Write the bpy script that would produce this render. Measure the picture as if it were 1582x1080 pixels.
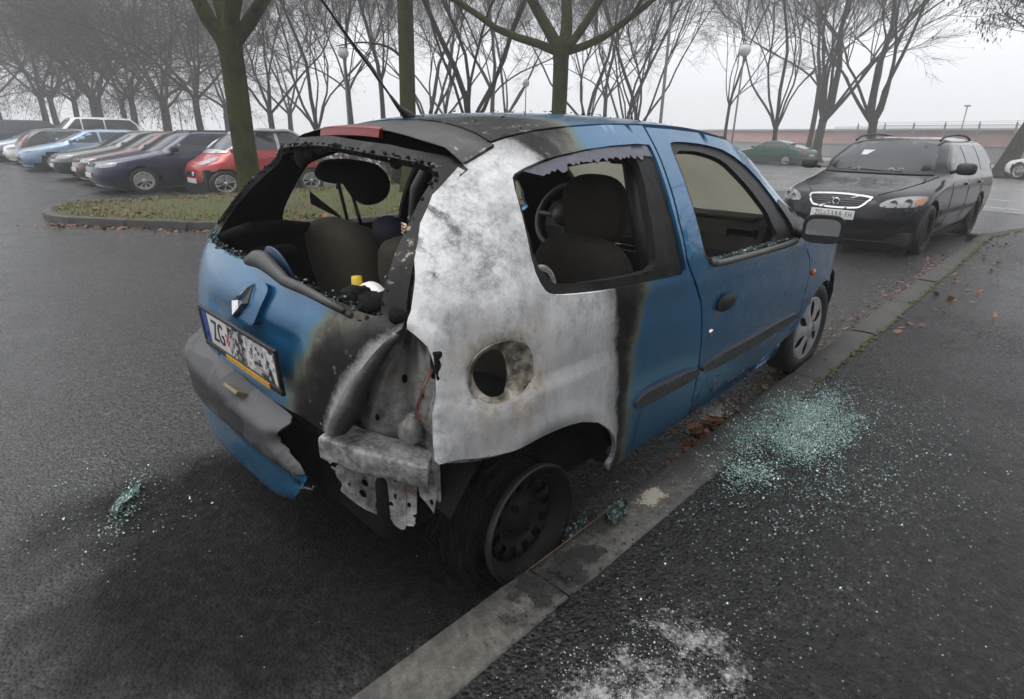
import bpy, bmesh, math, random
import numpy as np
from mathutils import Vector, Matrix, noise as mnoise
from mathutils.geometry import delaunay_2d_cdt

for o in list(bpy.data.objects):
    bpy.data.objects.remove(o)
SC = bpy.context.scene
COL = SC.collection
R = math.radians

# ---------------------------------------------------------------- camera
cam_d = bpy.data.cameras.new("camera")
cam = bpy.data.objects.new("camera", cam_d)
COL.objects.link(cam)
yaw, pitch, roll = R(43.429), R(20.2), R(1.0525)
f_ = Vector((math.cos(yaw) * math.cos(pitch), math.sin(yaw) * math.cos(pitch), -math.sin(pitch)))
r_ = Vector((math.sin(yaw), -math.cos(yaw), 0))
u_ = r_.cross(f_)
r2 = r_ * math.cos(roll) + u_ * math.sin(roll)
u2 = u_ * math.cos(roll) - r_ * math.sin(roll)
mw = Matrix((r2, u2, -f_)).transposed().to_4x4()
mw.translation = Vector((-1.163, -1.763, 1.336))
cam.matrix_world = mw
cam_d.sensor_width = 36.0
cam_d.lens = 892.2 / 1582.0 * 36.0
cam_d.clip_start = 0.05
cam_d.clip_end = 2000
SC.camera = cam

# ---------------------------------------------------------------- world: overcast winter sky
world = bpy.data.worlds.new("World")
SC.world = world
world.use_nodes = True
wt = world.node_tree
wt.nodes.clear()
sky = wt.nodes.new('ShaderNodeTexSky')
sky.sky_type = 'NISHITA'
sky.sun_disc = False
sky.sun_elevation = R(38)
sky.sun_rotation = R(115)
sky.air_density = 1.0
sky.dust_density = 6.0
sky.ozone_density = 1.0
hs = wt.nodes.new('ShaderNodeHueSaturation')
hs.inputs['Saturation'].default_value = 0.12
mixw = wt.nodes.new('ShaderNodeMix')
mixw.data_type = 'RGBA'
mixw.inputs[0].default_value = 0.62
mixw.inputs[7].default_value = (7.9, 8.1, 8.5, 1)      # even cloud deck
bg = wt.nodes.new('ShaderNodeBackground')
bg.inputs['Strength'].default_value = 0.13
wo = wt.nodes.new('ShaderNodeOutputWorld')
wt.links.new(sky.outputs[0], hs.inputs['Color'])
wt.links.new(hs.outputs[0], mixw.inputs[6])
wt.links.new(mixw.outputs[2], bg.inputs['Color'])
wt.links.new(bg.outputs[0], wo.inputs['Surface'])

sun_d = bpy.data.lights.new("sun", 'SUN')
sun_d.energy = 0.7
sun_d.angle = R(40)
sun_d.color = (1.0, 0.97, 0.93)
sun = bpy.data.objects.new("sun", sun_d)
COL.objects.link(sun)
# sun high behind the cloud
sdir = Vector((-0.30, 0.30, 1.2)).normalized()
sun.rotation_euler = sdir.to_track_quat('Z', 'Y').to_euler()
sky.sun_elevation = math.asin(sdir.z)
sky.sun_rotation = math.atan2(sdir.x, sdir.y)

SC.render.engine = 'CYCLES'
SC.cycles.use_denoising = True
SC.cycles.max_bounces = 10
SC.cycles.diffuse_bounces = 3
SC.cycles.glossy_bounces = 3
SC.cycles.transmission_bounces = 4
SC.cycles.transparent_max_bounces = 12
SC.cycles.volume_bounces = 6
SC.cycles.volume_step_rate = 5
SC.cycles.caustics_reflective = False
SC.cycles.caustics_refractive = False
SC.view_settings.view_transform = 'Standard'
SC.view_settings.look = 'None'
SC.view_settings.exposure = 0.62
SC.view_settings.gamma = 1.0
# ---------------------------------------------------------------- helpers
def link(o, parent=None):
    COL.objects.link(o)
    if parent is not None:
        o.parent = parent
    return o

def tag(o, label=None, cat=None, group=None, kind=None):
    if label: o["label"] = label
    if cat: o["category"] = cat
    if group: o["group"] = group
    if kind: o["kind"] = kind
    return o

def empty(name, loc=(0, 0, 0), rz=0.0, scale=None):
    o = bpy.data.objects.new(name, None)
    o.empty_display_size = 0.2
    COL.objects.link(o)
    o.location = loc
    o.rotation_euler = (0, 0, rz)
    if scale: o.scale = scale
    return o

def mesh_obj(name, V, F, mats, parent=None, smooth=True, fm=None, attrs=None):
    me = bpy.data.meshes.new(name)
    me.from_pydata([tuple(v) for v in V], [], [tuple(f) for f in F])
    if not isinstance(mats, (list, tuple)): mats = [mats]
    for m in mats: me.materials.append(m)
    n = len(me.polygons)
    me.polygons.foreach_set('use_smooth', [bool(smooth)] * n)
    if fm is not None: me.polygons.foreach_set('material_index', list(fm))
    if attrs:
        for k, vals in attrs.items():
            a = me.attributes.new(k, 'FLOAT', 'POINT')
            a.data.foreach_set('value', np.asarray(vals, dtype=np.float32))
    me.update()
    return link(bpy.data.objects.new(name, me), parent)

def chaikin(P, n=2, closed=True):
    P = [tuple(map(float, p)) for p in P]
    for _ in range(n):
        Q = []
        m = len(P)
        for i in range(m if closed else m - 1):
            a, b = np.array(P[i]), np.array(P[(i + 1) % m])
            Q += [tuple(.75 * a + .25 * b), tuple(.25 * a + .75 * b)]
        if not closed: Q = [P[0]] + Q + [P[-1]]
        P = Q
    return P

def catmull(P, k=6, closed=False):
    P = [np.array(p, float) for p in P]
    n = len(P); out = []
    for i in range(n if closed else n - 1):
        if closed: a, b, c, d = P[i - 1], P[i], P[(i + 1) % n], P[(i + 2) % n]
        else: a, b, c, d = P[max(i - 1, 0)], P[i], P[i + 1], P[min(i + 2, n - 1)]
        for j in range(k):
            t = j / k
            out.append(.5 * ((2 * b) + (c - a) * t + (2 * a - 5 * b + 4 * c - d) * t * t + (3 * b - a - 3 * c + d) * t ** 3))
    if not closed: out.append(P[-1])
    return out

def dens(P, res, closed=True):
    out = []
    m = len(P)
    for i in range(m if closed else m - 1):
        a, b = np.array(P[i], float), np.array(P[(i + 1) % m], float)
        k = max(1, int(math.ceil(np.linalg.norm(b - a) / res)))
        for j in range(k): out.append(tuple(a + (b - a) * j / k))
    if not closed: out.append(tuple(map(float, P[-1])))
    return out

def inpoly(X, Y, P):
    P = np.asarray(P, float)
    ins = np.zeros(X.shape, bool)
    x0, y0 = P[:, 0], P[:, 1]
    x1, y1 = np.roll(x0, -1), np.roll(y0, -1)
    for a, b, c, d in zip(x0, y0, x1, y1):
        if b == d: continue
        m = ((b > Y) != (d > Y)) & (X < (c - a) * (Y - b) / (d - b) + a)
        ins ^= m
    return ins

def polydist(X, Y, P, closed=True):
    P = np.asarray(P, float)
    best = np.full(X.shape, 1e9)
    m = len(P)
    for i in range(m if closed else m - 1):
        a, b = P[i], P[(i + 1) % m]
        d = b - a; L = max(d @ d, 1e-12)
        t = np.clip(((X - a[0]) * d[0] + (Y - a[1]) * d[1]) / L, 0, 1)
        best = np.minimum(best, np.hypot(X - a[0] - t * d[0], Y - a[1] - t * d[1]))
    return best

def sdist(X, Y, P):
    """signed distance, negative inside"""
    d = polydist(X, Y, P)
    return np.where(inpoly(X, Y, P), -d, d)

def triangulate(outer, holes, res):
    outer = dens(outer, res)
    holes = [dens(h, res) for h in holes]
    A = np.array(outer)
    x0, y0 = A.min(0); x1, y1 = A.max(0)
    gy = np.arange(y0, y1, res * .87)
    pts = []
    for j, y in enumerate(gy):
        xs = np.arange(x0 + (j % 2) * res / 2, x1, res)
        pts += [(x, y) for x in xs]
    if pts:
        P = np.array(pts)
        ok = inpoly(P[:, 0], P[:, 1], outer) & (polydist(P[:, 0], P[:, 1], outer) > res * .55)
        for h in holes:
            ok &= ~inpoly(P[:, 0], P[:, 1], h) & (polydist(P[:, 0], P[:, 1], h) > res * .55)
        P = P[ok]
    else: P = np.zeros((0, 2))
    V = list(outer); E = [(i, (i + 1) % len(outer)) for i in range(len(outer))]
    for h in holes:
        b = len(V); V += list(h); E += [(b + i, b + (i + 1) % len(h)) for i in range(len(h))]
    V += [tuple(p) for p in P]
    r = delaunay_2d_cdt([Vector(v) for v in V], E, [], 0, 1e-6)
    vv = np.array([tuple(v) for v in r[0]]); ff = [tuple(f) for f in r[2]]
    C = np.array([vv[list(f)].mean(0) for f in ff])
    ok = inpoly(C[:, 0], C[:, 1], outer)
    for h in holes: ok &= ~inpoly(C[:, 0], C[:, 1], h)
    F = []
    for f, k in zip(ff, ok):
        if not k: continue
        a, b, c = vv[f[0]], vv[f[1]], vv[f[2]]
        s = (b[0] - a[0]) * (c[1] - a[1]) - (b[1] - a[1]) * (c[0] - a[0])
        if abs(s) < 1e-12: continue
        F.append(f if s > 0 else f[::-1])
    return vv, F

def vnormals(V, F):
    N = np.zeros_like(V)
    T = np.array(F)
    n = np.cross(V[T[:, 1]] - V[T[:, 0]], V[T[:, 2]] - V[T[:, 0]])
    for k in range(3): np.add.at(N, T[:, k], n)
    L = np.linalg.norm(N, axis=1); L[L == 0] = 1
    return N / L[:, None]

def panel(name, outer, fn, mat, parent=None, holes=(), res=.03, thick=.012, off=0.0, out=(0, -1, 0),
          inner=None, attrs=None, disp=None, rim=0):
    """a sheet with thickness: 2-D outline (with holes) carried onto a surface fn(a,b)->(x,y,z)"""
    v2, F = triangulate(outer, holes, res)
    V = np.array([fn(a, b) for a, b in v2], float)
    used = sorted({i for f in F for i in f}); mp = {k: i for i, k in enumerate(used)}
    V = V[used]; v2 = v2[used]; F = [tuple(mp[i] for i in f) for f in F]
    N = vnormals(V, F)
    if (N @ np.array(out, float)).sum() < 0:
        F = [f[::-1] for f in F]; N = -N
    V = V + N * off
    if disp is not None: V = V + N * np.array([disp(a, b) for a, b in v2])[:, None]
    n = len(V)
    allV = [V, V - N * thick]
    FF = list(F); fm = [0] * len(F)
    FF += [tuple(i + n for i in f[::-1]) for f in F]; fm += [1 if inner is not None else 0] * len(F)
    cnt = {}
    for f in F:
        for i in range(3):
            e = (f[i], f[(i + 1) % 3]); k = (min(e), max(e))
            if k in cnt: cnt[k] = None
            else: cnt[k] = e
    be = [e for e in cnt.values() if e is not None]
    idx = sorted({i for e in be for i in e}); m2 = {k: i for i, k in enumerate(idx)}
    base = 2 * n; q = len(idx)
    allV += [V[idx], V[idx] - N[idx] * thick]
    for a, b in be:
        FF.append((base + m2[b], base + m2[a], base + q + m2[a], base + q + m2[b])); fm.append(rim)
    at = None
    if attrs:
        at = {}
        for k, g in attrs.items():
            w = np.asarray(g(V, v2))
            at[k] = np.concatenate([w, w, w[idx], w[idx]])
    mats = [mat] + ([inner] if inner is not None else [])
    return mesh_obj(name, np.concatenate(allV), FF, mats, parent, True, fm, at)

class MB:
    """collects shapes into one mesh"""
    def __init__(s): s.V = []; s.F = []; s.S = []
    def add(s, V, F, smooth=False):
        b = len(s.V); s.V += [tuple(map(float, v)) for v in V]
        for f in F: s.F.append(tuple(i + b for i in f)); s.S.append(smooth)
    def box(s, c, d, bevel=0.0, M=None):
        hx, hy, hz = d[0] / 2, d[1] / 2, d[2] / 2
        if bevel <= 0:
            V = [Vector((x, y, z)) for x in (-hx, hx) for y in (-hy, hy) for z in (-hz, hz)]
            F = [(0, 1, 3, 2), (4, 6, 7, 5), (0, 4, 5, 1), (2, 3, 7, 6), (0, 2, 6, 4), (1, 5, 7, 3)]
        else:
            bm = bmesh.new(); bmesh.ops.create_cube(bm, size=1)
            for v in bm.verts: v.co = Vector((v.co.x * d[0], v.co.y * d[1], v.co.z * d[2]))
            bmesh.ops.bevel(bm, geom=bm.edges[:] , offset=min(bevel, min(d) * .49), segments=3, profile=.6, affect='EDGES')
            bm.verts.index_update()
            V = [v.co.copy() for v in bm.verts]; F = [tuple(v.index for v in f.verts) for f in bm.faces]; bm.free()
        M = M or Matrix.Identity(3)
        c = Vector(c)
        s.add([M @ v + c for v in V], F, bevel > 0)
    def tube(s, P, r, n=8, cap=True, smooth=True):
        P = [Vector(p) for p in P]
        rs = r if isinstance(r, (list, tuple)) else [r] * len(P)
        V = []; F = []
        up = None
        for i, p in enumerate(P):
            d = (P[min(i + 1, len(P) - 1)] - P[max(i - 1, 0)])
            if d.length < 1e-9: d = Vector((0, 0, 1))
            d.normalize()
            if up is None:
                a = Vector((0, 0, 1)) if abs(d.z) < .9 else Vector((1, 0, 0))
                x = d.cross(a).normalized()
            else:
                x = (up - d * up.dot(d))
                x = x.normalized() if x.length > 1e-6 else d.orthogonal().normalized()
            up = x; y = d.cross(x)
            for k in range(n):
                t = 2 * math.pi * k / n
                V.append(p + (x * math.cos(t) + y * math.sin(t)) * rs[i])
        for i in range(len(P) - 1):
            for k in range(n):
                F.append((i * n + k, i * n + (k + 1) % n, (i + 1) * n + (k + 1) % n, (i + 1) * n + k))
        if cap:
            F.append(tuple(range(n))[::-1]); F.append(tuple(range((len(P) - 1) * n, len(P) * n)))
        s.add(V, F, smooth)
    def lathe(s, prof, M, n=32, smooth=True, closed=False, a0=0.0):
        """prof: (radius, axial) pairs; M maps (axial->local z)"""
        V = []; F = []; m = len(prof)
        for k in range(n):
            t = a0 + 2 * math.pi * k / n
            for r, h in prof: V.append(M @ Vector((r * math.cos(t), r * math.sin(t), h)))
        for k in range(n):
            k2 = (k + 1) % n
            for i in range(m if closed else m - 1):
                j = (i + 1) % m
                F.append((k * m + i, k2 * m + i, k2 * m + j, k * m + j))
        s.add(V, F, smooth)
    def sphere(s, c, d, n=16, m=10, M=None, fn=None):
        M = M or Matrix.Identity(3); c = Vector(c); V = []; F = []
        for i in range(m + 1):
            th = math.pi * i / m
            for k in range(n):
                ph = 2 * math.pi * k / n
                p = Vector((math.sin(th) * math.cos(ph), math.sin(th) * math.sin(ph), math.cos(th)))
                if fn: p = fn(p)
                V.append(M @ Vector((p.x * d[0], p.y * d[1], p.z * d[2])) + c)
        for i in range(m):
            for k in range(n):
                F.append((i * n + k, (i + 1) * n + k, (i + 1) * n + (k + 1) % n, i * n + (k + 1) % n))
        s.add(V, F, True)
    def prism(s, P, ax, a, b):
        """extrude 2-D polygon between a and b along axis ax"""
        def mk(p, h): 
            q = [p[0], p[1]]; q.insert(ax, h); return q
        n = len(P)
        V = [mk(p, a) for p in P] + [mk(p, b) for p in P]
        F = [tuple(range(n))[::-1], tuple(range(n, 2 * n))] + [(i, (i + 1) % n, n + (i + 1) % n, n + i) for i in range(n)]
        s.add(V, F)
    def build(s, name, mat, parent=None):
        o = mesh_obj(name, s.V, s.F, mat, parent, False)
        o.data.polygons.foreach_set('use_smooth', s.S)
        return o

def copy_tree(o, parent=None):
    c = o.copy(); COL.objects.link(c)
    if parent is not None: c.parent = parent
    for ch in list(o.children): copy_tree(ch, c)
    return c

def hermite(x, xs, ys):
    xs = np.asarray(xs, float); ys = np.asarray(ys, float)
    m = np.gradient(ys, xs)
    x = min(max(x, xs[0]), xs[-1])
    i = min(max(int(np.searchsorted(xs, x)) - 1, 0), len(xs) - 2)
    h = xs[i + 1] - xs[i]; t = (x - xs[i]) / h
    return (2*t**3-3*t**2+1)*ys[i]+(t**3-2*t**2+t)*h*m[i]+(-2*t**3+3*t**2)*ys[i+1]+(t**3-t**2)*h*m[i+1]

# ---------------------------------------------------------------- materials
class Mt:
    def __init__(s, name):
        s.m = bpy.data.materials.new(name); s.m.use_nodes = True
        s.t = s.m.node_tree; s.t.nodes.clear()
        s.out = s.t.nodes.new('ShaderNodeOutputMaterial')
    def n(s, typ, ins=None, **props):
        nd = s.t.nodes.new('ShaderNode' + typ)
        for k, v in props.items(): setattr(nd, k, v)
        for k, v in (ins or {}).items():
            sk = nd.inputs[k]
            if hasattr(v, 'is_output'): s.t.links.new(v, sk)
            else:
                if sk.type == 'RGBA' and len(v) == 3: v = (*v, 1)
                sk.default_value = v
        return nd
    def obj(s): return s.n('TexCoord').outputs['Object']
    def geo(s): return s.n('NewGeometry').outputs['Position']
    def noise(s, vec, scale, detail=4, rough=.55, dist=0.0):
        return s.n('TexNoise', {'Vector': vec, 'Scale': scale, 'Detail': detail, 'Roughness': rough, 'Distortion': dist}).outputs['Fac']
    def math(s, op, a, b=0.0, clamp=False):
        nd = s.n('Math', {0: a, 1: b}, operation=op, use_clamp=clamp); return nd.outputs[0]
    def ramp(s, fac, stops, interp='LINEAR'):
        nd = s.n('ValToRGB', {'Fac': fac}); cr = nd.color_ramp; cr.interpolation = interp
        while len(cr.elements) > 1: cr.elements.remove(cr.elements[-1])
        for i, (p, c) in enumerate(stops):
            e = cr.elements[0] if i == 0 else cr.elements.new(p)
            e.position = p
            if isinstance(c, (int, float)): c = (c, c, c)
            e.color = (*c, 1)
        return nd.outputs['Color']
    def mix(s, fac, a, b, blend='MIX'):
        nd = s.n('Mix', data_type='RGBA', blend_type=blend)
        for k, v in ((0, fac), (6, a), (7, b)):
            if hasattr(v, 'is_output'): s.t.links.new(v, nd.inputs[k])
            else: nd.inputs[k].default_value = v if k == 0 else (*v, 1) if len(v) == 3 else v
        return nd.outputs[2]
    def bump(s, h, strength=.3, dist=.01):
        return s.n('Bump', {'Height': h, 'Strength': strength, 'Distance': dist}).outputs['Normal']
    def pbr(s, **ins):
        names = {k.replace('_', ' '): v for k, v in ins.items()}
        nd = s.n('BsdfPrincipled', names)
        s.t.links.new(nd.outputs[0], s.out.inputs['Surface']); return s.m

_mc = {}
def simple(name, col, rough=.5, metal=0.0, coat=0.0, nz=.15, ns=18.0, bump=0.0, bs=60.0, spec=.5, **kw):
    """plain material with a little mottling so nothing is perfectly even"""
    if name in _mc: return _mc[name]
    t = Mt(name); o = t.obj()
    f = t.noise(o, ns, 5, .6)
    c = t.mix(f, tuple(x * (1 - nz) for x in col), tuple(min(1, x * (1 + nz)) for x in col))
    r = t.n('MapRange', {'Value': t.noise(o, ns * 1.7, 4), 3: max(.02, rough * .8), 4: min(1, rough * 1.2)}).outputs[0]
    ins = dict(Base_Color=c, Roughness=r, Metallic=metal, Coat_Weight=coat, Coat_Roughness=.06, Specular_IOR_Level=spec)
    if bump: ins['Normal'] = t.bump(t.noise(o, bs, 5, .6), bump, .01)
    ins.update(kw)
    _mc[name] = t.pbr(**ins); return _mc[name]

def wet_paint(name, col, metal=.35, flake=.0):
    """car paint with dried dirt and rain beads"""
    if name in _mc: return _mc[name]
    t = Mt(name); o = t.obj()
    d = t.noise(o, 3.0, 6, .65)
    c = t.mix(t.n('MapRange', {'Value': d, 1: .45, 2: .8, 3: 0.0, 4: .25}).outputs[0], col, (.13, .12, .11))
    beads = t.n('TexVoronoi', {'Vector': o, 'Scale': 130.0, 'Randomness': 1.0}, feature='F1').outputs['Distance']
    b = t.n('MapRange', {'Value': beads, 1: .1, 2: .32, 3: 1.0, 4: 0.0}).outputs[0]
    _mc[name] = t.pbr(Base_Color=c, Metallic=metal, Roughness=t.n('MapRange', {'Value': d, 3: .25, 4: .5}).outputs[0],
                 Coat_Weight=.9, Coat_Roughness=.05, Coat_IOR=1.38, Specular_IOR_Level=.3, Normal=t.bump(b, .07, .002))
    return _mc[name]
# ---------------------------------------------------------------- the setting
def asphalt_mat(name, base, wet, stain=False, scale=1.0):
    t = Mt(name); p = t.geo()
    big = t.noise(p, .35, 6, .6); mid = t.noise(p, 2.2, 6, .65)
    vo = t.n('TexVoronoi', {'Vector': p, 'Scale': 125.0 * scale, 'Randomness': 1.0})
    vd = vo.outputs['Distance']; vc = vo.outputs['Color']
    stone = t.n('SeparateColor', {'Color': vc}).outputs[0]
    fine = t.noise(p, 260 * scale, 3, .7); coarse = t.noise(p, 26, 4, .7)
    lo = tuple(b * .12 for b in base); hi = tuple(b * 2.7 for b in base)
    c = t.mix(stone, lo, hi)
    c = t.mix(t.n('MapRange', {'Value': stone, 1: .94, 2: .99, 3: 0., 4: .35}).outputs[0], c, (.22, .21, .20))
    c = t.mix(t.n('MapRange', {'Value': mid, 1: .35, 2: .7, 3: 0., 4: .45}).outputs[0], c, tuple(b * .55 for b in base))
    c = t.mix(t.n('MapRange', {'Value': big, 1: .4, 2: .62, 3: 0., 4: .35}).outputs[0], c, tuple(b * 1.5 for b in base))
    rg = t.n('MapRange', {'Value': t.math('ADD', t.math('MULTIPLY', big, .6), t.math('MULTIPLY', mid, .4)), 1: .38, 2: .62, 3: wet[0], 4: wet[1]}).outputs[0]
    spec = .5
    if stain:
        # soot and burnt rubber washed out round the back of the burnt car
        q = t.n('Mapping', {'Vector': p, 'Location': (.42, .10, 0), 'Scale': (1, 1, 0)}).outputs[0]
        w = t.n('VectorMath', {0: q, 1: t.n('VectorMath', {0: t.n('TexNoise', {'Vector': p, 'Scale': 2.6, 'Detail': 5.0}).outputs['Color'], 1: (.5, .5, .5)}, operation='SUBTRACT').outputs[0]}, operation='ADD').outputs[0]
        w = t.n('VectorMath', {0: w, 1: t.n('VectorMath', {0: t.n('VectorMath', {0: t.n('TexNoise', {'Vector': p, 'Scale': 13.0, 'Detail': 6.0, 'Roughness': .7}).outputs['Color'], 1: (.5, .5, .5)}, operation='SUBTRACT').outputs[0], 1: (.55, .55, .55)}, operation='MULTIPLY').outputs[0]}, operation='ADD').outputs[0]
        sx = t.n('SeparateXYZ', {'Vector': w})
        ex = t.math('MULTIPLY', sx.outputs[0], 1.05); ey = t.math('MULTIPLY', sx.outputs[1], .95)
        d = t.math('SQRT', t.math('ADD', t.math('MULTIPLY', ex, ex), t.math('MULTIPLY', ey, ey)))
        s = t.n('MapRange', {'Value': d, 1: .60, 2: 1.10, 3: .94, 4: 0.}).outputs[0]
        s = t.math('MULTIPLY', s, t.n('MapRange', {'Value': t.math('ADD', t.math('MULTIPLY', coarse, .5), t.math('MULTIPLY', mid, .5)), 1: .38, 2: .62, 3: 1.0, 4: .78}).outputs[0])
        c = t.mix(s, c, t.mix(fine, (.003, .003, .003), (.016, .015, .014)))
    c = t.mix(t.n('MapRange', {'Value': coarse, 1: .36, 2: .58, 3: .72, 4: 0.}).outputs[0], c, tuple(b * .25 for b in base))
    h = t.math('ADD', t.math('MULTIPLY', vd, -1.0), t.math('ADD', t.math('MULTIPLY', fine, .4), t.math('MULTIPLY', coarse, 1.1)))
    n = t.bump(h, .55, .009)
    rg = t.math('MULTIPLY', rg, t.n('MapRange', {'Value': stone, 3: .45, 4: 1.25}).outputs[0])
    if stain:
        rg = t.mix(s, rg, (.8, .8, .8)); spec = t.math('SUBTRACT', .38, t.math('MULTIPLY', s, .36))
    else: spec = .20
    return t.pbr(Base_Color=c, Roughness=rg, Normal=n, Specular_IOR_Level=spec)

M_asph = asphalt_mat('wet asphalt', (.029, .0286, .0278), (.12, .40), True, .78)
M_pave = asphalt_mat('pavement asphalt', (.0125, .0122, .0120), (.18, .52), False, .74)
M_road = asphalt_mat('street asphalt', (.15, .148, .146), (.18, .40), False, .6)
t = Mt('kerb concrete'); p = t.geo()
a = t.n('MapRange', {'Value': t.math('ADD', t.math('MULTIPLY', t.noise(p, 6, 7, .68), .55), t.math('MULTIPLY', t.noise(p, 38, 5, .7), .45)), 1: .36, 2: .64}).outputs[0]; b = t.noise(p, 75, 4, .75); b2 = t.noise(p, 1.6, 4)
c = t.mix(a, (.022, .021, .019), (.165, .155, .130))
c = t.mix(t.n('MapRange', {'Value': b, 1: .35, 2: .7}).outputs[0], t.mix(.5, c, (.02, .02, .02)), c)
c = t.mix(t.n('MapRange', {'Value': b2, 1: .5, 2: .66, 3: 0., 4: .7}).outputs[0], c, (.025, .024, .022))
px = t.n('SeparateXYZ', {'Vector': p}).outputs[0]
kd = t.n('MapRange', {'Value': t.math('ADD', px, t.math('MULTIPLY', t.math('SUBTRACT', b2, .5), 1.2)), 1: .55, 2: 1.0, 3: 0., 4: .62}).outputs[0]
c = t.mix(kd, c, t.mix(b, (.018, .017, .016), (.06, .057, .052)))
M_kerb = t.pbr(Base_Color=c, Roughness=.75, Normal=t.bump(t.math('ADD', b, a), .5, .008))

def sheet(name, P, z, mat, kind='structure'):
    v, F = triangulate([tuple(q) for q in P], [], 1e9)
    return tag(mesh_obj(name, [(a, b, z) for a, b in v], F, mat, None, False), kind=kind)

# one ground sheet to the horizon
tag(mesh_obj('asphalt_ground', [(-295, -290, 0), (335, -290, 0), (335, 340, 0), (-295, 340, 0)], [(0, 1, 2, 3)], M_asph, None, False), kind='structure')

# kerb line: straight beside the burnt car, swinging away to the right past the estate car
KF = [(-7, -.835), (8.6, -.80), (9.9, -.86), (11.2, -1.12), (12.4, -1.65), (13.3, -2.5), (13.9, -3.8), (14.1, -5.6), (14.1, -40)]
KFs = [tuple(q) for q in catmull(KF, 5)]
def offset_line(L, d):
    out = []
    for i in range(len(L)):
        a = Vector(L[max(i - 1, 0)]); b = Vector(L[min(i + 1, len(L) - 1)])
        t_ = (b - a).normalized(); out.append((L[i][0] + t_.y * d, L[i][1] - t_.x * d))
    return out
KB = offset_line(KFs, .168)
def kerb_mesh(name, F_, B_, z, stone, gap=.007, seed=1, first=0.0):
    rnd = random.Random(seed)
    Lf = [Vector(p) for p in F_]; Lb = [Vector(p) for p in B_]
    cum = [0]
    for i in range(1, len(Lf)): cum.append(cum[-1] + (Lf[i] - Lf[i - 1]).length)
    def at(L, s):
        s = min(max(s, 0), cum[-1])
        i = min(max(int(np.searchsorted(cum, s)) - 1, 0), len(cum) - 2)
        return L[i].lerp(L[i + 1], (s - cum[i]) / (cum[i + 1] - cum[i]))
    mb = MB(); s = first
    while s < cum[-1] - .05:
        e = min(s + stone - gap, cum[-1]); dz = rnd.uniform(-.004, .004); dy = rnd.uniform(-.006, .006)
        k = max(2, int((e - s) / .12)); V = []; Fc = []
        prof = [(0, -.05), (.004, z * .45), (.010, z - .022), (.020, z - .006), (.034, z), (.5, z + .002), (.93, z), (.985, z - .005), (1, z - .015), (1, -.05)]
        for i in range(k + 1):
            q = s + (e - s) * i / k
            f, b_ = at(Lf, q), at(Lb, q); d = (b_ - f)
            inset = .012 if i in (0, k) else 0
            for j, (w, h) in enumerate(prof):
                ww = w if w > .2 else w * .195 / max(d.length, .01)
                pt = f + d * ww
                jit = mnoise.noise(Vector((pt.x * 9, pt.y * 9, h * 20 + seed))) * .004
                V.append((pt.x + d.y * 0, pt.y + dy, h + dz + (jit if 1 < j < 8 else 0) - (inset if 1 < j < 9 else 0)))
        m = len(prof)
        for i in range(k):
            for j in range(m - 1): Fc.append((i * m + j, i * m + j + 1, (i + 1) * m + j + 1, (i + 1) * m + j))
        Fc.append(tuple(range(m))); Fc.append(tuple(range(k * m, (k + 1) * m))[::-1])
        mb.add(V, Fc, False); s += stone
    o = mb.build(name, M_kerb); o.data.polygons.foreach_set('use_smooth', [True] * len(o.data.polygons))
    return tag(o, kind='structure')
kerb_mesh('kerb', KFs, KB, .095, 1.15, first=.03)
pv = [(a, b) for a, b in KB]
sheet('pavement', pv + [(-60, -40), (-60, pv[0][1])] , .088, M_pave)

# moss and dirt gathered in the joint behind the kerb
t = Mt('moss'); p = t.geo()
M_moss = t.pbr(Base_Color=t.mix(t.noise(p, 30, 4), (.02, .02, .012), (.085, .095, .02)), Roughness=.9, Normal=t.bump(t.noise(p, 200, 3), .6, .01))
mb = MB(); rnd = random.Random(4)
for i in range(900):
    s = rnd.uniform(1.2, 11.5); dens_ = 1 if s > 2.4 else .35
    if rnd.random() > dens_ * (.35 + .65 * (mnoise.noise(Vector((s * 1.3, 7, 0))) > -.05)): continue
    i0 = min(range(len(KB)), key=lambda k: abs(KB[k][0] - s))
    yb = np.interp(s, [q[0] for q in KB[:26]], [q[1] for q in KB[:26]])
    r = rnd.uniform(.006, .018)
    mb.sphere((s, yb - rnd.gauss(0, .012), .090), (r * 1.6, r, r * .55), 6, 4)
tag(mb.build('moss', M_moss), kind='stuff')

# traffic island of rough grass with its own kerb
ISL = [(.42, 9.9), (.47, 9.2), (.80, 8.6), (1.2, 8.05), (2.0, 7.1), (2.8, 6.55), (4.0, 6.25), (8, 6.0), (14.0, 5.9), (17.6, 17.6),
       (12.5, 17.2), (9.0, 14.6), (7.0, 12.2), (5.2, 11.55), (3.2, 11.35), (1.2, 11.2), (.6, 10.6)]
ISs = [tuple(q) for q in catmull(ISL, 4, True)]
ring = ISs + [ISs[0]]
inner = offset_line(ring, -.14)
kerb_mesh('island_kerb', ring, inner, .115, .95, seed=7)
t = Mt('island soil'); p = t.geo()
n1 = t.noise(p, 1.1, 5, .6); n2 = t.noise(p, 22, 5, .65)
c = t.ramp(n1, [(.3, (.12, .065, .028)), (.42, (.13, .095, .036)), (.52, (.085, .11, .024)), (.75, (.095, .14, .026))])
c = t.mix(t.n('MapRange', {'Value': n2, 1: .3, 2: .7, 3: .55, 4: 0.}).outputs[0], c, (.02, .015, .01))
M_soil = t.pbr(Base_Color=c, Roughness=.95, Normal=t.bump(n2, .9, .05))
isl_in = inner[:-1]
v2, F2 = triangulate(isl_in, [], .5)
V2 = [(a, b, .10 + .05 * min(1, float(polydist(np.array([a]), np.array([b]), isl_in)[0])) + .02 * mnoise.noise(Vector((a, b, 0)))) for a, b in v2]
tag(mesh_obj('island_ground', V2, F2, M_soil), kind='structure')

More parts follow.
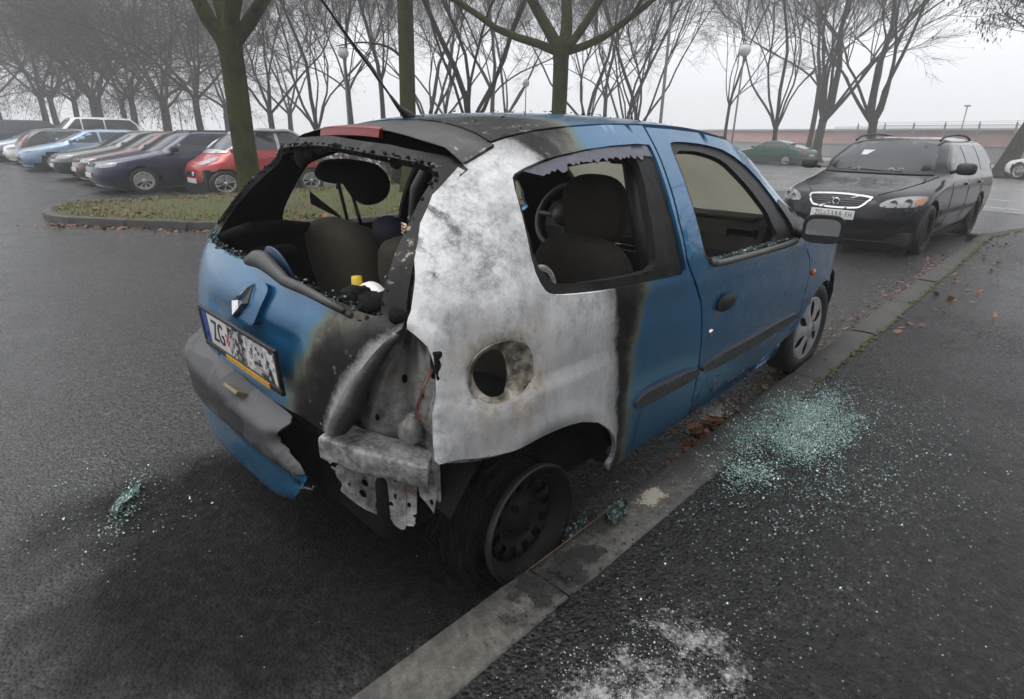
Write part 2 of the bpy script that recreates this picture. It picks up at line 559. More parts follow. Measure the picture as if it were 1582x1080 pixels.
def blades(name, pts, cols, seed, hmin, hmax, w, kind='stuff'):
    rnd = random.Random(seed); V = []; F = []; fm = []
    for (x, y, z) in pts:
        k = rnd.choices(range(len(cols)), [c_[1] for c_ in cols])[0]
        h = rnd.uniform(hmin, hmax); a = rnd.uniform(0, 6.28); l = rnd.uniform(.2, .9) * h
        dx, dy = math.cos(a), math.sin(a); px, py = -dy * w, dx * w
        b = len(V)
        V += [(x - px, y - py, z), (x + px, y + py, z), (x + dx * l * .45 + px * .6, y + dy * l * .45 + py * .6, z + h * .7), (x + dx * l * .45 - px * .6, y + dy * l * .45 - py * .6, z + h * .7), (x + dx * l, y + dy * l, z + h)]
        F += [(b, b + 1, b + 2, b + 3), (b + 3, b + 2, b + 4)]; fm += [k, k]
    return tag(mesh_obj(name, V, F, [c_[0] for c_ in cols], None, False, fm), kind=kind)
rnd = random.Random(11); pts = []
A = np.array(isl_in)
while len(pts) < 26000:
    x = rnd.uniform(.4, 16); y = rnd.uniform(5.9, 16)
    if rnd.random() > 1.15 - .055 * x: continue
    g = mnoise.noise(Vector((x * .9, y * .9, 3))) * .5 + .5
    if rnd.random() > .25 + 1.1 * max(0, g - .3): continue
    pts.append((x, y))
P_ = np.array(pts); ok = inpoly(P_[:, 0], P_[:, 1], isl_in)
pts = [(x, y, .11) for (x, y), k in zip(pts, ok) if k]
M_g1 = simple('grass green', (.085, .130, .022), .7, ns=3, nz=.5); M_g2 = simple('grass dull', (.15, .15, .04), .8, ns=3, nz=.4); M_g3 = simple('grass straw', (.24, .16, .06), .85, ns=3, nz=.4)
blades('grass', pts, [(M_g1, 6), (M_g2, 3), (M_g3, 2)], 12, .03, .10, .006)

def leaf_litter(name, gen, n, seed, mats, smin, smax):
    rnd = random.Random(seed); V = []; F = []; fm = []
    for _ in range(n):
        q = gen(rnd)
        if q is None: continue
        x, y, z = q
        s = rnd.uniform(smin, smax); R3 = Matrix.Rotation(rnd.uniform(0, 6.28), 3, 'Z') @ Matrix.Rotation(rnd.gauss(0, .45), 3, 'X') @ Matrix.Rotation(rnd.gauss(0, .3), 3, 'Y')
        curl = rnd.uniform(-.25, .5)
        loc = [(-1, 0, curl * .3), (-.45, .5, curl * .1), (.2, .55, curl * .2), (.6, .2, curl * .6), (1, 0, curl), (.6, -.22, curl * .6), (.15, -.5, curl * .2), (-.5, -.45, curl * .15), (0, 0, 0)]
        b = len(V)
        for l in loc: V.append(tuple(R3 @ (Vector(l) * s) + Vector((x, y, z + s * .25))))
        for i in range(8): F.append((b + 8, b + i, b + (i + 1) % 8)); fm.append(rnd.randrange(len(mats)) if i == 0 else fm[-1])
    return tag(mesh_obj(name, V, F, mats, None, True, fm), kind='stuff')
L1 = simple('leaf rust', (.16, .055, .02), .6, ns=8, nz=.5); L2 = simple('leaf brown', (.09, .04, .018), .6, ns=8, nz=.5); L3 = simple('leaf tan', (.20, .11, .055), .65, ns=8, nz=.4); L4 = simple('leaf pinkish', (.20, .09, .07), .6, ns=8, nz=.4)
def gen_isl(r):
    x = r.uniform(.5, 15); y = r.uniform(6, 15)
    if not inpoly(np.array([x]), np.array([y]), isl_in)[0]: return None
    if mnoise.noise(Vector((x * .7, y * .7, 9))) + r.uniform(-.3, .5) < 0: return None
    return (x, y, .125)
leaf_litter('island_leaves', gen_isl, 15000, 21, [L1, L2, L3], .022, .05)
def gen_gut(r):      # leaves washed along the foot of the island kerb
    k = r.randrange(4, 30); a, b = ISs[k], ISs[k + 1]; u = r.random()
    return (a[0] + (b[0] - a[0]) * u - abs(r.gauss(0, .16)), a[1] + (b[1] - a[1]) * u - abs(r.gauss(0, .13)), .004)
leaf_litter('gutter_leaves', gen_gut, 380, 22, [L1, L2], .02, .045)

# the street beyond, its markings, and the far verge
nrm = Vector((.95, -.312)); tn = Vector((.312, .95))
def ct(c_, s): q = nrm * c_ + tn * s; return (q.x, q.y)
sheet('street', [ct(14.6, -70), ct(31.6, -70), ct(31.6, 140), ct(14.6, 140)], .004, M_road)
t = Mt('worn white marking'); p = t.geo()
M_mark = t.pbr(Base_Color=t.mix(t.n('MapRange', {'Value': t.noise(p, 9, 6, .7), 1: .42, 2: .6}).outputs[0], (.10, .10, .10), (.62, .62, .60)), Roughness=.5)
mb = MB()
def mark(c0, c1, s0, s1):
    P = [ct(c0, s0), ct(c1, s0), ct(c1, s1), ct(c0, s1)]
    mb.add([(a, b, .008) for a, b in P], [(0, 1, 2, 3)])
for k in range(-6, 14): mark(15.5, 15.68, k * 3.2 + .2, k * 3.2 + 1.9)
for k in range(-6, 12): mark(17.9, 18.05, k * 4.0, k * 4.0 + 2.0)
mark(23.2, 23.35, -40, 60)
tag(mb.build('street_markings', M_mark), kind='structure')
t = Mt('far verge soil'); p = t.geo()
M_verge = t.pbr(Base_Color=t.ramp(t.noise(p, .8, 6, .65), [(.35, (.10, .085, .06)), (.5, (.12, .11, .075)), (.65, (.085, .10, .045))]), Roughness=.9)
sheet('verge', [ct(31.7, -70), ct(44, -70), ct(44, 140), ct(31.7, 140)], .012, M_verge)
VK = [ct(31.6, s) for s in np.arange(-60, 130, 4)]
kerb_mesh('street_kerb', VK, [ct(31.85, s) for s in np.arange(-60, 130, 4)], .10, 4.0, seed=9)
t = Mt('far paving'); p = t.geo()
M_fpave = t.pbr(Base_Color=t.mix(t.noise(p, 1.5, 6), (.16, .155, .15), (.26, .255, .25)), Roughness=.55)
sheet('far_footpath', [ct(44, -70), ct(52, -70), ct(52, 140), ct(44, 140)], .016, M_fpave)
# ---------------------------------------------------------------- the burnt hatchback
# body surface: half width as a function of (x, z); x forward from the rear axle
def c_xr(z): return hermite(z, [.15,.35,.55,.75,.90,1.0,1.1,1.2,1.3,1.40], [-.47,-.50,-.505,-.50,-.465,-.415,-.355,-.285,-.185,-.07])
def c_zg(x): return hermite(x, [-.3,0,.2,.4,.6,.82,1.2,1.431,1.616,1.777,1.954,2.126,2.4,3.2], [1.26,1.31,1.35,1.37,1.382,1.387,1.376,1.348,1.281,1.191,1.074,.960,.93,.90])
def c_wb(x): return hermite(x, [-.6,0,.6,1.2,1.8,2.4,2.8,3.2], [.775,.79,.80,.805,.80,.79,.74,.55])
def c_wg(x): return hermite(x, [-.6,0,.4,.8,1.2,1.43,1.616,1.777,1.954,2.126,2.4,3.2], [.50,.515,.522,.522,.545,.573,.595,.62,.652,.689,.72,.5])
def c_wl(z): return hermite(z, [.15,.25,.4,.55,.7,.8,.93], [-.05,-.03,-.005,.012,.015,.01,0.])
def c_W(x, z):
    if z <= .93: return c_wb(x) + c_wl(z)
    u = (z - .93) / max(c_zg(x) - .93, .05)
    return c_wb(x) - (c_wb(x) - c_wg(x)) * (.4 * u + .6 * u * u)
CL, CP = .6, 3.6
def c_Y(x, z):
    t_ = (x - c_xr(z)) / CL
    if t_ <= 0: return 0.0
    return c_W(x, z) * (1.0 if t_ >= 1 else (1 - (1 - t_) ** CP) ** (1 / CP))
def c_X(y, z):
    """rear face: x for given y, z"""
    x = c_xr(z) + .3
    for _ in range(6):
        q = min(abs(y) / c_W(x, z), .9995)
        x = c_xr(z) + CL * (1 - (1 - q ** CP) ** (1 / CP))
    return x
def sideR(a, b): return (a, -c_Y(a, b), b)
def sideL(a, b): return (a, c_Y(a, b), b)
def rear(a, b): return (c_X(a, b), a, b)

BLUE = (.009, .125, .272)
def paint_nodes(t, o, heat=None, ash=None, dark=1.0):
    blue = BLUE
    dirt = t.noise(o, 2.6, 6, .65)
    c = t.mix(t.n('MapRange', {'Value': dirt, 1: .42, 2: .85, 3: 0., 4: .42}).outputs[0], blue, (.07, .08, .09))
    run = t.noise(t.n('Mapping', {'Vector': o, 'Scale': (1, 1, .09)}).outputs[0], 42, 4, .6)
    c = t.mix(t.n('MapRange', {'Value': run, 1: .58, 2: .74, 3: 0., 4: .45}).outputs[0], c, (.035, .045, .055))
    speck = t.n('TexVoronoi', {'Vector': o, 'Scale': 90.0}).outputs['Distance']
    sv = t.n('TexVoronoi', {'Vector': o, 'Scale': 62.0}); sk = t.n('SeparateColor', {'Color': sv.outputs['Color']}).outputs[0]
    dot = t.math('MULTIPLY', t.n('MapRange', {'Value': sv.outputs['Distance'], 1: .10, 2: .20, 3: 1., 4: 0.}).outputs[0], t.n('MapRange', {'Value': sk, 1: .72, 2: .9, 3: 0., 4: .45}).outputs[0])
    c = t.mix(dot, c, (.30, .33, .35))
    beads = t.n('TexVoronoi', {'Vector': o, 'Scale': 150.0}).outputs['Distance']
    b = t.n('MapRange', {'Value': beads, 1: .08, 2: .30, 3: 1.0, 4: 0.}).outputs[0]
    return c, b, dirt
t = Mt('blue car paint'); o = t.obj()
c, b, dirt = paint_nodes(t, o)
M_blue = t.pbr(Base_Color=c, Metallic=.45, Roughness=t.n('MapRange', {'Value': dirt, 1: .35, 2: .7, 3: .18, 4: .42}).outputs[0], Coat_Weight=.75, Coat_Roughness=.03, Coat_IOR=1.45, Normal=t.bump(b, .05, .002))

t = Mt('burnt car paint'); o = t.obj()
c, b, dirt = paint_nodes(t, o)
dh = t.n('Attribute', attribute_name='d_heat').outputs['Fac']
da = t.n('Attribute', attribute_name='d_ash').outputs['Fac']
n1 = t.noise(o, 7, 7, .62); n2 = t.noise(o, 30, 6, .65); n3 = t.noise(o, 110, 4, .7); n4 = t.noise(o, 2.2, 4, .5, .6)
nn = t.math('ADD', t.math('MULTIPLY', t.math('SUBTRACT', n1, .5), .16), t.math('MULTIPLY', t.math('SUBTRACT', n2, .5), .05))
hh = t.math('ADD', dh, t.math('MULTIPLY', nn, 1.1))
hfac = t.n('MapRange', {'Value': hh, 1: -.075, 2: .075}).outputs[0]
soot = t.mix(t.n('MapRange', {'Value': n2, 1: .35, 2: .7}).outputs[0], (.002, .002, .002), (.011, .010, .009))
sootgrey = t.mix(t.n('MapRange', {'Value': n1, 1: .5, 2: .68}).outputs[0], soot, (.026, .024, .024))
flk = t.n('MapRange', {'Value': t.math('ADD', t.math('MULTIPLY', n2, .65), t.math('MULTIPLY', n4, .35)), 1: .575, 2: .605}).outputs[0]
flakec = t.mix(n3, (.16, .11, .06), (.42, .39, .33))
sootf = t.mix(t.math('MULTIPLY', flk, t.n('MapRange', {'Value': dh, 1: -.05, 2: -.10}).outputs[0]), sootgrey, flakec)
st = [(0, .0), (.30, .0), (.44, .35), (.58, .75), (.74, .9), (.92, 1.0)]
fblue = t.ramp(hfac, [(.62, 0.0), (1.0, 1.0)])
tan = t.ramp(hfac, [(.0, (.01, .01, .009)), (.34, (.018, .016, .013)), (.50, (.045, .042, .030)), (.64, (.105, .110, .072)), (.78, (.06, .135, .15)), (1.0, BLUE)])
hcol = t.mix(t.n('MapRange', {'Value': hfac, 1: .30, 2: .46}).outputs[0], sootf, tan)
hcol = t.mix(t.n('MapRange', {'Value': hfac, 1: .82, 2: 1.0}).outputs[0], hcol, c)
# ash: white-grey scale, streaks, soot smears, rust bloom, and shade painted in low down
av = t.n('Mapping', {'Vector': o, 'Scale': (1.0, 1.0, .55)}).outputs[0]
a1 = t.noise(av, 4.0, 7, .62, .4); a2 = t.noise(o, 19, 7, .68); a3 = t.noise(o, 75, 5, .72)
a5 = t.noise(o, 240, 3, .75)
stk = t.noise(t.n('Mapping', {'Vector': o, 'Scale': (1.0, 1.0, .16)}).outputs[0], 34, 5, .6, .2)
am = t.math('ADD', t.math('ADD', t.math('MULTIPLY', a1, .30), t.math('MULTIPLY', a2, .24)), t.math('ADD', t.math('MULTIPLY', a3, .20), t.math('ADD', t.math('MULTIPLY', a5, .12), t.math('MULTIPLY', stk, .14))))
ac = t.ramp(am, [(.36, (.12, .12, .13)), (.42, (.31, .315, .325)), (.465, (.51, .515, .52)), (.52, (.66, .66, .655)), (.62, (.73, .73, .72))])
sm = t.n('MapRange', {'Value': t.math('ADD', t.math('MULTIPLY', n4, .55), t.math('MULTIPLY', a2, .45)), 1: .57, 2: .70, 3: 0., 4: .45}).outputs[0]
ac = t.mix(sm, ac, (.14, .14, .15))
ru = t.n('Attribute', attribute_name='d_rust').outputs['Fac']
rf = t.n('MapRange', {'Value': t.math('ADD', ru, t.math('MULTIPLY', t.math('SUBTRACT', n1, .5), .25)), 1: .06, 2: -.05, 3: 0., 4: 1.0}).outputs[0]
ac = t.mix(t.math('MULTIPLY', rf, t.n('MapRange', {'Value': a2, 1: .38, 2: .62}).outputs[0]), ac, (.30, .215, .125))
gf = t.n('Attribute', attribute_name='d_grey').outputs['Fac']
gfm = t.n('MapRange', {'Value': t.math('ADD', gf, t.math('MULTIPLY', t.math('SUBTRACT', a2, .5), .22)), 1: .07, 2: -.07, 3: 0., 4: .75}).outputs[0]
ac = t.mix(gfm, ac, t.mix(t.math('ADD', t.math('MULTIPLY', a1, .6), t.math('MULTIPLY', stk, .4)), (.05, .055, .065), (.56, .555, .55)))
spots = t.n('Attribute', attribute_name='d_spot').outputs['Fac']
sf = t.n('MapRange', {'Value': t.math('ADD', spots, t.math('MULTIPLY', t.math('SUBTRACT', a3, .5), .05)), 1: .004, 2: -.010, 3: 0., 4: .9}).outputs[0]
ac = t.mix(t.math('MULTIPLY', sf, t.n('MapRange', {'Value': a3, 1: .36, 2: .50}).outputs[0]), ac, (.03, .03, .03))
asf = t.n('MapRange', {'Value': t.math('ADD', t.math('ADD', da, t.math('MULTIPLY', nn, .55)), t.math('MULTIPLY', t.math('SUBTRACT', n3, .5), .02)), 1: .010, 2: -.012}).outputs[0]
edgef = t.n('MapRange', {'Value': t.math('ADD', da, t.math('MULTIPLY', t.math('SUBTRACT', a2, .5), .12)), 1: -.075, 2: .0, 3: 0., 4: .85}).outputs[0]
ac = t.mix(edgef, ac, t.mix(a3, (.03, .03, .031), (.26, .255, .25)))
col = t.mix(asf, hcol, ac)
rg = t.mix(asf, t.mix(hfac, (.55, .55, .55), (.32, .32, .32)), (.86, .86, .86))
cw = t.math('MULTIPLY', t.math('SUBTRACT', 1.0, asf), t.n('MapRange', {'Value': hfac, 1: .3, 2: 1., 3: .05, 4: .8}).outputs[0])
mt_ = t.math('MULTIPLY', hfac, t.math('MULTIPLY', t.math('SUBTRACT', 1.0, asf), .45))
hb = t.math('ADD', t.math('MULTIPLY', b, .25), t.math('MULTIPLY', t.math('ADD', a2, a3), t.math('MULTIPLY', t.math('SUBTRACT', 1.05, hfac), .9)))
spc = t.n('MapRange', {'Value': t.math('MAXIMUM', hfac, asf), 1: 0., 2: 1., 3: .22, 4: .5}).outputs[0]
M_burn = t.pbr(Specular_IOR_Level=spc, Base_Color=col, Metallic=mt_, Roughness=rg, Coat_Weight=cw, Coat_Roughness=.1, Normal=t.bump(hb, .32, .004))

t = Mt('sooty steel'); o = t.obj()
n1 = t.noise(o, 9, 6, .65); n2 = t.noise(o, 60, 5, .7)
c = t.mix(n1, (.003, .003, .003), (.022, .021, .02)); c = t.mix(t.n('MapRange', {'Value': n2, 1: .68, 2: .74}).outputs[0], c, (.12, .115, .11))
M_soot = t.pbr(Base_Color=c, Roughness=.6, Specular_IOR_Level=.22, Normal=t.bump(n2, .5, .006))
t = Mt('charred black'); o = t.obj()
M_char = t.pbr(Base_Color=t.mix(t.noise(o, 20, 5), (.0025, .0025, .0025), (.009, .0085, .008)), Roughness=.85, Specular_IOR_Level=.15, Normal=t.bump(t.noise(o, 40, 5, .7), .6, .012))
t = Mt('ashen steel'); o = t.obj()
a1 = t.noise(o, 8, 7, .65, .3); a2 = t.noise(o, 45, 6, .7)
am = t.math('ADD', t.math('MULTIPLY', a1, .6), t.math('MULTIPLY', a2, .4))
c = t.ramp(am, [(.36, (.03, .029, .027)), (.45, (.13, .127, .122)), (.54, (.28, .275, .268)), (.66, (.50, .49, .48))])
c = t.mix(t.n('MapRange', {'Value': t.noise(o, 5, 4), 1: .55, 2: .7, 3: 0., 4: .5}).outputs[0], c, (.20, .12, .06))
M_ash = t.pbr(Base_Color=c, Roughness=.75, Metallic=.15, Normal=t.bump(am, .5, .006))
t = Mt('heat-greyed steel'); o = t.obj()
a1 = t.noise(o, 6, 7, .65, .5); a2 = t.noise(o, 50, 6, .7); a4 = t.noise(o, 3, 4)
c = t.ramp(t.math('ADD', t.math('MULTIPLY', a1, .7), t.math('MULTIPLY', a2, .3)), [(.32, (.03, .03, .03)), (.44, (.14, .137, .132)), (.54, (.30, .293, .28)), (.68, (.46, .45, .43))])
c = t.mix(t.n('MapRange', {'Value': a4, 1: .52, 2: .68, 3: 0., 4: .6}).outputs[0], c, (.14, .10, .055))
M_greyst = t.pbr(Base_Color=c, Roughness=.6, Metallic=.35, Normal=t.bump(a2, .35, .004))
t = Mt('grey bumper plastic'); o = t.obj()
n1 = t.noise(o, 4.5, 3, .5, .8); n2 = t.noise(o, 140, 3, .7)
c = t.mix(t.n('MapRange', {'Value': n1, 1: .47, 2: .52}).outputs[0], (.022, .022, .023), (.060, .060, .062))
M_bump = t.pbr(Base_Color=c, Roughness=t.n('MapRange', {'Value': n1, 3: .38, 4: .6}).outputs[0], Normal=t.bump(n2, .25, .003))
M_mould = simple('grey moulding plastic', (.040, .040, .042), .5, nz=.3, ns=25, bump=.15, bs=150)
M_blackpl = simple('black plastic', (.007, .007, .0075), .42, nz=.4, bump=.15, bs=120)
M_rubber = simple('black rubber', (.014, .014, .014), .55, nz=.3, bump=.25, bs=90)
M_seat = simple('seat cloth', (.050, .041, .030), .95, nz=.35, ns=30, bump=.5, bs=240)
M_dash = simple('dashboard plastic', (.085, .079, .069), .7, nz=.45, ns=9, bump=.3, bs=160)
M_chrome = simple('chrome', (.75, .75, .76), .12, metal=1.0, nz=.05)
M_cap = simple('wheel trim plastic', (.38, .38, .38), .38, nz=.2, ns=14, metal=.3)
M_red = simple('red lens', (.20, .004, .006), .3, coat=.15, nz=.35, ns=30)
M_orange = simple('orange lens', (.55, .09, .01), .2, coat=.6, nz=.2)
M_white = simple('white plastic', (.72, .72, .69), .35, nz=.06)
M_copper = simple('bare copper', (.20, .065, .035), .5, metal=.5, nz=.3)
t = Mt('crazed glass'); o = t.obj()
M_crumb = t.pbr(Base_Color=t.mix(t.noise(o, 160, 3), (.006, .022, .024), (.11, .19, .185)), Roughness=.12, Specular_IOR_Level=.8, Alpha=1.0)
# misted, dirty windscreen: light comes through it milky
t = Mt('misted windscreen'); o = t.obj()
g1 = t.noise(o, 90, 4, .7); g2 = t.noise(o, 3, 5)
gc = t.mix(g1, (.42, .415, .37), (.60, .595, .54)); gc = t.mix(t.n('MapRange', {'Value': g2, 1: .3, 2: .7, 3: 0., 4: .35}).outputs[0], gc, (.36, .35, .29))
tr = t.n('BsdfTranslucent', {'Color': gc}); df = t.n('BsdfDiffuse', {'Color': gc}); gl = t.n('BsdfGlossy', {'Color': (.7, .7, .7), 'Roughness': .25})
m1 = t.n('MixShader', {0: .15, 1: tr.outputs[0], 2: df.outputs[0]}); m2 = t.n('MixShader', {0: .06, 1: m1.outputs[0], 2: gl.outputs[0]})
t.t.links.new(m2.outputs[0], t.out.inputs['Surface']); M_mist = t.m
t = Mt('mirror'); M_mirror = t.pbr(Base_Color=(.8, .82, .83), Metallic=1.0, Roughness=.06)

clio = tag(empty('hatchback_car', (0, 0, 0)), 'burnt blue three-door hatchback with scorched white rear quarter and missing windows', 'car')

# --- burn fields, with painted shade low on the quarter --------------------------------------------------------------
A_Q = [(-.8, .1), (.30, .1), (.378, .29), (.382, .33), (.366, .405), (.325, .56), (.327, .66), (.312, .75), (.322, .83), (.30, .90), (.27, 1.0), (.22, 1.2), (.20, 1.285), (.15, 1.330), (.06, 1.36), (-.06, 1.32), (-.2, 1.26), (-.32, 1.18), (-.8, 1.3)]
H_Q = [(-.8, .05), (.42, .05), (.425, .29), (.405, .44), (.40, .53), (.40, .63), (.405, .72), (.42, .80), (.455, .87), (.55, 1.0), (.42, 1.25), (.295, 1.285), (.29, 1.313), (.35, 1.345), (.42, 1.42), (-.8, 1.5)]
GREY_LOW_SHADE = [(-.34, .50), (.33, .40), (.31, .66), (.24, .80), (.10, .84), (-.02, .80), (-.06, .70), (-.24, .66), (-.33, .70)]  # lower panel: greyer ash plus shade of its lower faces put into the colour
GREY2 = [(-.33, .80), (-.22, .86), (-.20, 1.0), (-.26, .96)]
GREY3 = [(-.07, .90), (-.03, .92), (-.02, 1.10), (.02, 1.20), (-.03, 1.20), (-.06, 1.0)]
SPOT = [((-.178, 1.130), .013, .024), ((-.182, 1.106), .015, .013), ((-.201, 1.077), .015, .012), ((-.200, 1.158), .008, .034), ((-.262, 1.07), .012, .034), ((-.275, 1.02), .010, .03)]
def f_spot(V, v2):
    d = np.full(len(V), .3)
    for (cx, cz), a, b_ in SPOT: d = np.minimum(d, (np.hypot((v2[:, 0] - cx) / a, (v2[:, 1] - cz) / b_) - 1) * .022)
    return d
RUST = [(-.27, .86), (-.05, .86), (-.02, .70), (-.06, .56), (-.22, .56), (-.29, .70)]
QA = dict(d_ash=lambda V, v: sdist(v[:, 0], v[:, 1], A_Q), d_heat=lambda V, v: sdist(v[:, 0], v[:, 1], H_Q),
          d_rust=lambda V, v: sdist(v[:, 0], v[:, 1], RUST), d_spot=f_spot,
          d_grey=lambda V, v: np.minimum(np.minimum(sdist(v[:, 0], v[:, 1], GREY_LOW_SHADE), sdist(v[:, 0], v[:, 1], GREY2)), sdist(v[:, 0], v[:, 1], GREY3)))
far_ = lambda V, v: np.full(len(V), 1.0)

# --- rear quarter panel (right, burnt) ---------------------------------------
QUARTER = [(.352, .275), (.362, .236), (.57, .224), (1.0, .205), (.992, .285), (.97, .39), (.945, .488), (.905, .66), (.878, .756), (.785, .878),
           (.752, .933), (.748, 1.066), (.774, 1.189), (.804, 1.292), (.817, 1.356), (.822, 1.384), (.599, 1.381), (.388, 1.368), (.214, 1.349), (.125, 1.332), (.06, 1.315),
           (.0, 1.292), (-.062, 1.258), (-.115, 1.225), (-.172, 1.188), (-.236, 1.122), (-.249, 1.103), (-.291, 1.041), (-.31, 1.0), (-.340, .945), (-.354, .915), (-.362, .889),
           (-.352, .876), (-.336, .849), (-.329, .793), (-.336, .72), (-.345, .674), (-.345, .60), (-.342, .556), (-.335, .547), (-.296, .545), (-.188, .543), (-.09, .535), (0, .531),
           (.082, .530), (.135, .525), (.173, .512), (.222, .494), (.262, .466), (.305, .432), (.338, .395), (.360, .360), (.371, .325), (.366, .295)]
QWIN = chaikin([(.048, 1.224), (.076, 1.243), (.221, 1.281), (.466, 1.311), (.784, 1.325), (.787, 1.30), (.755, 1.2), (.730, 1.076), (.735, .95), (.758, .886), (.70, .885), (.597, .889),
         (.295, .902), (.085, .923), (.02, .935), (-.006, .952), (-.022, 1.013), (.010, 1.123)], 1)
def ell(cx, cz, a, b, n=36, p=2.3, rot=0.0):
    P = []
    for k in range(n):
        th = 2 * math.pi * k / n; cc, s_ = math.cos(th), math.sin(th)
        u = math.copysign(abs(cc) ** (2 / p), cc) * a; v = math.copysign(abs(s_) ** (2 / p), s_) * b
        P.append((cx + u * math.cos(rot) - v * math.sin(rot), cz + u * math.sin(rot) + v * math.cos(rot)))
    return P
t = Mt('scorched recess'); o = t.obj()
a1 = t.noise(o, 22, 6, .65)
M_recess = t.pbr(Base_Color=t.ramp(a1, [(.34, (.03, .026, .02)), (.46, (.14, .12, .085)), (.58, (.30, .275, .22)), (.7, (.5, .48, .43))]), Roughness=.8, Normal=t.bump(a1, .5, .004))
FILL = ell(-.155, .752, .098, .083)
def q_disp(a, b):
    d = .006 * mnoise.noise(Vector((a * 3.2, b * 3.2, 5))) if a < .35 else 0
    # rolled wheel-arch lip and swage
    ra = math.hypot(a + .005, (b - .20) * 1.02)
    if b < .70 and a < .55: d += .022 * math.exp(-((ra - .375) / .045) ** 2) + .022 * math.exp(-((ra - .45) / .11) ** 2)
    dd = math.hypot((a + .155) / .098, (b - .752) / .083)
    d += -.012 * math.exp(-((dd - 1) / .12) ** 2)
    eg = float(polydist(np.array([a]), np.array([b]), [(-.362, .889), (-.352, .876), (-.336, .849), (-.329, .793), (-.336, .72), (-.345, .674), (-.345, .60), (-.342, .556)], False)[0])
    d += .014 * math.exp(-((eg - .012) / .016) ** 2) - .006 * math.exp(-((eg - .055) / .02) ** 2)
    if b < .92 and a > .3: d += .004 * math.exp(-((b - .86) / .03) ** 2)
    return d
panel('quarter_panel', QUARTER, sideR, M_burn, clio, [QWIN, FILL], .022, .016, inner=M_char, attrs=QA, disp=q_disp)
# recessed filler dish with the burnt-out hole
def dish(a, b):
    x, y, z = sideR(a, b); q = max(math.hypot((a + .155) / .098, (b - .752) / .083), .0)
    return (x, y + .004 + .030 * max(0, min(1, (1.04 - q) * 3.2)), z)
fd = panel('filler_recess', ell(-.155, .752, .1005, .0855), dish, M_recess, clio, [chaikin([(-.225, .79), (-.215, .81), (-.165, .815), (-.135, .80), (-.125, .77), (-.118, .73), (-.128, .695), (-.15, .682), (-.19, .685), (-.215, .71), (-.228, .75)], 2)], .012, .004, inner=M_char,
      attrs=dict(d_ash=lambda V, v: np.full(len(V), -.2), d_heat=lambda V, v: np.full(len(V), -1.), d_rust=lambda V, v: np.full(len(V), -.12), d_spot=far_, d_grey=lambda V, v: np.full(len(V), -.01)))
mb = MB()
for a, b_, rr in ((-.098, .775, .010), (-.095, .745, .008), (-.098, .718, .006)):
    p = dish(a, b_); mb.lathe([(rr, 0), (rr, .006), (rr * .5, .007), (.0005, .002)], Matrix.Translation((p[0], p[1] - .002, p[2])) @ Matrix.Rotation(R(90), 4, 'X'), 12)
mb.box((-.100, -.760, .752), (.022, .006, .05))
mb.build('filler_bracket', M_greyst, fd)
# left side (far side): plain mirror of the shell
QL = [(a, b) for a, b in QUARTER]
LWIN = chaikin([(.06, 1.224), (.09, 1.243), (.221, 1.281), (.466, 1.305), (.70, 1.31), (.68, 1.2), (.655, 1.0), (.66, .93), (.597, .92), (.295, .93), (.085, .945), (.02, .952), (.0, 1.013), (.03, 1.123)], 1)
panel('quarter_panel', [(a, b) for a, b in QUARTER], sideL, M_blue, clio, [LWIN], .05, .02, out=(0, 1, 0), inner=M_char, rim=1)

# --- right door ---------------------------------------------------------------
DOOR = [(1.006, .278), (1.3, .268), (1.76, .262), (1.919, .290), (2.0, .305), (2.067, .329), (2.115, .38), (2.147, .437), (2.143, .52), (2.14, .598), (2.14, .684), (2.108, .752), (2.045, .81), (1.987, .842), (1.985, .90), (2.10, .952),
        (1.954, 1.066), (1.777, 1.181), (1.616, 1.270), (1.431, 1.338), (1.2, 1.366), (1.0, 1.375), (.834, 1.378), (.829, 1.356), (.815, 1.292), (.786, 1.189), (.760, 1.066), (.762, .936), (.796, .884), (.888, .760), (.915, .66), (.955, .488), (.981, .39)]
DWIN = chaikin([(.925, 1.322), (.971, 1.331), (1.10, 1.328), (1.239, 1.317), (1.359, 1.295), (1.539, 1.210), (1.706, 1.065), (1.80, .972), (1.93, .935), (1.93, .868), (1.765, .859), (1.4, .866), (1.102, .875), (.99, .878), (.945, .889), (.905, .915), (.885, .951), (.872, 1.09), (.90, 1.25)], 1)
def d_disp(a, b):
    d = .005 * math.exp(-((b - .835) / .03) ** 2) if b < .93 else 0
    d += -.010 * math.exp(-(((a - 1.09) / .075) ** 2 + ((b - .695) / .045) ** 2) * 1.5)     # handle scoop
    return d
door = panel('door', DOOR, sideR, M_blue, clio, [DWIN], .03, .03, inner=M_blackpl, disp=d_disp)
def inset(f, d):
    def g(a, b):
        x, y, z = f(a, b); return (x, y + (d if y < 0 else -d), z)
    return g
DH = chaikin([(.948, 1.297), (1.099, 1.297), (1.21, 1.282), (1.302, 1.256), (1.361, 1.207), (1.439, 1.144), (1.501, 1.088), (1.564, 1.035), (1.587, .991), (1.66, .905), (1.431, .898), (1.096, .901), (.971, .908), (.905, .938), (.90, 1.09), (.925, 1.24)], 1)
DO = [(a, b) for a, b in DWIN]
def grow(P, d):
    P = [Vector(p) for p in P]; n = len(P); out = []
    A_ = sum(P[i].x * P[(i + 1) % n].y - P[(i + 1) % n].x * P[i].y for i in range(n)); s = 1 if A_ > 0 else -1
    for i in range(n):
        e = (P[(i + 1) % n] - P[i - 1]).normalized(); out.append((P[i].x + e.y * d * s, P[i].y - e.x * d * s))
    return out
panel('window_frame', grow(DO, .010), inset(sideR, .012), M_rubber, door, [DH], .03, .02)
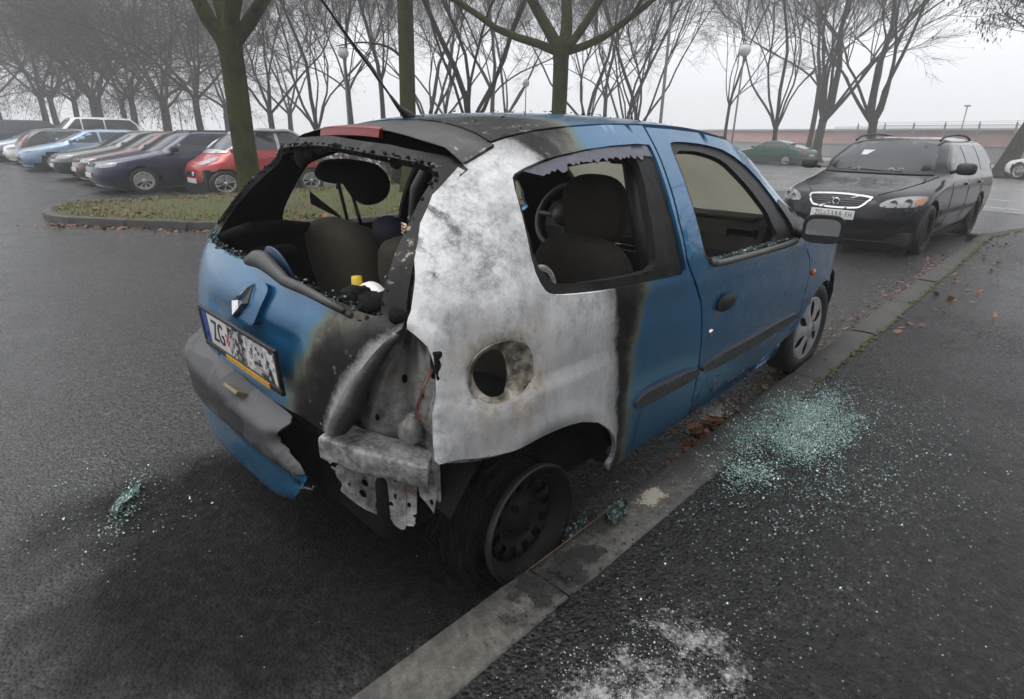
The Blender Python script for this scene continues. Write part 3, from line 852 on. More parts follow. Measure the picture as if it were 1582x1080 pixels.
panel('window_frame', grow(QWIN, .008), inset(sideR, .012), M_soot, clio, [chaikin([(.060, 1.221), (.108, 1.244), (.235, 1.262), (.45, 1.280), (.655, 1.288), (.67, 1.262), (.640, 1.19), (.605, 1.10), (.58, 1.0), (.572, .926), (.42, .924), (.282, .932), (.09, .950), (.04, .962), (.0, 1.018), (.028, 1.13)], 1)], .02, .03,
      disp=lambda a, b: .006 * mnoise.noise(Vector((a * 25, b * 25, 2))))
# torn glass film left along the top of the quarter window
rnd = random.Random(3)
top = [(.25, 1.278), (.466, 1.306), (.775, 1.320)]
low = []
for i in range(46):
    u = i / 45; x = .768 - u * .60
    low.append((x, np.interp(x, [.07, .25, .466, .8], [1.225, 1.262, 1.284, 1.293]) - .010 + rnd.uniform(-.010, .008) - .016 * max(0, mnoise.noise(Vector((x * 14, 0, 0))))))
panel('glass_remnant', [(.10, 1.246)] + top + low, inset(sideR, .006), simple('smoked glass film', (.09, .09, .12), .4, nz=.4, ns=40), clio, res=.02, thick=.004)
# body-coloured bright edge of the lower window sill is the panel itself; grey sill strips on the ledges
def strip(name, P, mat, parent, r=(.012, .02), off=.004, fn=sideR, n=8):
    mb = MB(); Q = catmull(P, 6)
    mb.tube([Vector(fn(a, b)) + Vector((0, -off if fn is sideR else off, 0)) for a, b in Q], r[0], n)
    return mb.build(name, mat, parent)
strip('window_sill', [(.965, .905), (1.0, .891), (1.3, .884), (1.7, .880), (1.86, .886)], simple('sill rubber', (.085, .08, .076), .5, nz=.3), door, (.014, 0), .006)
# crumbs of window glass on the ledges
def crumbs(name, gen, n, seed, parent, smin=.003, smax=.009):
    rnd = random.Random(seed); mb = MB()
    for _ in range(n):
        p = Vector(gen(rnd)); s = rnd.uniform(smin, smax)
        M_ = Matrix.Rotation(rnd.uniform(0, 6), 3, 'Z') @ Matrix.Rotation(rnd.uniform(-.8, .8), 3, 'X')
        V = [M_ @ Vector((rnd.uniform(.5, 1.2) * sx * s, rnd.uniform(.5, 1.2) * sy * s, sz * s * .6)) + p for sx in (-1, 1) for sy in (-1, 1) for sz in (-1, 1)]
        mb.add(V, [(0, 1, 3, 2), (4, 6, 7, 5), (0, 4, 5, 1), (2, 3, 7, 6), (0, 2, 6, 4), (1, 5, 7, 3)])
    o = mb.build(name, M_crumb, parent)
    return tag(o, kind='stuff')
def on_sill(r):
    a = r.choice([r.gauss(1.0, .02), r.gauss(1.30, .06), r.gauss(1.58, .06), r.uniform(.98, 1.8)])
    return (a, -c_Y(a, .89) + r.uniform(.0, .03), .895 + r.uniform(0, .01))
crumbs('glass_crumbs', on_sill, 220, 5, door, .002, .006)

# --- front wing, sill, roof, bonnet -------------------------------------------
WING = [(2.075, .32), (2.09, .325), (2.188, .381), (2.246, .466), (2.315, .529), (2.416, .568), (2.53, .58), (2.64, .55), (2.74, .48), (2.80, .40), (2.83, .30), (3.0, .30), (3.08, .5), (3.02, .70), (2.8, .80), (2.45, .875), (2.16, .935), (2.10, .945), (1.992, .895), (1.996, .848), (2.052, .817), (2.117, .757), (2.150, .686), (2.150, .598), (2.156, .437), (2.12, .37)]
for fn, o_ in ((sideR, (0, -1, 0)), (sideL, (0, 1, 0))):
    wg = panel('front_wing', WING, fn, M_blue, clio, [], .035, .015, out=o_, inner=M_blackpl,
          disp=lambda a, b: .012 * math.exp(-((math.hypot(a - 2.472, b - .28) - .315) / .03) ** 2) if b < .75 else 0)
    if fn is sideR:
        panel('indicator', ell(2.205, .675, .030, .019), lambda a, b: tuple(Vector(sideR(a, b)) + Vector((0, -.006 - .008 * max(0, 1 - math.hypot((a - 2.205) / .03, (b - .675) / .019) ** 2), 0))), M_orange, wg, res=.01, thick=.006)
for fn, o_ in ((sideR, (0, -1, 0)), (sideL, (0, 1, 0))):
    panel('sill', [(1.0, .20), (1.0, .275), (1.76, .255), (1.93, .283), (2.05, .30), (2.04, .22), (1.6, .195)], inset(fn, .012), M_blue, clio, [], .05, .03, out=o_)
panel('door', DOOR, sideL, M_blue, clio, [DH], .06, .03, out=(0, 1, 0), inner=M_blackpl)
def roofz(x, y):
    zs = hermite(x, [-.2, .06, .125, .214, .388, .599, .819, 1.2, 1.431], [1.255, 1.318, 1.335, 1.352, 1.371, 1.384, 1.389, 1.378, 1.350])
    ys = hermite(x, [-.2, .06, .214, .388, .82, 1.2, 1.431], [.47, .495, .515, .522, .522, .545, .573])
    cr = hermite(x, [-.2, .0, .14, .4, .8, 1.2, 1.431], [.052, .055, .052, .045, .040, .038, .03])
    return zs + cr * (1 - min(1.2, abs(y) / ys) ** 2.3)
def roof(a, b): return (a, b, roofz(a, b))
ROOF = [(.075, -.490)] + [(.075 + .055 * (1 - (abs(y) / .5) ** 2) , y) for y in (-.4, -.3, -.2, -.1, 0, .1, .2, .3, .4)] + [(.075, .490), (.214, .509), (.388, .516), (.82, .518), (1.2, .538), (1.40, .556)] + [(1.40 + .06 * (1 - (abs(y) / .556) ** 2), y) for y in (.4, .2, 0, -.2, -.4)] + [(1.40, -.556), (1.2, -.538), (.82, -.518), (.388, -.516), (.214, -.509)]
RH = [(-.3, -.7), (.35, -.7), (.39, -.52), (.40, -.42), (.32, -.30), (.22, -.18), (.12, -.10), (-.3, -.05)]
RA = [(.10, -.44), (.16, -.46), (.22, -.42), (.16, -.39)]
rf_ = panel('roof', ROOF, roof, M_burn, clio, [], .03, .012, out=(0, 0, 1), inner=M_char,
      attrs=dict(d_ash=lambda V, v: sdist(v[:, 0], v[:, 1], RA) + .025, d_heat=lambda V, v: sdist(v[:, 0], v[:, 1], RH), d_rust=far_, d_spot=far_, d_grey=far_))
def on_roof(r):
    a = r.uniform(.1, 1.25); b = -abs(r.gauss(0, .28)) if r.random() < .7 else r.uniform(-.45, .45); b = max(-.5, b); return (a, b, roofz(a, b) + .004)
rnd = random.Random(8); mb = MB()
for _ in range(130):
    p = Vector(on_roof(rnd)); s = rnd.choice([.003, .004, .006, .010])
    mb.add([p + Vector((rnd.uniform(-1, 1) * s, rnd.uniform(-1, 1) * s, rnd.uniform(0, 1) * s)) for _ in range(5)], [(0, 1, 2), (0, 2, 3), (0, 3, 4), (0, 1, 4), (1, 2, 4)])
tag(mb.build('soot_flakes', M_char, rf_), kind='stuff')
def bonnet(a, b): return (a, b, hermite(a, [2.05, 2.3, 2.7, 3.0, 3.15], [.965, .92, .845, .755, .66]) + .03 * (1 - (b / .75) ** 2) - .02)
panel('bonnet', [(2.15, -.70), (2.12, -.4), (2.10, 0), (2.12, .4), (2.15, .70), (2.6, .70), (2.95, .60), (3.08, .40), (3.12, 0), (3.08, -.40), (2.95, -.60), (2.6, -.70)], bonnet, M_blue, clio, [], .06, .012, out=(0, 0, 1))
mb = MB()
P = [(x_, -c_Y(min(x_, 3.1), .45) * f) for x_, f in ((2.83, 1.0), (3.0, .93), (3.14, .78), (3.20, .5), (3.22, .2))]
P = P + [(x_, -y_) for x_, y_ in P[::-1]]
V = []; F = []
prof = [(0, .62), (.035, .56), (.045, .45), (.03, .30), (0, .22)]
for i, (x_, y_) in enumerate(P):
    q = Vector((x_ - 2.4, y_)).normalized()
    for d_, z_ in prof: V.append((x_ + q.x * d_, y_ + q.y * d_, z_))
m = len(prof)
for i in range(len(P) - 1):
    for j in range(m - 1): F.append((i * m + j, i * m + j + 1, (i + 1) * m + j + 1, (i + 1) * m + j))
mb.add(V, F, True); mb.build('front_bumper', M_blue, clio)
mb = MB(); mb.box((3.05, 0, .55), (.12, 1.1, .5), .05); mb.build('front_grille', M_blackpl, clio)
# --- tailgate -------------------------------------------------------------------
GATE = [(-.440, .563), (-.30, .575), (0, .568), (.176, .576), (.356, .60), (.44, .62), (.50, .665), (.53, .72), (.575, .79), (.61, .845), (.644, .885), (.642, .93), (.615, 1.0), (.592, 1.06), (.566, 1.122), (.548, 1.188), (.535, 1.245), (.48, 1.29), (.3, 1.318), (0, 1.330),
        (-.3, 1.310), (-.48, 1.280), (-.528, 1.250), (-.540, 1.188), (-.560, 1.122), (-.588, 1.06), (-.610, 1.0), (-.636, .93), (-.644, .889), (-.614, .853), (-.581, .80), (-.544, .743), (-.502, .671), (-.461, .602)]
GWIN = chaikin([(-.585, .912), (-.534, .914), (-.486, .926), (-.388, .936), (-.224, .948), (-.012, .958), (.192, .96), (.40, .968), (.53, .975), (.578, .99), (.575, 1.04), (.545, 1.12), (.522, 1.19), (.495, 1.24), (.42, 1.272), (.25, 1.292), (0, 1.303), (-.30, 1.283), (-.45, 1.262), (-.49, 1.235), (-.512, 1.173), (-.527, 1.123), (-.540, 1.07), (-.552, 1.02), (-.566, .965)], 1)
H_G = [(-.9, 1.7), (-.9, .4), (-.262, .4), (-.268, .60), (-.322, .70), (-.378, .77), (-.44, .835), (-.50, .882), (-.53, .922), (-.40, .975), (0, 1.02), (.45, 1.03), (.57, 1.03), (.66, 1.03), (.9, 1.03), (.9, 1.7)]
A_G = [(-.70, .905), (-.618, .872), (-.592, .845), (-.562, .80), (-.520, .738), (-.476, .664), (-.436, .600), (-.42, .55), (-.7, .55)]
def g_disp(a, b):
    d = 0.0
    if b < .95:
        q = max(abs(a) / .30, abs(b - .712) / .098)
        d -= .014 * (1 - min(1, max(0, (q - .88) / .22)))
    if a < -.2 and b < .9: d += .012 * mnoise.noise(Vector((a * 6, b * 6, 1))) * min(1, (-.2 - a) * 4) + .020 * max(0, (-.32 - a)) / .3
    return d
gate = panel('tailgate', GATE, rear, M_burn, clio, [GWIN], .022, .022, out=(-1, 0, 0), inner=M_char, disp=g_disp,
      attrs=dict(d_ash=lambda V, v: sdist(v[:, 0], v[:, 1], A_G) - .006, d_heat=lambda V, v: sdist(v[:, 0], v[:, 1], H_G), d_rust=far_, d_spot=far_, d_grey=far_))
# bent-out right edge of the tailgate: folded flange
E_ = [tuple(q) for q in catmull([(-.640, .886), (-.614, .853), (-.581, .80), (-.544, .743), (-.502, .671), (-.461, .602), (-.440, .563)], 6)]
V = []; F = []; ED = []
for i, (a, b_) in enumerate(E_):
    p = Vector(rear(a, b_)); u = i / (len(E_) - 1); w = .010 + .062 * min(1, u * 1.5) ** .8 - .02 * max(0, u - .85) / .15
    p += Vector((-.012 - .014 * max(0, -.32 - a) / .3, 0, 0))
    for k in range(6):
        s = k / 5; ED.append(s)
        V.append(p + Vector((w * s * 1.05, -.012 * math.sin(s * 2.6) - .01 * s, -.006 * s + .003 * mnoise.noise(p * 14 + Vector((s, 0, 0))))))
for i in range(len(E_) - 1):
    for k in range(5): F.append((i * 6 + k, (i + 1) * 6 + k, (i + 1) * 6 + k + 1, i * 6 + k + 1))
t = Mt('scorched flange'); o = t.obj()
a1 = t.noise(o, 10, 7, .65)
ed = t.n('Attribute', attribute_name='d_edge').outputs['Fac']
M_flange = t.pbr(Base_Color=t.ramp(t.math('ADD', ed, t.math('MULTIPLY', t.math('SUBTRACT', a1, .5), .7)), [(.02, (.62, .62, .61)), (.16, (.28, .28, .28)), (.38, (.07, .07, .07)), (.8, (.015, .015, .015))]), Roughness=.7)
mesh_obj('tailgate_flange', V, F, M_flange, gate, True, None, dict(d_edge=ED))
# ragged glass and rubber left round the rear window
rnd = random.Random(17)
mb = MB()
G = np.array(GWIN)
for k in range(len(GWIN)):
    a = Vector(GWIN[k]); b_ = Vector(GWIN[(k + 1) % len(GWIN)])
    n_ = max(1, int((b_ - a).length / .007))
    for j in range(n_):
        q = a.lerp(b_, j / n_); p = Vector(rear(q.x, q.y)); s = .0045 + .006 * abs(mnoise.noise(Vector((q.x * 11, q.y * 11, 4))))
        if q.y > 1.2: s *= 1.2
        mb.sphere(p + Vector((.004 + rnd.uniform(0, .01), rnd.uniform(-.006, .006), rnd.uniform(-.008, .006))), (s, s * 1.3, s), 6, 4)
mb.build('window_seal', M_char, gate)
def on_gate(r):
    if r.random() < .75:
        a = r.uniform(-.53, .56); b_ = np.interp(a, [-.6, -.388, 0, .4, .56], [.912, .936, .958, .968, .985]) + abs(r.gauss(0, .008)) - .004
    else:
        k = r.randrange(8, len(GWIN)); a, b_ = GWIN[k]; a += r.gauss(0, .006); b_ += r.gauss(0, .006)
    return (c_X(a, b_) + r.uniform(-.008, .02), a, b_)
crumbs('glass_crumbs', on_gate, 300, 6, gate, .0015, .0042)
# hanging molten drips under the roof rim
for y_, z0, l_, w_ in ((.20, 1.30, .075, .045), (.13, 1.30, .05, .03), (-.33, 1.285, .04, .03), (.05, 1.30, .03, .04)):
    x_ = c_X(y_, z0) + .02
    mb = MB(); mb.sphere((x_, y_, z0 - l_ * .4), (.014, w_, l_ * .65), 8, 8, fn=lambda p: Vector((p.x, p.y * (1 + .35 * mnoise.noise(p * 3)), p.z))); mb.build('molten_trim', M_char, gate)
# emblem on its raised mount
MT = chaikin([(.02, .905), (-.03, .912), (-.08, .921), (-.128, .918), (-.142, .900), (-.115, .855), (-.086, .805), (-.060, .786), (.01, .778), (.075, .788), (.078, .81), (.05, .87)], 2)
mount = panel('emblem_mount', MT, rear, M_blue, gate, [], .02, .03, off=.014, out=(-1, 0, 0))
EO = [(-.122, .926), (-.134, .921), (-.128, .905), (-.087, .866), (.015, .807), (.030, .809), (.023, .835), (-.005, .864)]
EI = [(-.105, .903), (-.093, .890), (-.060, .866), (-.019, .834), (.000, .828), (-.005, .846), (-.045, .874)]
def emb(a, b):
    return (c_X(a, b) - .026 - .010 * (1 if (a + b) > .81 else .4), a, b)
V = []; F = []
eo = [(-.053, .916), (-.036, .853), (.041, .790), (.056, .847)]       # top, right, bottom, left corners of the lozenge
ei = [(-.030, .888), (-.013, .852), (.026, .822), (.034, .850)]
em = [tuple((np.array(a) + np.array(b)) / 2) for a, b in zip(eo, ei)]
for ring_, dd in ((eo, .004), (em, .017), (ei, .002)):
    for a, b in ring_: V.append((c_X(a, b) - .014 - dd, a, b))
for r0 in range(2):
    for k in range(4): F.append((r0 * 4 + k, r0 * 4 + (k + 1) % 4, (r0 + 1) * 4 + (k + 1) % 4, (r0 + 1) * 4 + k))
mesh_obj('emblem', V, F, M_chrome, mount, False)
# wiper
mb = MB()
wp = [(.00, .972), (-.05, .985), (-.10, .986), (-.17, .972), (-.25, .955), (-.34, .945), (-.42, .934), (-.50, .920)]
mb.tube([Vector(rear(a, b)) + Vector((-.035 + .01 * (i > 4), 0, 0)) for i, (a, b) in enumerate(wp)], [.014, .026, .028, .021, .016, .014, .012, .007], 10)
mb.tube([Vector(rear(a, b)) + Vector((-.012, 0, -.008)) for a, b in [(-.12, .975), (-.25, .948), (-.38, .935), (-.51, .915)]], .008, 6)
mb.sphere(Vector(rear(-.055, .985)) + Vector((-.03, 0, 0)), (.03, .042, .026), 14, 8)
mb.build('rear_wiper', M_mould, gate)
mb = MB(); mb.lathe([(.0, 0), (.075, 0), (.078, .004), (.075, .008), (0, .008)], Matrix.Translation((-.43, -.125, .955)) @ Matrix.Rotation(R(75), 4, 'Y'), 28)
mb.build('wiper_boss', simple('dark blue painted steel', (.012, .04, .085), .4, nz=.4), gate)
# melted lumps in the window corner
mb = MB(); rnd = random.Random(5)
for k in range(16):
    u = rnd.random(); p = Vector((-.40 + .05 * rnd.random(), -.43 - .19 * u, .895 + .05 * rnd.random()))
    mb.sphere(p, (rnd.uniform(.015, .035), rnd.uniform(.02, .04), rnd.uniform(.015, .03)), 9, 7, fn=lambda q: q * (1 + .4 * mnoise.noise(q * 2.2 + Vector((k, 0, 0)))))
mb.build('melted_trim', M_char, gate)

# number plate
def text_geo(s, size, ext=.0015, sx=.75):
    cu = bpy.data.curves.new('txt', 'FONT'); cu.body = s; cu.size = size; cu.extrude = ext; cu.align_x = 'CENTER'; cu.align_y = 'CENTER'
    o = bpy.data.objects.new('txt', cu); COL.objects.link(o)
    me = bpy.data.meshes.new_from_object(o.evaluated_get(bpy.context.evaluated_depsgraph_get()))
    V = [Vector((v.co.x * sx, v.co.y, v.co.z)) for v in me.vertices]; F = [tuple(p.vertices) for p in me.polygons]
    bpy.data.objects.remove(o); bpy.data.curves.remove(cu); bpy.data.meshes.remove(me)
    return V, F
def plate(parent, origin, ux, uy, texts, w=.52, h=.11, eu=False, frame=True, name='number_plate', blot=False):
    """ux: text direction, uy: up; flat plate with frame, shield and raised characters"""
    ux = Vector(ux).normalized(); uy = Vector(uy).normalized(); un = ux.cross(uy); O = Vector(origin)
    M3 = Matrix((ux, uy, un)).transposed()
    mb = MB(); mb.box(O, (w, h, .006), .002, M3)
    mat = M_plate_blot if blot else M_plate
    pl = mb.build(name, mat, parent)
    if frame:
        mb = MB()
        for c_, d_ in (((0, h / 2 + .006), (w + .03, .012)), ((0, -h / 2 - .010), (w + .03, .020)), ((w / 2 + .007, 0), (.014, h)), ((-w / 2 - .007, 0), (.014, h))):
            mb.box(O + ux * c_[0] + uy * c_[1] + un * .001, (*d_, .012), .003, M3)
        mb.build('plate_frame', M_blackpl, pl)
    if eu:
        mb = MB(); mb.box(O + ux * (-w / 2 + .022) + un * .0033, (.042, h - .006, .002), 0, M3); mb.build('blue_band', simple('plate blue', (.012, .045, .25), .35), pl)
    for s, x_, y_, sz, sx in texts:
        adv = sz * sx * .72
        for ci, ch in enumerate(s):
            mb = MB(); V, F = text_geo(ch, sz, .001, sx); mb.add([M3 @ (v + Vector((x_ + (ci - (len(s) - 1) / 2) * adv, y_, .004))) + O for v in V], F); mb.build('plate_character', simple('plate black', (.012, .012, .012), .4), pl)
    return pl, O, ux, uy, un, M3
M_plate = simple('plate white', (.62, .62, .60), .35, nz=.12, ns=30)
# the rear plate is blistered and illegible to the right: dirt in hard little patches
t = Mt('spoiled plate'); o = t.obj()
cell = t.n('TexVoronoi', {'Vector': o, 'Scale': 78.0, 'Randomness': .25}, distance='CHEBYCHEV').outputs['Color']
cv = t.n('SeparateColor', {'Color': cell}).outputs[0]
big = t.n('TexVoronoi', {'Vector': t.n('Mapping', {'Vector': o, 'Scale': (1, 1.0, .45)}).outputs[0], 'Scale': 26.0}).outputs['Color']
bv = t.n('SeparateColor', {'Color': big}).outputs[0]
m_ = t.math('ADD', t.math('MULTIPLY', cv, .55), t.math('MULTIPLY', bv, .45))
cc = t.ramp(m_, [(.22, (.012, .012, .012)), (.38, (.04, .04, .04)), (.44, (.30, .28, .29)), (.6, (.48, .45, .46)), (.8, (.66, .65, .66))])
yy = t.n('SeparateXYZ', {'Vector': o}).outputs[1]
M_plate_blot = t.pbr(Base_Color=t.mix(t.n('MapRange', {'Value': yy, 1: .065, 2: .060}).outputs[0], (.62, .60, .60), cc), Roughness=.4)
pc = (-.530, -.0, .719); pu = Vector((.004, -.531, -.0195)).normalized()
pl, O, ux, uy, un, M3 = plate(gate, pc, pu, (-.055, .0, 1), [('Z', -.165, -.003, .105, .62), ('G', -.118, -.003, .105, .62), ('HR', -.238, -.030, .022, .8)], eu=True, blot=True)
mb = MB()
for i in range(3):
    for j in range(4):
        if (i + j) % 2 == 0: mb.box(O + ux * (-.078 + i * .0085) + uy * (.010 - j * .010) + un * .0036, (.0085, .010, .0016), 0, M3)
mb.build('plate_shield', simple('shield red', (.42, .04, .04), .4), pl)
mb = MB(); mb.box(O + ux * (.055) + uy * (-.0655) + un * .009, (.30, .017, .003), 0, M3); mb.build('plate_strip', simple('holder yellow', (.50, .27, .03), .45, nz=.3, ns=60), pl)

# --- spoiler lip with high brake light -----------------------------------------
ys = np.linspace(-.512, .508, 40); V = []; F = []
def sp(y):
    q = abs(y + .02) / .515
    xf = .078 + .055 * (1 - min(1, (abs(y) / .5)) ** 2) - .02 * max(0, q - .8) * 3; zf = roofz(xf, max(-.5, min(.5, y))) - .004
    xt = -.102 + .056 * q ** 3; zt = 1.358 - .074 * q ** 2.4 - .035 * max(0, q - .86) / .14
    return xf, zf, xt, zt
for y in ys:
    xf, zf, xt, zt = sp(y); w_ = .004 * mnoise.noise(Vector((y * 7, 0, 0)))
    th = 1 - .92 * min(1, q) ** 3.5
    V += [(xf, y, zf), ((xf * .6 + xt * .4), y, zf * .6 + zt * .4 + .010 * th), (xt + .02, y, zt + .004), (xt, y, zt - .004 + w_), (xt - .004, y, zt - .030 * th + w_), (xt + .03, y, zt - .085 * th), (xf - .01, y, zf - .02 - .09 * th)]
for i in range(len(ys) - 1):
    for k in range(7): F.append((i * 7 + k, i * 7 + (k + 1) % 7, (i + 1) * 7 + (k + 1) % 7, (i + 1) * 7 + k))
F += [tuple(range(7)), tuple(range((len(ys) - 1) * 7, len(ys) * 7))[::-1]]
Vn = np.array(V)
t = Mt('scorched spoiler'); o = t.obj()
n1 = t.noise(t.n('Mapping', {'Vector': o, 'Scale': (1, 3, 1)}).outputs[0], 6, 6, .65); n2 = t.noise(o, 26, 6, .7)
yv = t.n('SeparateXYZ', {'Vector': o}).outputs[1]
c = t.mix(n1, (.016, .015, .014), (.075, .070, .064))
blis = t.math('MULTIPLY', t.n('MapRange', {'Value': n2, 1: .56, 2: .62}).outputs[0], t.n('MapRange', {'Value': yv, 1: -.36, 2: -.42}).outputs[0])
c = t.mix(blis, c, (.34, .31, .26))
M_spoil = t.pbr(Base_Color=c, Roughness=.42, Normal=t.bump(n2, .35, .006))
spo = mesh_obj('spoiler', V, F, M_spoil, clio, True)
V = []; F = []
yl = np.linspace(-.195, .150, 12)
for y in yl:
    xf, zf, xt, zt = sp(y)
    V += [(xt + .012, y, zt + .0045), (xt - .002, y, zt - .001), (xt - .007, y, zt - .025), (xt + .01, y, zt - .028)]
for i in range(len(yl) - 1):
    for k in range(3): F.append((i * 4 + k, i * 4 + k + 1, (i + 1) * 4 + k + 1, (i + 1) * 4 + k))
F += [(0, 1, 2, 3), tuple(range((len(yl) - 1) * 4, len(yl) * 4))[::-1]]
mesh_obj('brake_light', V, F, M_red, spo, False)

V = []; F = []; yy = np.linspace(-.50, .50, 30)
for y in yy:
    zt_ = np.interp(abs(y), [0, .3, .48, .535], [1.322, 1.308, 1.280, 1.24]); xf, zf, xt, zt = sp(y)
    V += [(xf - .008, y, zf - .03), (.5 * (xf + c_X(y, zt_)), y, .5 * (zf + zt_) - .05), (c_X(y, zt_) + .014, y, zt_)]
for i in range(len(yy) - 1):
    for k in range(2): F.append((i * 3 + k, i * 3 + k + 1, (i + 1) * 3 + k + 1, (i + 1) * 3 + k))
mesh_obj('tailgate_channel', V, F, M_char, clio, True)

# --- rear bumper (torn off at the right) ---------------------------------------
Pb = []
for k in range(200):
    th = k / 199 * math.pi / 2
    z_ = .5; w_ = c_W(.05, z_)
    Pb.append((c_xr(z_) + CL * (1 - math.cos(th) ** (2 / CP)), w_ * math.sin(th) ** (2 / CP)))
Pb = [Vector(p) for p in Pb]
Pb += [Vector((Pb[-1].x + .02 * k, Pb[-1].y)) for k in range(1, 12)]
cumb = [0]
for i in range(1, len(Pb)): cumb.append(cumb[-1] + (Pb[i] - Pb[i - 1]).length)
def bpath(s):
    sg = 1 if s >= 0 else -1; a = min(abs(s), cumb[-1] - 1e-6)
    i = min(max(int(np.searchsorted(cumb, a)) - 1, 0), len(Pb) - 2); u = (a - cumb[i]) / max(cumb[i + 1] - cumb[i], 1e-9)
    p = Pb[i].lerp(Pb[i + 1], u)
    i0, i1 = max(i - 6, 0), min(i + 7, len(Pb) - 1)
    tg = (Pb[i1] - Pb[i0]).normalized() if a > .03 else Vector((0, 1))
    n = Vector((-tg.y, tg.x))
    if n.x > 0 and p.x < 0: n = -n
    if n.x > .2: n = -n
    n = Vector((-abs(tg.y), abs(tg.x)))
    return (p.x, sg * p.y), (n.x, sg * n.y)
def b_off(z): return hermite(z, [.22, .25, .30, .36, .405, .42, .46, .50, .525, .542, .555, .572, .590, .61], [.012, .034, .042, .048, .053, .062, .066, .069, .071, .070, .063, .043, .016, -.012])
def bfn(a, b):
    p, n = bpath(a); d = b_off(b)
    if a < .0:
        ye = np.interp(b, [.243, .285, .366, .407, .432, .457, .488, .522, .55, .603], [-.17, -.266, -.344, -.363, -.353, -.322, -.272, -.248, -.248, -.285])
        e = max(0, 1 - (a - ye) / .07)
        d += .022 * e * e * math.sin(b * 23) - .018 * e ** 3
    sag = .042 * min(1, max(0, (.22 - a) / .5)) * min(1, max(0, (b - .42) / .17))
    return (p[0] + n[0] * d, p[1] + n[1] * d, b + .006 * (abs(a) > .5) - sag)
EB = [(-.353, .432), (-.326, .452), (-.285, .476), (-.252, .505), (-.245, .535), (-.262, .570), (-.275, .590)]
bump = panel('rear_bumper', [(-.359, .420)] + EB + [(-.262, .602), (0, .600), (.3, .602), (.6, .610), (.9, .616), (1.15, .60), (1.17, .422), (.8, .420), (.3, .420), (-.2, .420)], bfn, M_bump, clio, [], .016, .008, out=(-1, 0, 0), inner=M_blackpl)
panel('bumper_skirt', [(-.363, .407), (-.344, .366), (-.266, .285), (-.17, .240), (.1, .235), (.5, .235), (.9, .24), (1.12, .26), (1.15, .414), (.8, .4145), (.3, .4145), (-.2, .4145), (-.36, .4145)], bfn, M_blue, bump, [], .02, .008, out=(-1, 0, 0), inner=M_blackpl)
mb = MB()
p_ = bfn(.02, .575); mb.box((p_[0] - .004, p_[1], p_[2] + .006), (.05, .10, .014), .005, Matrix.Rotation(R(30), 3, 'Y'))
pl_ = mb.build('plate_lamp', simple('yellowed lens', (.16, .13, .075), .35, nz=.4, ns=60), bump)
# torn plastic shreds at the break
mb = MB(); rnd = random.Random(6)
for k in range(4):
    y0 = -.335 + rnd.uniform(-.02, .03); z0 = rnd.uniform(.36, .43); p = Vector((-.55, y0, z0)); P = [p]
    for j in range(4):
        p = p + Vector((rnd.uniform(-.005, .02), rnd.uniform(-.03, .008), rnd.uniform(-.03, .012))); P.append(p)
    mb.tube(P, [.005, .0045, .004, .003, .0015], 4)
mb.build('torn_plastic', M_bump, bump)

# --- burnt-out rear corner ------------------------------------------------------
def eh(z):
    zs = [.50, .563, .602, .671, .743, .80, .853, .889]
    return Vector((np.interp(z, zs, [-.47, -.465, -.462, -.452, -.434, -.41, -.38, -.345]), np.interp(z, zs, [-.36, -.42, -.445, -.486, -.528, -.565, -.60, -.630]), z))
def eq(z):
    zs = [.46, .556, .60, .674, .72, .793, .849, .889]
    return Vector((np.interp(z, zs, [-.31, -.325, -.33, -.332, -.325, -.316, -.322, -.348]), np.interp(z, zs, [-.715, -.712, -.714, -.712, -.714, -.708, -.69, -.648]), z))
def cav(a, b):
    p = eh(b).lerp(eq(b), a); n = Vector((.72, .62, 0))
    dep = .105 * math.sin(math.pi * min(1, a * .92 + .04)) ** .6 * (1 - .55 * a)
    dep += .06 * max(0, .30 - a) / .30
    dep += .034 * math.sin(a * 9 + b * 14) * math.sin(math.pi * a) + .020 * mnoise.noise(Vector((a * 5, b * 16, 3))) + .010 * abs(math.sin(a * 6 - b * 22))
    if a > .55: dep -= .03 * math.exp(-((a - .72) / .1) ** 2 - ((b - .6) / .05) ** 2)
    return tuple(p + n * dep)
cavp = panel('lamp_recess', [(0, .50), (1, .50), (1, .60), (1, .70), (1, .8), (1, .887), (0, .887), (0, .8), (0, .7), (0, .6)], cav, M_greyst, clio, [], .045, .006, out=(-1, -1, 0), inner=M_char)
mb = MB()
b0 = Vector(cav(.72, .60)); mb.sphere(b0 + Vector((-.012, -.012, 0)), (.035, .035, .045), 14, 10, fn=lambda p: p * (1 + .25 * mnoise.noise(p * 1.7)))
mb.build('lamp_socket', M_greyst, cavp)
mb = MB(); rnd = random.Random(2)
for k in range(6):
    P = []; a0 = Vector(eq(.80)) + Vector((-.005, .005, 0)); a1_ = Vector((-.372, -.690, .675))
    for j in range(9):
        u = j / 8; P.append(a0.lerp(a1_, u) + Vector((rnd.uniform(-1, 1), rnd.uniform(-1, 1), rnd.uniform(-1, 1))) * .006 + Vector((-.02 * math.sin(3.1 * u), -.01 * math.sin(3.1 * u), 0)))
    P += [P[-1] + Vector((rnd.uniform(-.01, .006), rnd.uniform(-.012, .012), rnd.uniform(-.012, .004))) for _ in range(3)]
    mb.tube(P, .0010, 4)
mb.build('copper_wire', M_copper, cavp)
mb = MB(); q_ = Vector(eq(.80)); mb.box(q_ + Vector((-.006, -.004, 0)), (.02, .03, .075), .006); mb.build('melted_plug', M_char, cavp)
mb = MB(); q_ = Vector((-.235, -.505, 1.105))
for k in range(4): mb.tube([q_ + Vector((-.01, .02, .012 - k * .008)), q_ + Vector((-.02, -.01, .012 - k * .008)), q_ + Vector((-.012, -.014, -.012 + k * .004))], .0035, 6)
mb.build('wire_ends', simple('bright copper', (.7, .42, .3), .3, metal=.6), gate)
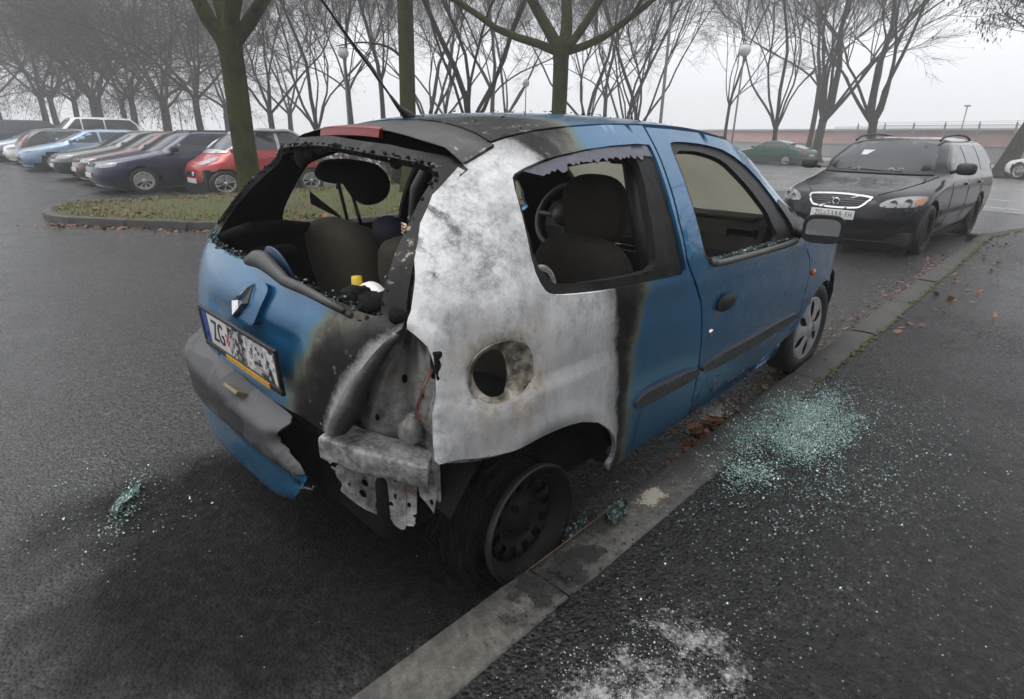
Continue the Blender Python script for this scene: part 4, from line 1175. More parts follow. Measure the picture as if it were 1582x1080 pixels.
# whitened return lip of the quarter panel running down the lamp opening
V = []; F = []; rnd = random.Random(14); zz = np.linspace(.50, .884, 30)
for i, z_ in enumerate(zz):
    p = eq(z_) + Vector((-.012, -.004, 0)); w_ = .030 + .014 * math.sin(z_ * 31) + .010 * mnoise.noise(Vector((z_ * 22, 0, 0))) - .02 * (i % 9 == 4)
    for k in range(4):
        s_ = k / 3; V.append(p + Vector((w_ * s_ * .15 - .004 * math.sin(s_ * 3), w_ * s_ * 1.1 + .0, .0)) + Vector((.022 * s_ * s_, 0, 0)))
for i in range(len(zz) - 1):
    for k in range(3): F.append((i * 4 + k, i * 4 + k + 1, (i + 1) * 4 + k + 1, (i + 1) * 4 + k))
mesh_obj('opening_lip', V, F, M_ash, cavp, True)
for a_, z_, r_ in ((.52, .715, .013), (.36, .60, .010), (.80, .70, .008), (.60, .545, .012)):
    mb = MB(); mb.sphere(Vector(cav(a_, z_)) + Vector((-.004, -.004, 0)), (r_ * .6, r_ * .6, r_), 10, 8); mb.build('drain_hole', M_char, cavp)
# crossmember, bracket plates
def boxpath(P, W_, H_, name, mat, parent, n=28, warp=.006):
    P = catmull(P, 5); V = []; F = []
    prof = []
    for k in range(n):
        th = 2 * math.pi * k / n; cc, ss = math.cos(th), math.sin(th)
        prof.append((math.copysign(abs(cc) ** .22, cc) * .5, math.copysign(abs(ss) ** .22, ss) * .5))
    P = [Vector(p) for p in P]
    for i, p in enumerate(P):
        d = (P[min(i + 1, len(P) - 1)] - P[max(i - 1, 0)]).normalized(); s = d.cross(Vector((0, 0, 1))).normalized(); up = s.cross(d)
        for a, b in prof:
            q = p + s * a * W_ + up * b * H_; V.append(q + Vector((1, 1, 1)) * warp * mnoise.noise(q * 16))
    for i in range(len(P) - 1):
        for k in range(n): F.append((i * n + k, i * n + (k + 1) % n, (i + 1) * n + (k + 1) % n, (i + 1) * n + k))
    F += [tuple(range(n))[::-1], tuple(range((len(P) - 1) * n, len(P) * n))]
    return mesh_obj(name, V, F, mat, parent, True)
cm = boxpath([(-.462, -.405, .522), (-.445, -.46, .520), (-.405, -.56, .512), (-.352, -.665, .500), (-.335, -.690, .498)], .10, .074, 'crossmember', M_ash, clio)
def bil(A_, B_, C_, D_):
    A_, B_, C_, D_ = map(Vector, (A_, B_, C_, D_))
    return lambda a, b: tuple(A_.lerp(B_, a).lerp(D_.lerp(C_, a), b))
hole = lambda cx, cy, rx, ry=None: ell(cx, cy, rx, ry or rx * .9, 14, 2)
panel('bracket_plate', chaikin([(0, .02), (.25, 0), (1.0, .02), (1.0, .9), (.96, 1.0), (.82, .95), (.78, .84), (.7, .86), (.30, .80), (.05, .62), (0, .58), (.06, .42), (-.05, .3)], 1),
      bil((-.478, -.448, .478), (-.392, -.652, .462), (-.392, -.640, .300), (-.478, -.455, .318)), M_ash, cm,
      [hole(.40, .26, .055, .075), hole(.36, .50, .06, .085), hole(.62, .66, .085, .13), hole(.60, .28, .035, .05), hole(.86, .34, .04, .07), hole(.90, .66, .04, .055), hole(.78, .52, .035, .05), hole(.16, .40, .025, .04)], .05, .004, out=(-1, -.5, 0))
panel('bracket_plate', [(0, 0), (1, 0), (1, .75), (.75, .80), (.95, .88), (.9, .96), (.45, .88), (.95, 1.0), (.85, 1.08), (.2, .98), (.15, .90), (0, .9)],
      bil((-.405, -.625, .462), (-.372, -.672, .455), (-.376, -.668, .335), (-.405, -.62, .315)), M_ash, cm, [hole(.62, .52, .1, .07), hole(.3, .25, .06, .05)], .06, .004, out=(-1, -.5, 0))
panel('bracket_plate', [(0, 0), (1, 0), (.95, .5), (.72, 1.0), (.2, .72), (0, .6)],
      bil((-.372, -.672, .48), (-.335, -.715, .50), (-.335, -.715, .36), (-.36, -.675, .38)), M_ash, cm, [hole(.62, .72, .12, .08)], .06, .004, out=(-1, -.5, 0))
panel('corner_skin', [(0, 0), (1, 0), (1, 1), (.6, 1.0), (.2, .9), (0, .7)], bil((-.338, -.700, .56), (-.330, -.718, .555), (-.328, -.718, .40), (-.345, -.692, .42)), M_ash, cm, [], .1, .004, out=(-1, -.5, 0))
mb = MB()
mb.box((-.36, -.20, .42), (.06, .50, .24), .02); mb.box((-.42, -.36, .50), (.08, .10, .14), .02)
mb.build('rear_valance', M_char, clio)
mb = MB(); rnd = random.Random(12)
for k in range(2):
    p = Vector((-.45, -.33 - .03 * k, .44 - .03 * k)); mb.tube([p, p + Vector((.02, -.05, -.02)), p + Vector((.05, -.07, .005))], .004, 5)
p = Vector((-.485, -.375, .475)); mb.add([p, p + Vector((.0, -.05, -.012)), p + Vector((.01, -.065, .006)), p + Vector((.012, -.03, .026)), p + Vector((.004, -.012, .014))], [(0, 1, 2, 3, 4)])
mb.build('burnt_scraps', M_ash, cm)

# --- underbody, wheel houses ----------------------------------------------------
mb = MB()
mb.box((1.25, 0, .27), (2.9, 1.36, .14), .02); mb.box((-.28, 0, .36), (.30, 1.2, .22), .03); mb.box((2.75, 0, .5), (.75, .9, .5), .05)
mb.build('underbody', M_char, clio)
def house(cx, cz, r, y0, y1, trim=0):
    mb = MB(); V = []; F = []; n = 20
    for k in range(n + 1):
        th = math.pi * (.03 + (1.03 - trim) * k / n)
        for y in (y0, y1): V.append((cx + r * math.cos(th), y, cz + r * math.sin(th)))
    for k in range(n): F.append((2 * k, 2 * k + 1, 2 * k + 3, 2 * k + 2))
    mb.add(V, F, True)
    c0 = len(V); mb.add([(cx + r * math.cos(math.pi * (.03 + (1.03 - trim) * k / n)), y1, cz + r * math.sin(math.pi * (.03 + (1.03 - trim) * k / n))) for k in range(n + 1)], [tuple(range(n + 1))])
    return mb.build('wheel_house', M_char, clio)
for sg in (-1, 1):
    house(.0, .20, .388, sg * .775, sg * .42, 0 if sg > 0 else .22); house(2.472, .26, .36, sg * .77, sg * .45)
# curled lower edge of the burnt quarter
mb = MB(); mb.tube([Vector(sideR(a, b)) + Vector((0, .012, -.012)) for a, b in [(-.335, .545), (-.25, .540), (-.17, .535), (-.08, .528)]], [.010, .017, .017, .005], 8); mb.build('arch_flange', M_ash, clio)

# --- mouldings, handle, lock ----------------------------------------------------
def moulding(name, P, fn, out, parent, mat=None, off=.018):
    v = chaikin(P, 2)
    cx = [p[0] for p in P]
    return panel(name, v, fn, mat or M_mould, parent, [], .02, off, out=out, off=off)
moulding('side_moulding', [(.470, .445), (.478, .482), (.56, .494), (.930, .484), (.945, .436), (.90, .432), (.55, .432)], sideR, (0, -1, 0), clio)
moulding('side_moulding', [(.968, .486), (1.4, .484), (2.0, .482), (2.055, .476), (2.075, .452), (2.02, .434), (1.5, .425), (.984, .425)], sideR, (0, -1, 0), door)
hd = panel('door_handle', chaikin([(1.012, .705), (1.030, .748), (1.09, .758), (1.15, .744), (1.178, .712), (1.15, .695), (1.08, .686), (1.03, .690)], 2), sideR, M_blackpl, door, [], .012, .012, off=.014, out=(0, -1, 0),
      disp=lambda a, b: .014 * max(0, 1 - ((a - 1.095) / .085) ** 2 - ((b - .725) / .04) ** 2))
mb = MB(); mb.lathe([(.0, .006), (.011, .006), (.014, .002), (.014, -.006)], Matrix.Translation(Vector(sideR(1.00, .61)) + Vector((0, -.002, 0))) @ Matrix.Rotation(R(90), 4, 'X'), 16); mb.build('door_lock', M_chrome, door)
# --- mirrors ---------------------------------------------------------------------
def door_mirror(sg):
    c_ = Vector((1.835, sg * .925, .955 if sg < 0 else .985))
    mb = MB()
    def shp(p):
        q = Vector((math.copysign(abs(p.x) ** .6, p.x), math.copysign(abs(p.y) ** .55, p.y), math.copysign(abs(p.z) ** .55, p.z)))
        if q.x < -.25: q.x = -.25
        return q
    Rm = Matrix.Rotation(R(-14 * sg), 3, 'Z')
    mb.sphere(c_, (.075, .088, .066), 24, 16, Rm, shp)
    mb.tube([c_ + Vector((.01, -sg * .065, -.02)), c_ + Vector((.035, -sg * .13, -.035)), Vector((1.93, sg * .775, .925))], [.03, .024, .034], 10)
    m = mb.build('door_mirror', M_blackpl, clio)
    mb = MB()
    P = ell(0, 0, .072, .049, 30, 3.4)
    mb.add([c_ + Rm @ Vector((-.0215 - .10 * z, y, z)) for y, z in P], [tuple(range(30))])
    mb.build('mirror_glass', M_mirror, m)
    return m
door_mirror(-1); door_mirror(1)
panel('mirror_sail', [(1.80, .965), (1.70, 1.06), (1.74, 1.08), (1.93, 1.01), (2.05, .955), (1.93, .90), (1.83, .90)], sideR, M_blackpl, door, [], .04, .02, off=.004)

# --- windscreen, antenna ---------------------------------------------------------
def ws(u, v):
    xe = np.interp(v, [0, .25, .5, .75, 1], [1.425, 1.61, 1.772, 1.95, 2.13]); ze = np.interp(v, [0, .25, .5, .75, 1], [1.345, 1.276, 1.186, 1.068, .945]); ye = np.interp(v, [0, .25, .5, .75, 1], [.566, .592, .618, .65, .69])
    return (xe + .10 * (1 - u * u), u * ye, ze + .035 * (1 - u * u) * (1 - .6 * v))
panel('windscreen', dens([(-1, 0), (1, 0), (1, 1), (-1, 1)], .1), ws, M_mist, clio, [], .08, .004, out=(1, 0, 1))
mb = MB()
for sg in (-1, 1): mb.tube([Vector(ws(sg, v)) + Vector((-.01, -sg * .012, -.012)) for v in np.linspace(0, 1, 9)], .026, 8)
mb.tube([Vector(ws(u, 0)) + Vector((-.015, 0, -.02)) for u in np.linspace(-1, 1, 9)], .024, 8)
mb.build('windscreen_pillar', M_blackpl, clio)
mb = MB(); a0 = Vector((.139, 0, 1.396)); a1_ = Vector((-.150, 0, 1.712)); dd = (a1_ - a0)
mb.tube([a0 + Vector((.02, 0, -.012)), a0 + Vector((.005, 0, .008)), a0 + dd * .09, a0 + dd * .2], [.026, .017, .008, .005], 12)
P = []; rr = []
for k in range(120):
    u = .18 + 1.05 * k / 119; P.append(a0 + dd * u); rr.append(.0042 if k % 2 else .0030)
mb.tube(P, rr, 6); mb.build('aerial', M_blackpl, clio)

# --- interior ----------------------------------------------------------------------
mb = MB(); mb.prism([(2.25, .93), (2.05, .955), (1.88, .965), (1.78, .945), (1.735, .89), (1.715, .81), (1.75, .70), (1.86, .55), (2.25, .50)], 1, -.69, .69)
dash = mb.build('dashboard', M_dash, clio)
mb = MB(); mb.box((1.92, -.40, .963), (.22, .42, .02), .01); mb.build('dash_lid', M_dash, dash)
mb = MB(); mb.box((1.93, .36, .985), (.26, .40, .08), .035); mb.build('dash_hood', M_dash, dash)
def vent(c_, w, h, rz=0.0):
    mb = MB(); Rz = Matrix.Rotation(rz, 3, 'Z') @ Matrix.Rotation(R(-14), 3, 'Y'); c_ = Vector(c_)
    for dy, dz, a, b in ((0, h / 2, w, .012), (0, -h / 2, w, .012), (w / 2, 0, .012, h), (-w / 2, 0, .012, h)): mb.box(c_ + Rz @ Vector((0, dy, dz)), (.02, a, b), .003, Rz)
    for k in range(5): mb.box(c_ + Rz @ Vector((.004, 0, -h / 2 + h * (k + 1) / 6)), (.014, w, .004), 0, Rz)
    mb.box(c_ + Rz @ Vector((.012, 0, 0)), (.006, w, h), 0, Rz)
    return mb.build('air_vent', M_blackpl, dash)
vent((1.742, -.585, .885), .14, .075); vent((1.742, -.06, .88), .13, .07); vent((1.742, .10, .88), .13, .07)
mb = MB(); mb.box((1.70, .0, .72), (.10, .26, .22), .02); mb.build('centre_console', M_blackpl, dash)
mb = MB()
for z_ in (.775, .745): mb.box((1.648, .0, z_), (.006, .20, .006), .002)
mb.build('radio_trim', M_chrome, dash)
mb = MB(); Mw = Matrix.Translation((1.50, .37, .915)) @ Matrix.Rotation(R(-66), 4, 'Y')
n_, m_2 = 36, 10; V = []; F = []
for i in range(n_):
    for j in range(m_2):
        th, ph = 2 * math.pi * i / n_, 2 * math.pi * j / m_2; V.append(Mw @ Vector(((.185 + .016 * math.cos(ph)) * math.cos(th), (.185 + .016 * math.cos(ph)) * math.sin(th), .016 * math.sin(ph))))
for i in range(n_):
    for j in range(m_2): F.append((i * m_2 + j, ((i + 1) % n_) * m_2 + j, ((i + 1) % n_) * m_2 + (j + 1) % m_2, i * m_2 + (j + 1) % m_2))
mb.add(V, F, True)
for th in (R(200), R(340), R(90)): mb.tube([Mw @ Vector((.03 * math.cos(th), .03 * math.sin(th), -.02)), Mw @ Vector((.18 * math.cos(th), .18 * math.sin(th), 0))], .016, 6)
mb.sphere(Mw.translation, (.06, .07, .06), 12, 8); mb.tube([Mw.translation, Mw @ Vector((0, 0, -.25))], .04, 10)
mb.build('steering_wheel', simple('worn wheel grey', (.06, .06, .06), .5, nz=.3), clio)
def rbox(p):
    return Vector(tuple(math.copysign(abs(c_) ** .5, c_) for c_ in p))
def front_seat(sg):
    y = sg * .37
    mb = MB()
    mb.sphere((.74, y, .66), (.085, .25, .32), 24, 16, Matrix.Rotation(R(-10), 3, 'Y'), lambda p: Vector((math.copysign(abs(p.x) ** .6, p.x), math.copysign(abs(p.y) ** .6, p.y) * (1 - .13 * max(0, p.z) ** 2), math.copysign(abs(p.z) ** .55, p.z))))
    mb.sphere((1.02, y, .44), (.30, .25, .09), 20, 12, None, rbox)
    s = mb.build('front_seat', M_seat, clio)
    mb = MB(); mb.sphere((.775, y, 1.066), (.062, .150, .140), 24, 16, Matrix.Rotation(R(-8), 3, 'Y'), lambda p: Vector((math.copysign(abs(p.x) ** .7, p.x), math.copysign(abs(p.y) ** .72, p.y) * (1 - .12 * max(0, -p.z)), math.copysign(abs(p.z) ** .72, p.z))))
    mb.build('headrest', M_seat, s)
    for dy in (-.06, .06): mb = MB(); mb.tube([(.765, y + dy, .97), (.755, y + dy, .88)], .007, 6); mb.build('headrest_post', M_blackpl, s)
    mb = MB(); mb.lathe([(0, .012), (.05, .012), (.062, .006), (.066, -.01), (.045, .004), (.04, .016), (0, .02)], Matrix.Translation((.80, y - .225, .80)) @ Matrix.Rotation(R(105), 4, 'X'), 26)
    mb.build('recliner_cover', M_seat, s)
front_seat(-1); front_seat(1)
# scorched rear bench with one headrest left standing
mb = MB()
for y0, y1 in ((.20, .70), (-.62, .16)):
    mb.sphere((.16, (y0 + y1) / 2, .72), (.085, (y1 - y0) / 2, .285), 24, 16, Matrix.Rotation(R(-14), 3, 'Y'),
              lambda p: Vector((math.copysign(abs(p.x) ** .6, p.x) + .18 * mnoise.noise(p * 2.0), math.copysign(abs(p.y) ** .5, p.y), math.copysign(abs(p.z) ** .5, p.z) + .06 * mnoise.noise(p * 2.6))))
mb.sphere((.42, 0, .46), (.26, .62, .09), 20, 10, None, rbox)
rs = mb.build('rear_seat', simple('scorched seat cloth', (.075, .060, .043), .95, nz=.5, ns=9, bump=.5, bs=200), clio)
mb = MB()
HP = [(.584, 1.201), (.600, 1.172), (.56, 1.148), (.469, 1.142), (.38, 1.146), (.345, 1.118), (.305, 1.085), (.248, 1.075), (.19, 1.093), (.146, 1.133), (.140, 1.175), (.166, 1.212), (.218, 1.234), (.307, 1.240), (.415, 1.243), (.531, 1.233)]
HS = [tuple(q) for q in catmull(HP, 3, True)]; n_ = len(HS)
cx, cz = .36, 1.175; V = []; F = []
lev = [(-.045, .55), (-.038, .82), (-.02, .97), (0, 1.0), (.02, .97), (.038, .82), (.045, .55)]
for dx, sc_ in lev:
    for y, z in HS:
        ax = min(max(y, .22), .52); az = 1.19 - .055 * max(0, (.33 - ax) / .11) if ax < .33 else 1.19
        V.append((.13 + dx, ax + (y - ax) * sc_, az + (z - az) * sc_))
for i in range(len(lev) - 1):
    for k in range(n_): F.append((i * n_ + k, i * n_ + (k + 1) % n_, (i + 1) * n_ + (k + 1) % n_, (i + 1) * n_ + k))
F += [tuple(range(n_))[::-1], tuple(range((len(lev) - 1) * n_, len(lev) * n_))]
mb.add(V, F, True); mb.build('headrest', M_char, rs)
mb = MB(); mb.tube([(.135, .48, 1.16), (.14, .43, .98)], .0075, 8); mb.tube([(.135, .385, 1.13), (.14, .326, .975)], .0075, 8); mb.tube([(.14, .49, 1.145), (.14, .50, 1.12), (.14, .475, 1.12), (.14, .475, 1.145)], .004, 6)
mb.build('headrest_post', M_blackpl, rs)
mb = MB(); mb.sphere((.10, .08, 1.0), (.05, .085, .055), 16, 10, None, lambda p: p * (1 + .15 * mnoise.noise(p * 2)))
mb.build('seat_belt', simple('navy webbing', (.010, .012, .025), .8, nz=.3), rs)
# burnt side trim and parcel shelf ledges, boot floor, belts
mb = MB()
mb.tube([(-.36, .46, .975), (-.22, .56, .98), (-.05, .62, .965), (.08, .60, .955)], [.02, .028, .03, .02], 8)
mb.tube([(-.33, .46, .88), (-.18, .60, .86), (.0, .70, .84)], .04, 8)
mb.tube([(-.30, -.46, .88), (-.18, -.58, .88), (.0, -.66, .92)], .03, 8)
mb.box((-.1, 0, .42), (.62, 1.1, .03), .01); mb.box((1.0, 0, .352), (2.3, 1.3, .02)); mb.box((2.1, 0, .62), (.06, 1.36, .56))
mb.build('cabin_trim', M_char, clio)
mb = MB(); p = Vector((.045, -.735, .955)); mb.lathe([(.030, .004), (.042, .008), (.050, .004), (.052, -.008), (.046, -.012)], Matrix.Translation(p) @ Matrix.Rotation(R(70), 4, 'X'), 24); mb.build('belt_guide', M_ash, clio)
mb = MB(); P = [(.10, .66, 1.075), (.12, .60, 1.045), (.13, .50, 1.015), (.13, .46, 1.0)]
V = []
for p, h in zip(P, (.055, .038, .018, .004)): V += [(p[0], p[1], p[2] + h / 2), (p[0], p[1], p[2] - h / 2)]
mb.add(V, [(0, 1, 3, 2), (2, 3, 5, 4), (4, 5, 7, 6)]); mb.build('torn_lining', M_char, clio)
mb = MB(); mb.box((1.53, -.02, 1.245), (.05, .22, .065), .02); mb.tube([(1.55, -.02, 1.26), (1.58, -.02, 1.33)], .012, 8); mb.build('interior_mirror', simple('brown black plastic', (.022, .017, .013), .5), clio)
for sg in (-1, 1):
    mb = MB(); mb.tube([(.80, sg * .70, .45), (.70, sg * .70, .90), (.68, sg * .645, 1.08), (.72, sg * .575, 1.22), (.76, sg * .51, 1.31)], [.05, .05, .045, .04, .03], 8); mb.build('door_pillar', M_blackpl, clio)
# white bottle-like plastic shell with yellow cap left in the boot
tr_ = tag(empty('plastic_container', (-.31, -.42, .88)), 'white plastic container with yellow cap inside the burnt rear window corner', 'container')
mb = MB(); mb.sphere((0, 0, 0), (.05, .07, .075), 20, 12, Matrix.Rotation(R(25), 3, 'X'), lambda p: Vector((p.x, math.copysign(abs(p.y) ** .7, p.y), p.z))); mb.build('body', M_white, tr_)
mb = MB(); mb.lathe([(0, .03), (.014, .03), (.016, .0), (.016, -.01)], Matrix.Translation((-.01, .055, .055)), 12); mb.build('cap', simple('yellow cap', (.55, .38, .02), .4), tr_)

# --- wheels --------------------------------------------------------------------------
def tyre_prof(r, w):
    return [(r * .66, -w * .40), (r * .70, -w * .46), (r * .80, -w * .52), (r * .92, -w * .50), (r * .975, -w * .44), (r, -w * .30), (r, w * .30), (r * .975, w * .44), (r * .92, w * .50), (r * .80, w * .52), (r * .70, w * .46), (r * .66, w * .40)]
def wheel_M(x, y, z, sg, steer=0.0, camber=0.0):
    """local +z points outboard"""
    return Matrix.Translation((x, y, z)) @ Matrix.Rotation(steer, 4, 'Z') @ Matrix.Rotation(R(90) * (1 if sg < 0 else -1) + camber, 4, 'X')
def hubcap_wheel(parent, x, y, z, sg, r, w, steer=0.0, slots=6):
    M_ = wheel_M(x, y, z, sg, steer)
    root = bpy.data.objects.new('wheel', None); link(root, parent)
    mb = MB(); mb.lathe(tyre_prof(r, w), M_, 44); mb.build('tyre', M_rubber, root)
    mb = MB(); rr = r * .68
    mb.lathe([(rr, w * .36), (rr * 1.0, w * .45), (rr * .96, w * .47), (rr * .90, w * .43)], M_, 40)
    # trim face with openings between spokes
    n = slots
    for k in range(n):
        a = 2 * math.pi * k / n
        for (a0, a1, r0, r1) in ((a - .36, a + .36, rr * .30, rr * .92),):
            V = []; F = []; na, nr = 6, 6
            for i in range(na + 1):
                for j in range(nr + 1):
                    q = j / nr; rad = r0 + (r1 - r0) * q; half = .50 - .18 * math.sin(math.pi * min(1, q * 1.02)) if q < .98 else .52
                    th = a + (i / na - .5) * 2 * half
                    V.append(M_ @ Vector((rad * math.cos(th), rad * math.sin(th), w * (.50 - .06 * q) + .006 * math.cos((i / na - .5) * 3.1))))
            for i in range(na):
                for j in range(nr): F.append((i * (nr + 1) + j, (i + 1) * (nr + 1) + j, (i + 1) * (nr + 1) + j + 1, i * (nr + 1) + j + 1))
            mb.add(V, F, True)
    mb.lathe([(0, w * .54), (rr * .12, w * .54), (rr * .15, w * .52), (rr * .34, w * .50)], M_, 30)
    mb.build('wheel_trim', M_cap, root)
    mb = MB(); mb.lathe([(0, w * .18), (rr * .97, w * .18)], M_, 24); mb.build('rim', M_blackpl, root)
    return root
hubcap_wheel(clio, 2.472, -.700, .285, -1, .285, .165, R(-3))
hubcap_wheel(clio, 2.472, .700, .285, 1, .285, .165, R(-3)); hubcap_wheel(clio, 0, .70, .285, 1, .285, .165)
# burnt-out rear right wheel: bare steel rim
t = Mt('burnt rim steel'); o = t.obj()
n1 = t.noise(o, 14, 6, .7); n2 = t.noise(o, 5, 4)
c = t.mix(n1, (.003, .003, .003), (.017, .0155, .0135)); c = t.mix(t.n('MapRange', {'Value': n2, 1: .55, 2: .75, 3: 0., 4: .25}).outputs[0], c, (.018, .011, .007))
M_rim = t.pbr(Base_Color=c, Roughness=.6, Metallic=.2, Specular_IOR_Level=.2, Normal=t.bump(n1, .4, .005))
rw = bpy.data.objects.new('wheel', None); link(rw, clio)
Mr = wheel_M(-.012, -.70, .192, -1, R(1), R(-2))
mb = MB()
mb.lathe([(.186, -.075), (.192, -.072), (.190, -.062), (.172, -.05), (.165, -.02), (.150, .0), (.160, .035), (.176, .055), (.186, .064), (.193, .070), (.1945, .077), (.190, .082), (.184, .078), (.176, .068), (.166, .058), (.152, .042), (.146, .02)], Mr, 64)
V = []; F = []; nr, na = 12, 96
prof = [(.146, .020), (.140, .030), (.125, .034), (.110, .032), (.098, .024), (.086, .016), (.072, .014), (.060, .016), (.048, .022), (.040, .030), (.028, .034), (.001, .035)]
for i in range(na):
    th = 2 * math.pi * i / na
    for rad, h in prof: V.append(Mr @ Vector((rad * math.cos(th), rad * math.sin(th), h)))
for i in range(na):
    for j in range(nr - 1):
        if j in (1, 2, 3) and (i % 8) in (0, 1, 2, 3): continue          # ventilation slots
        F.append((i * nr + j, ((i + 1) % na) * nr + j, ((i + 1) % na) * nr + j + 1, i * nr + j + 1))
mb.add(V, F, True)
for k in range(4):
    th = 2 * math.pi * k / 4 + .5; mb.lathe([(0, .024), (.008, .024), (.0105, .018), (.0105, .0)], Mr @ Matrix.Translation((.052 * math.cos(th), .052 * math.sin(th), .016)), 6, False)
mb.build('rim', M_rim, rw)
mb = MB(); mb.lathe([(.0, -.02), (.13, -.02), (.13, -.06), (.0, -.06)], Mr, 28); mb.lathe([(.0, .02), (.05, .02), (.05, -.02)], Mr, 20); mb.build('brake_drum', M_char, rw)
mb = MB(); mb.lathe([(.1955, .060), (.1985, .075), (.1965, .083), (.1935, .0835)], Mr, 72); mb.build('rim_edge', simple('scraped rim edge', (.035, .030, .025), .5, metal=.3, nz=.8, ns=25), rw)
mb = MB(); rnd = random.Random(31)       # steel cord and charred rubber left of the tyre
for k in range(150):
    a0 = rnd.uniform(R(60), R(235)); ln = rnd.uniform(.5, 1.6); r0 = rnd.uniform(.17, .25); h0 = rnd.uniform(-.13, .045); P = []
    for j in range(9):
        th = a0 + ln * j / 8; rr = r0 + .03 * mnoise.noise(Vector((k, j * .5, 0))) + .012 * rnd.random(); P.append(Mr @ Vector((rr * math.cos(th), -rr * math.sin(th) if False else rr * math.sin(th), h0 + .03 * mnoise.noise(Vector((k, j * .6, 7))))))
    P = [Vector((p.x, p.y, max(p.z, .004))) for p in P]
    mb.tube(P, rnd.choice([.0008, .0011, .0015]), 3, False)
for k in range(60):
    p = Vector((rnd.gauss(-.22, .16), rnd.uniform(-.88, -.45), .004)); P = [p]; a = rnd.uniform(0, 6.28)
    for j in range(8):
        a += rnd.gauss(0, .5); p = p + Vector((math.cos(a) * .03, math.sin(a) * .03, rnd.uniform(-.006, .007))); p.z = max(p.z, .003); P.append(p.copy())
    mb.tube(P, .0010, 3, False)
mb.build('tyre_cord', simple('burnt cord', (.02, .018, .017), .6, nz=.5, spec=.2), rw)
mb = MB(); mb.lathe([(.18, -.12), (.205, -.11), (.215, -.06), (.205, -.02), (.19, .0)], Mr @ Matrix.Rotation(R(20), 4, 'Z'), 40)
tb = mb.build('tyre', M_char, rw)
for v in tb.data.vertices:
    q = v.co; n_ = mnoise.noise(q * 9); v.co = q + Vector((n_ * .018, n_ * .02, n_ * .018)); v.co.z = max(v.co.z, .003)
# ---------------------------------------------------------------- other cars: bodies as stacked rounded plan outlines
t = Mt('car glass'); o = t.obj()
M_glass = t.pbr(Base_Color=(.030, .036, .040), Roughness=.04, Specular_IOR_Level=.6, IOR=1.5)
M_lens = simple('headlamp lens', (.26, .265, .27), .14, metal=.35, coat=1.0, nz=.6, ns=26)
M_alloy = simple('alloy', (.52, .52, .53), .28, metal=.7, nz=.15)
M_dark = simple('dark trim', (.012, .012, .013), .5, nz=.3)
M_tail = simple('tail lamp', (.30, .012, .012), .2, coat=.7, nz=.3)
M_arch = simple('wheel arch', (.006, .006, .006), .9)

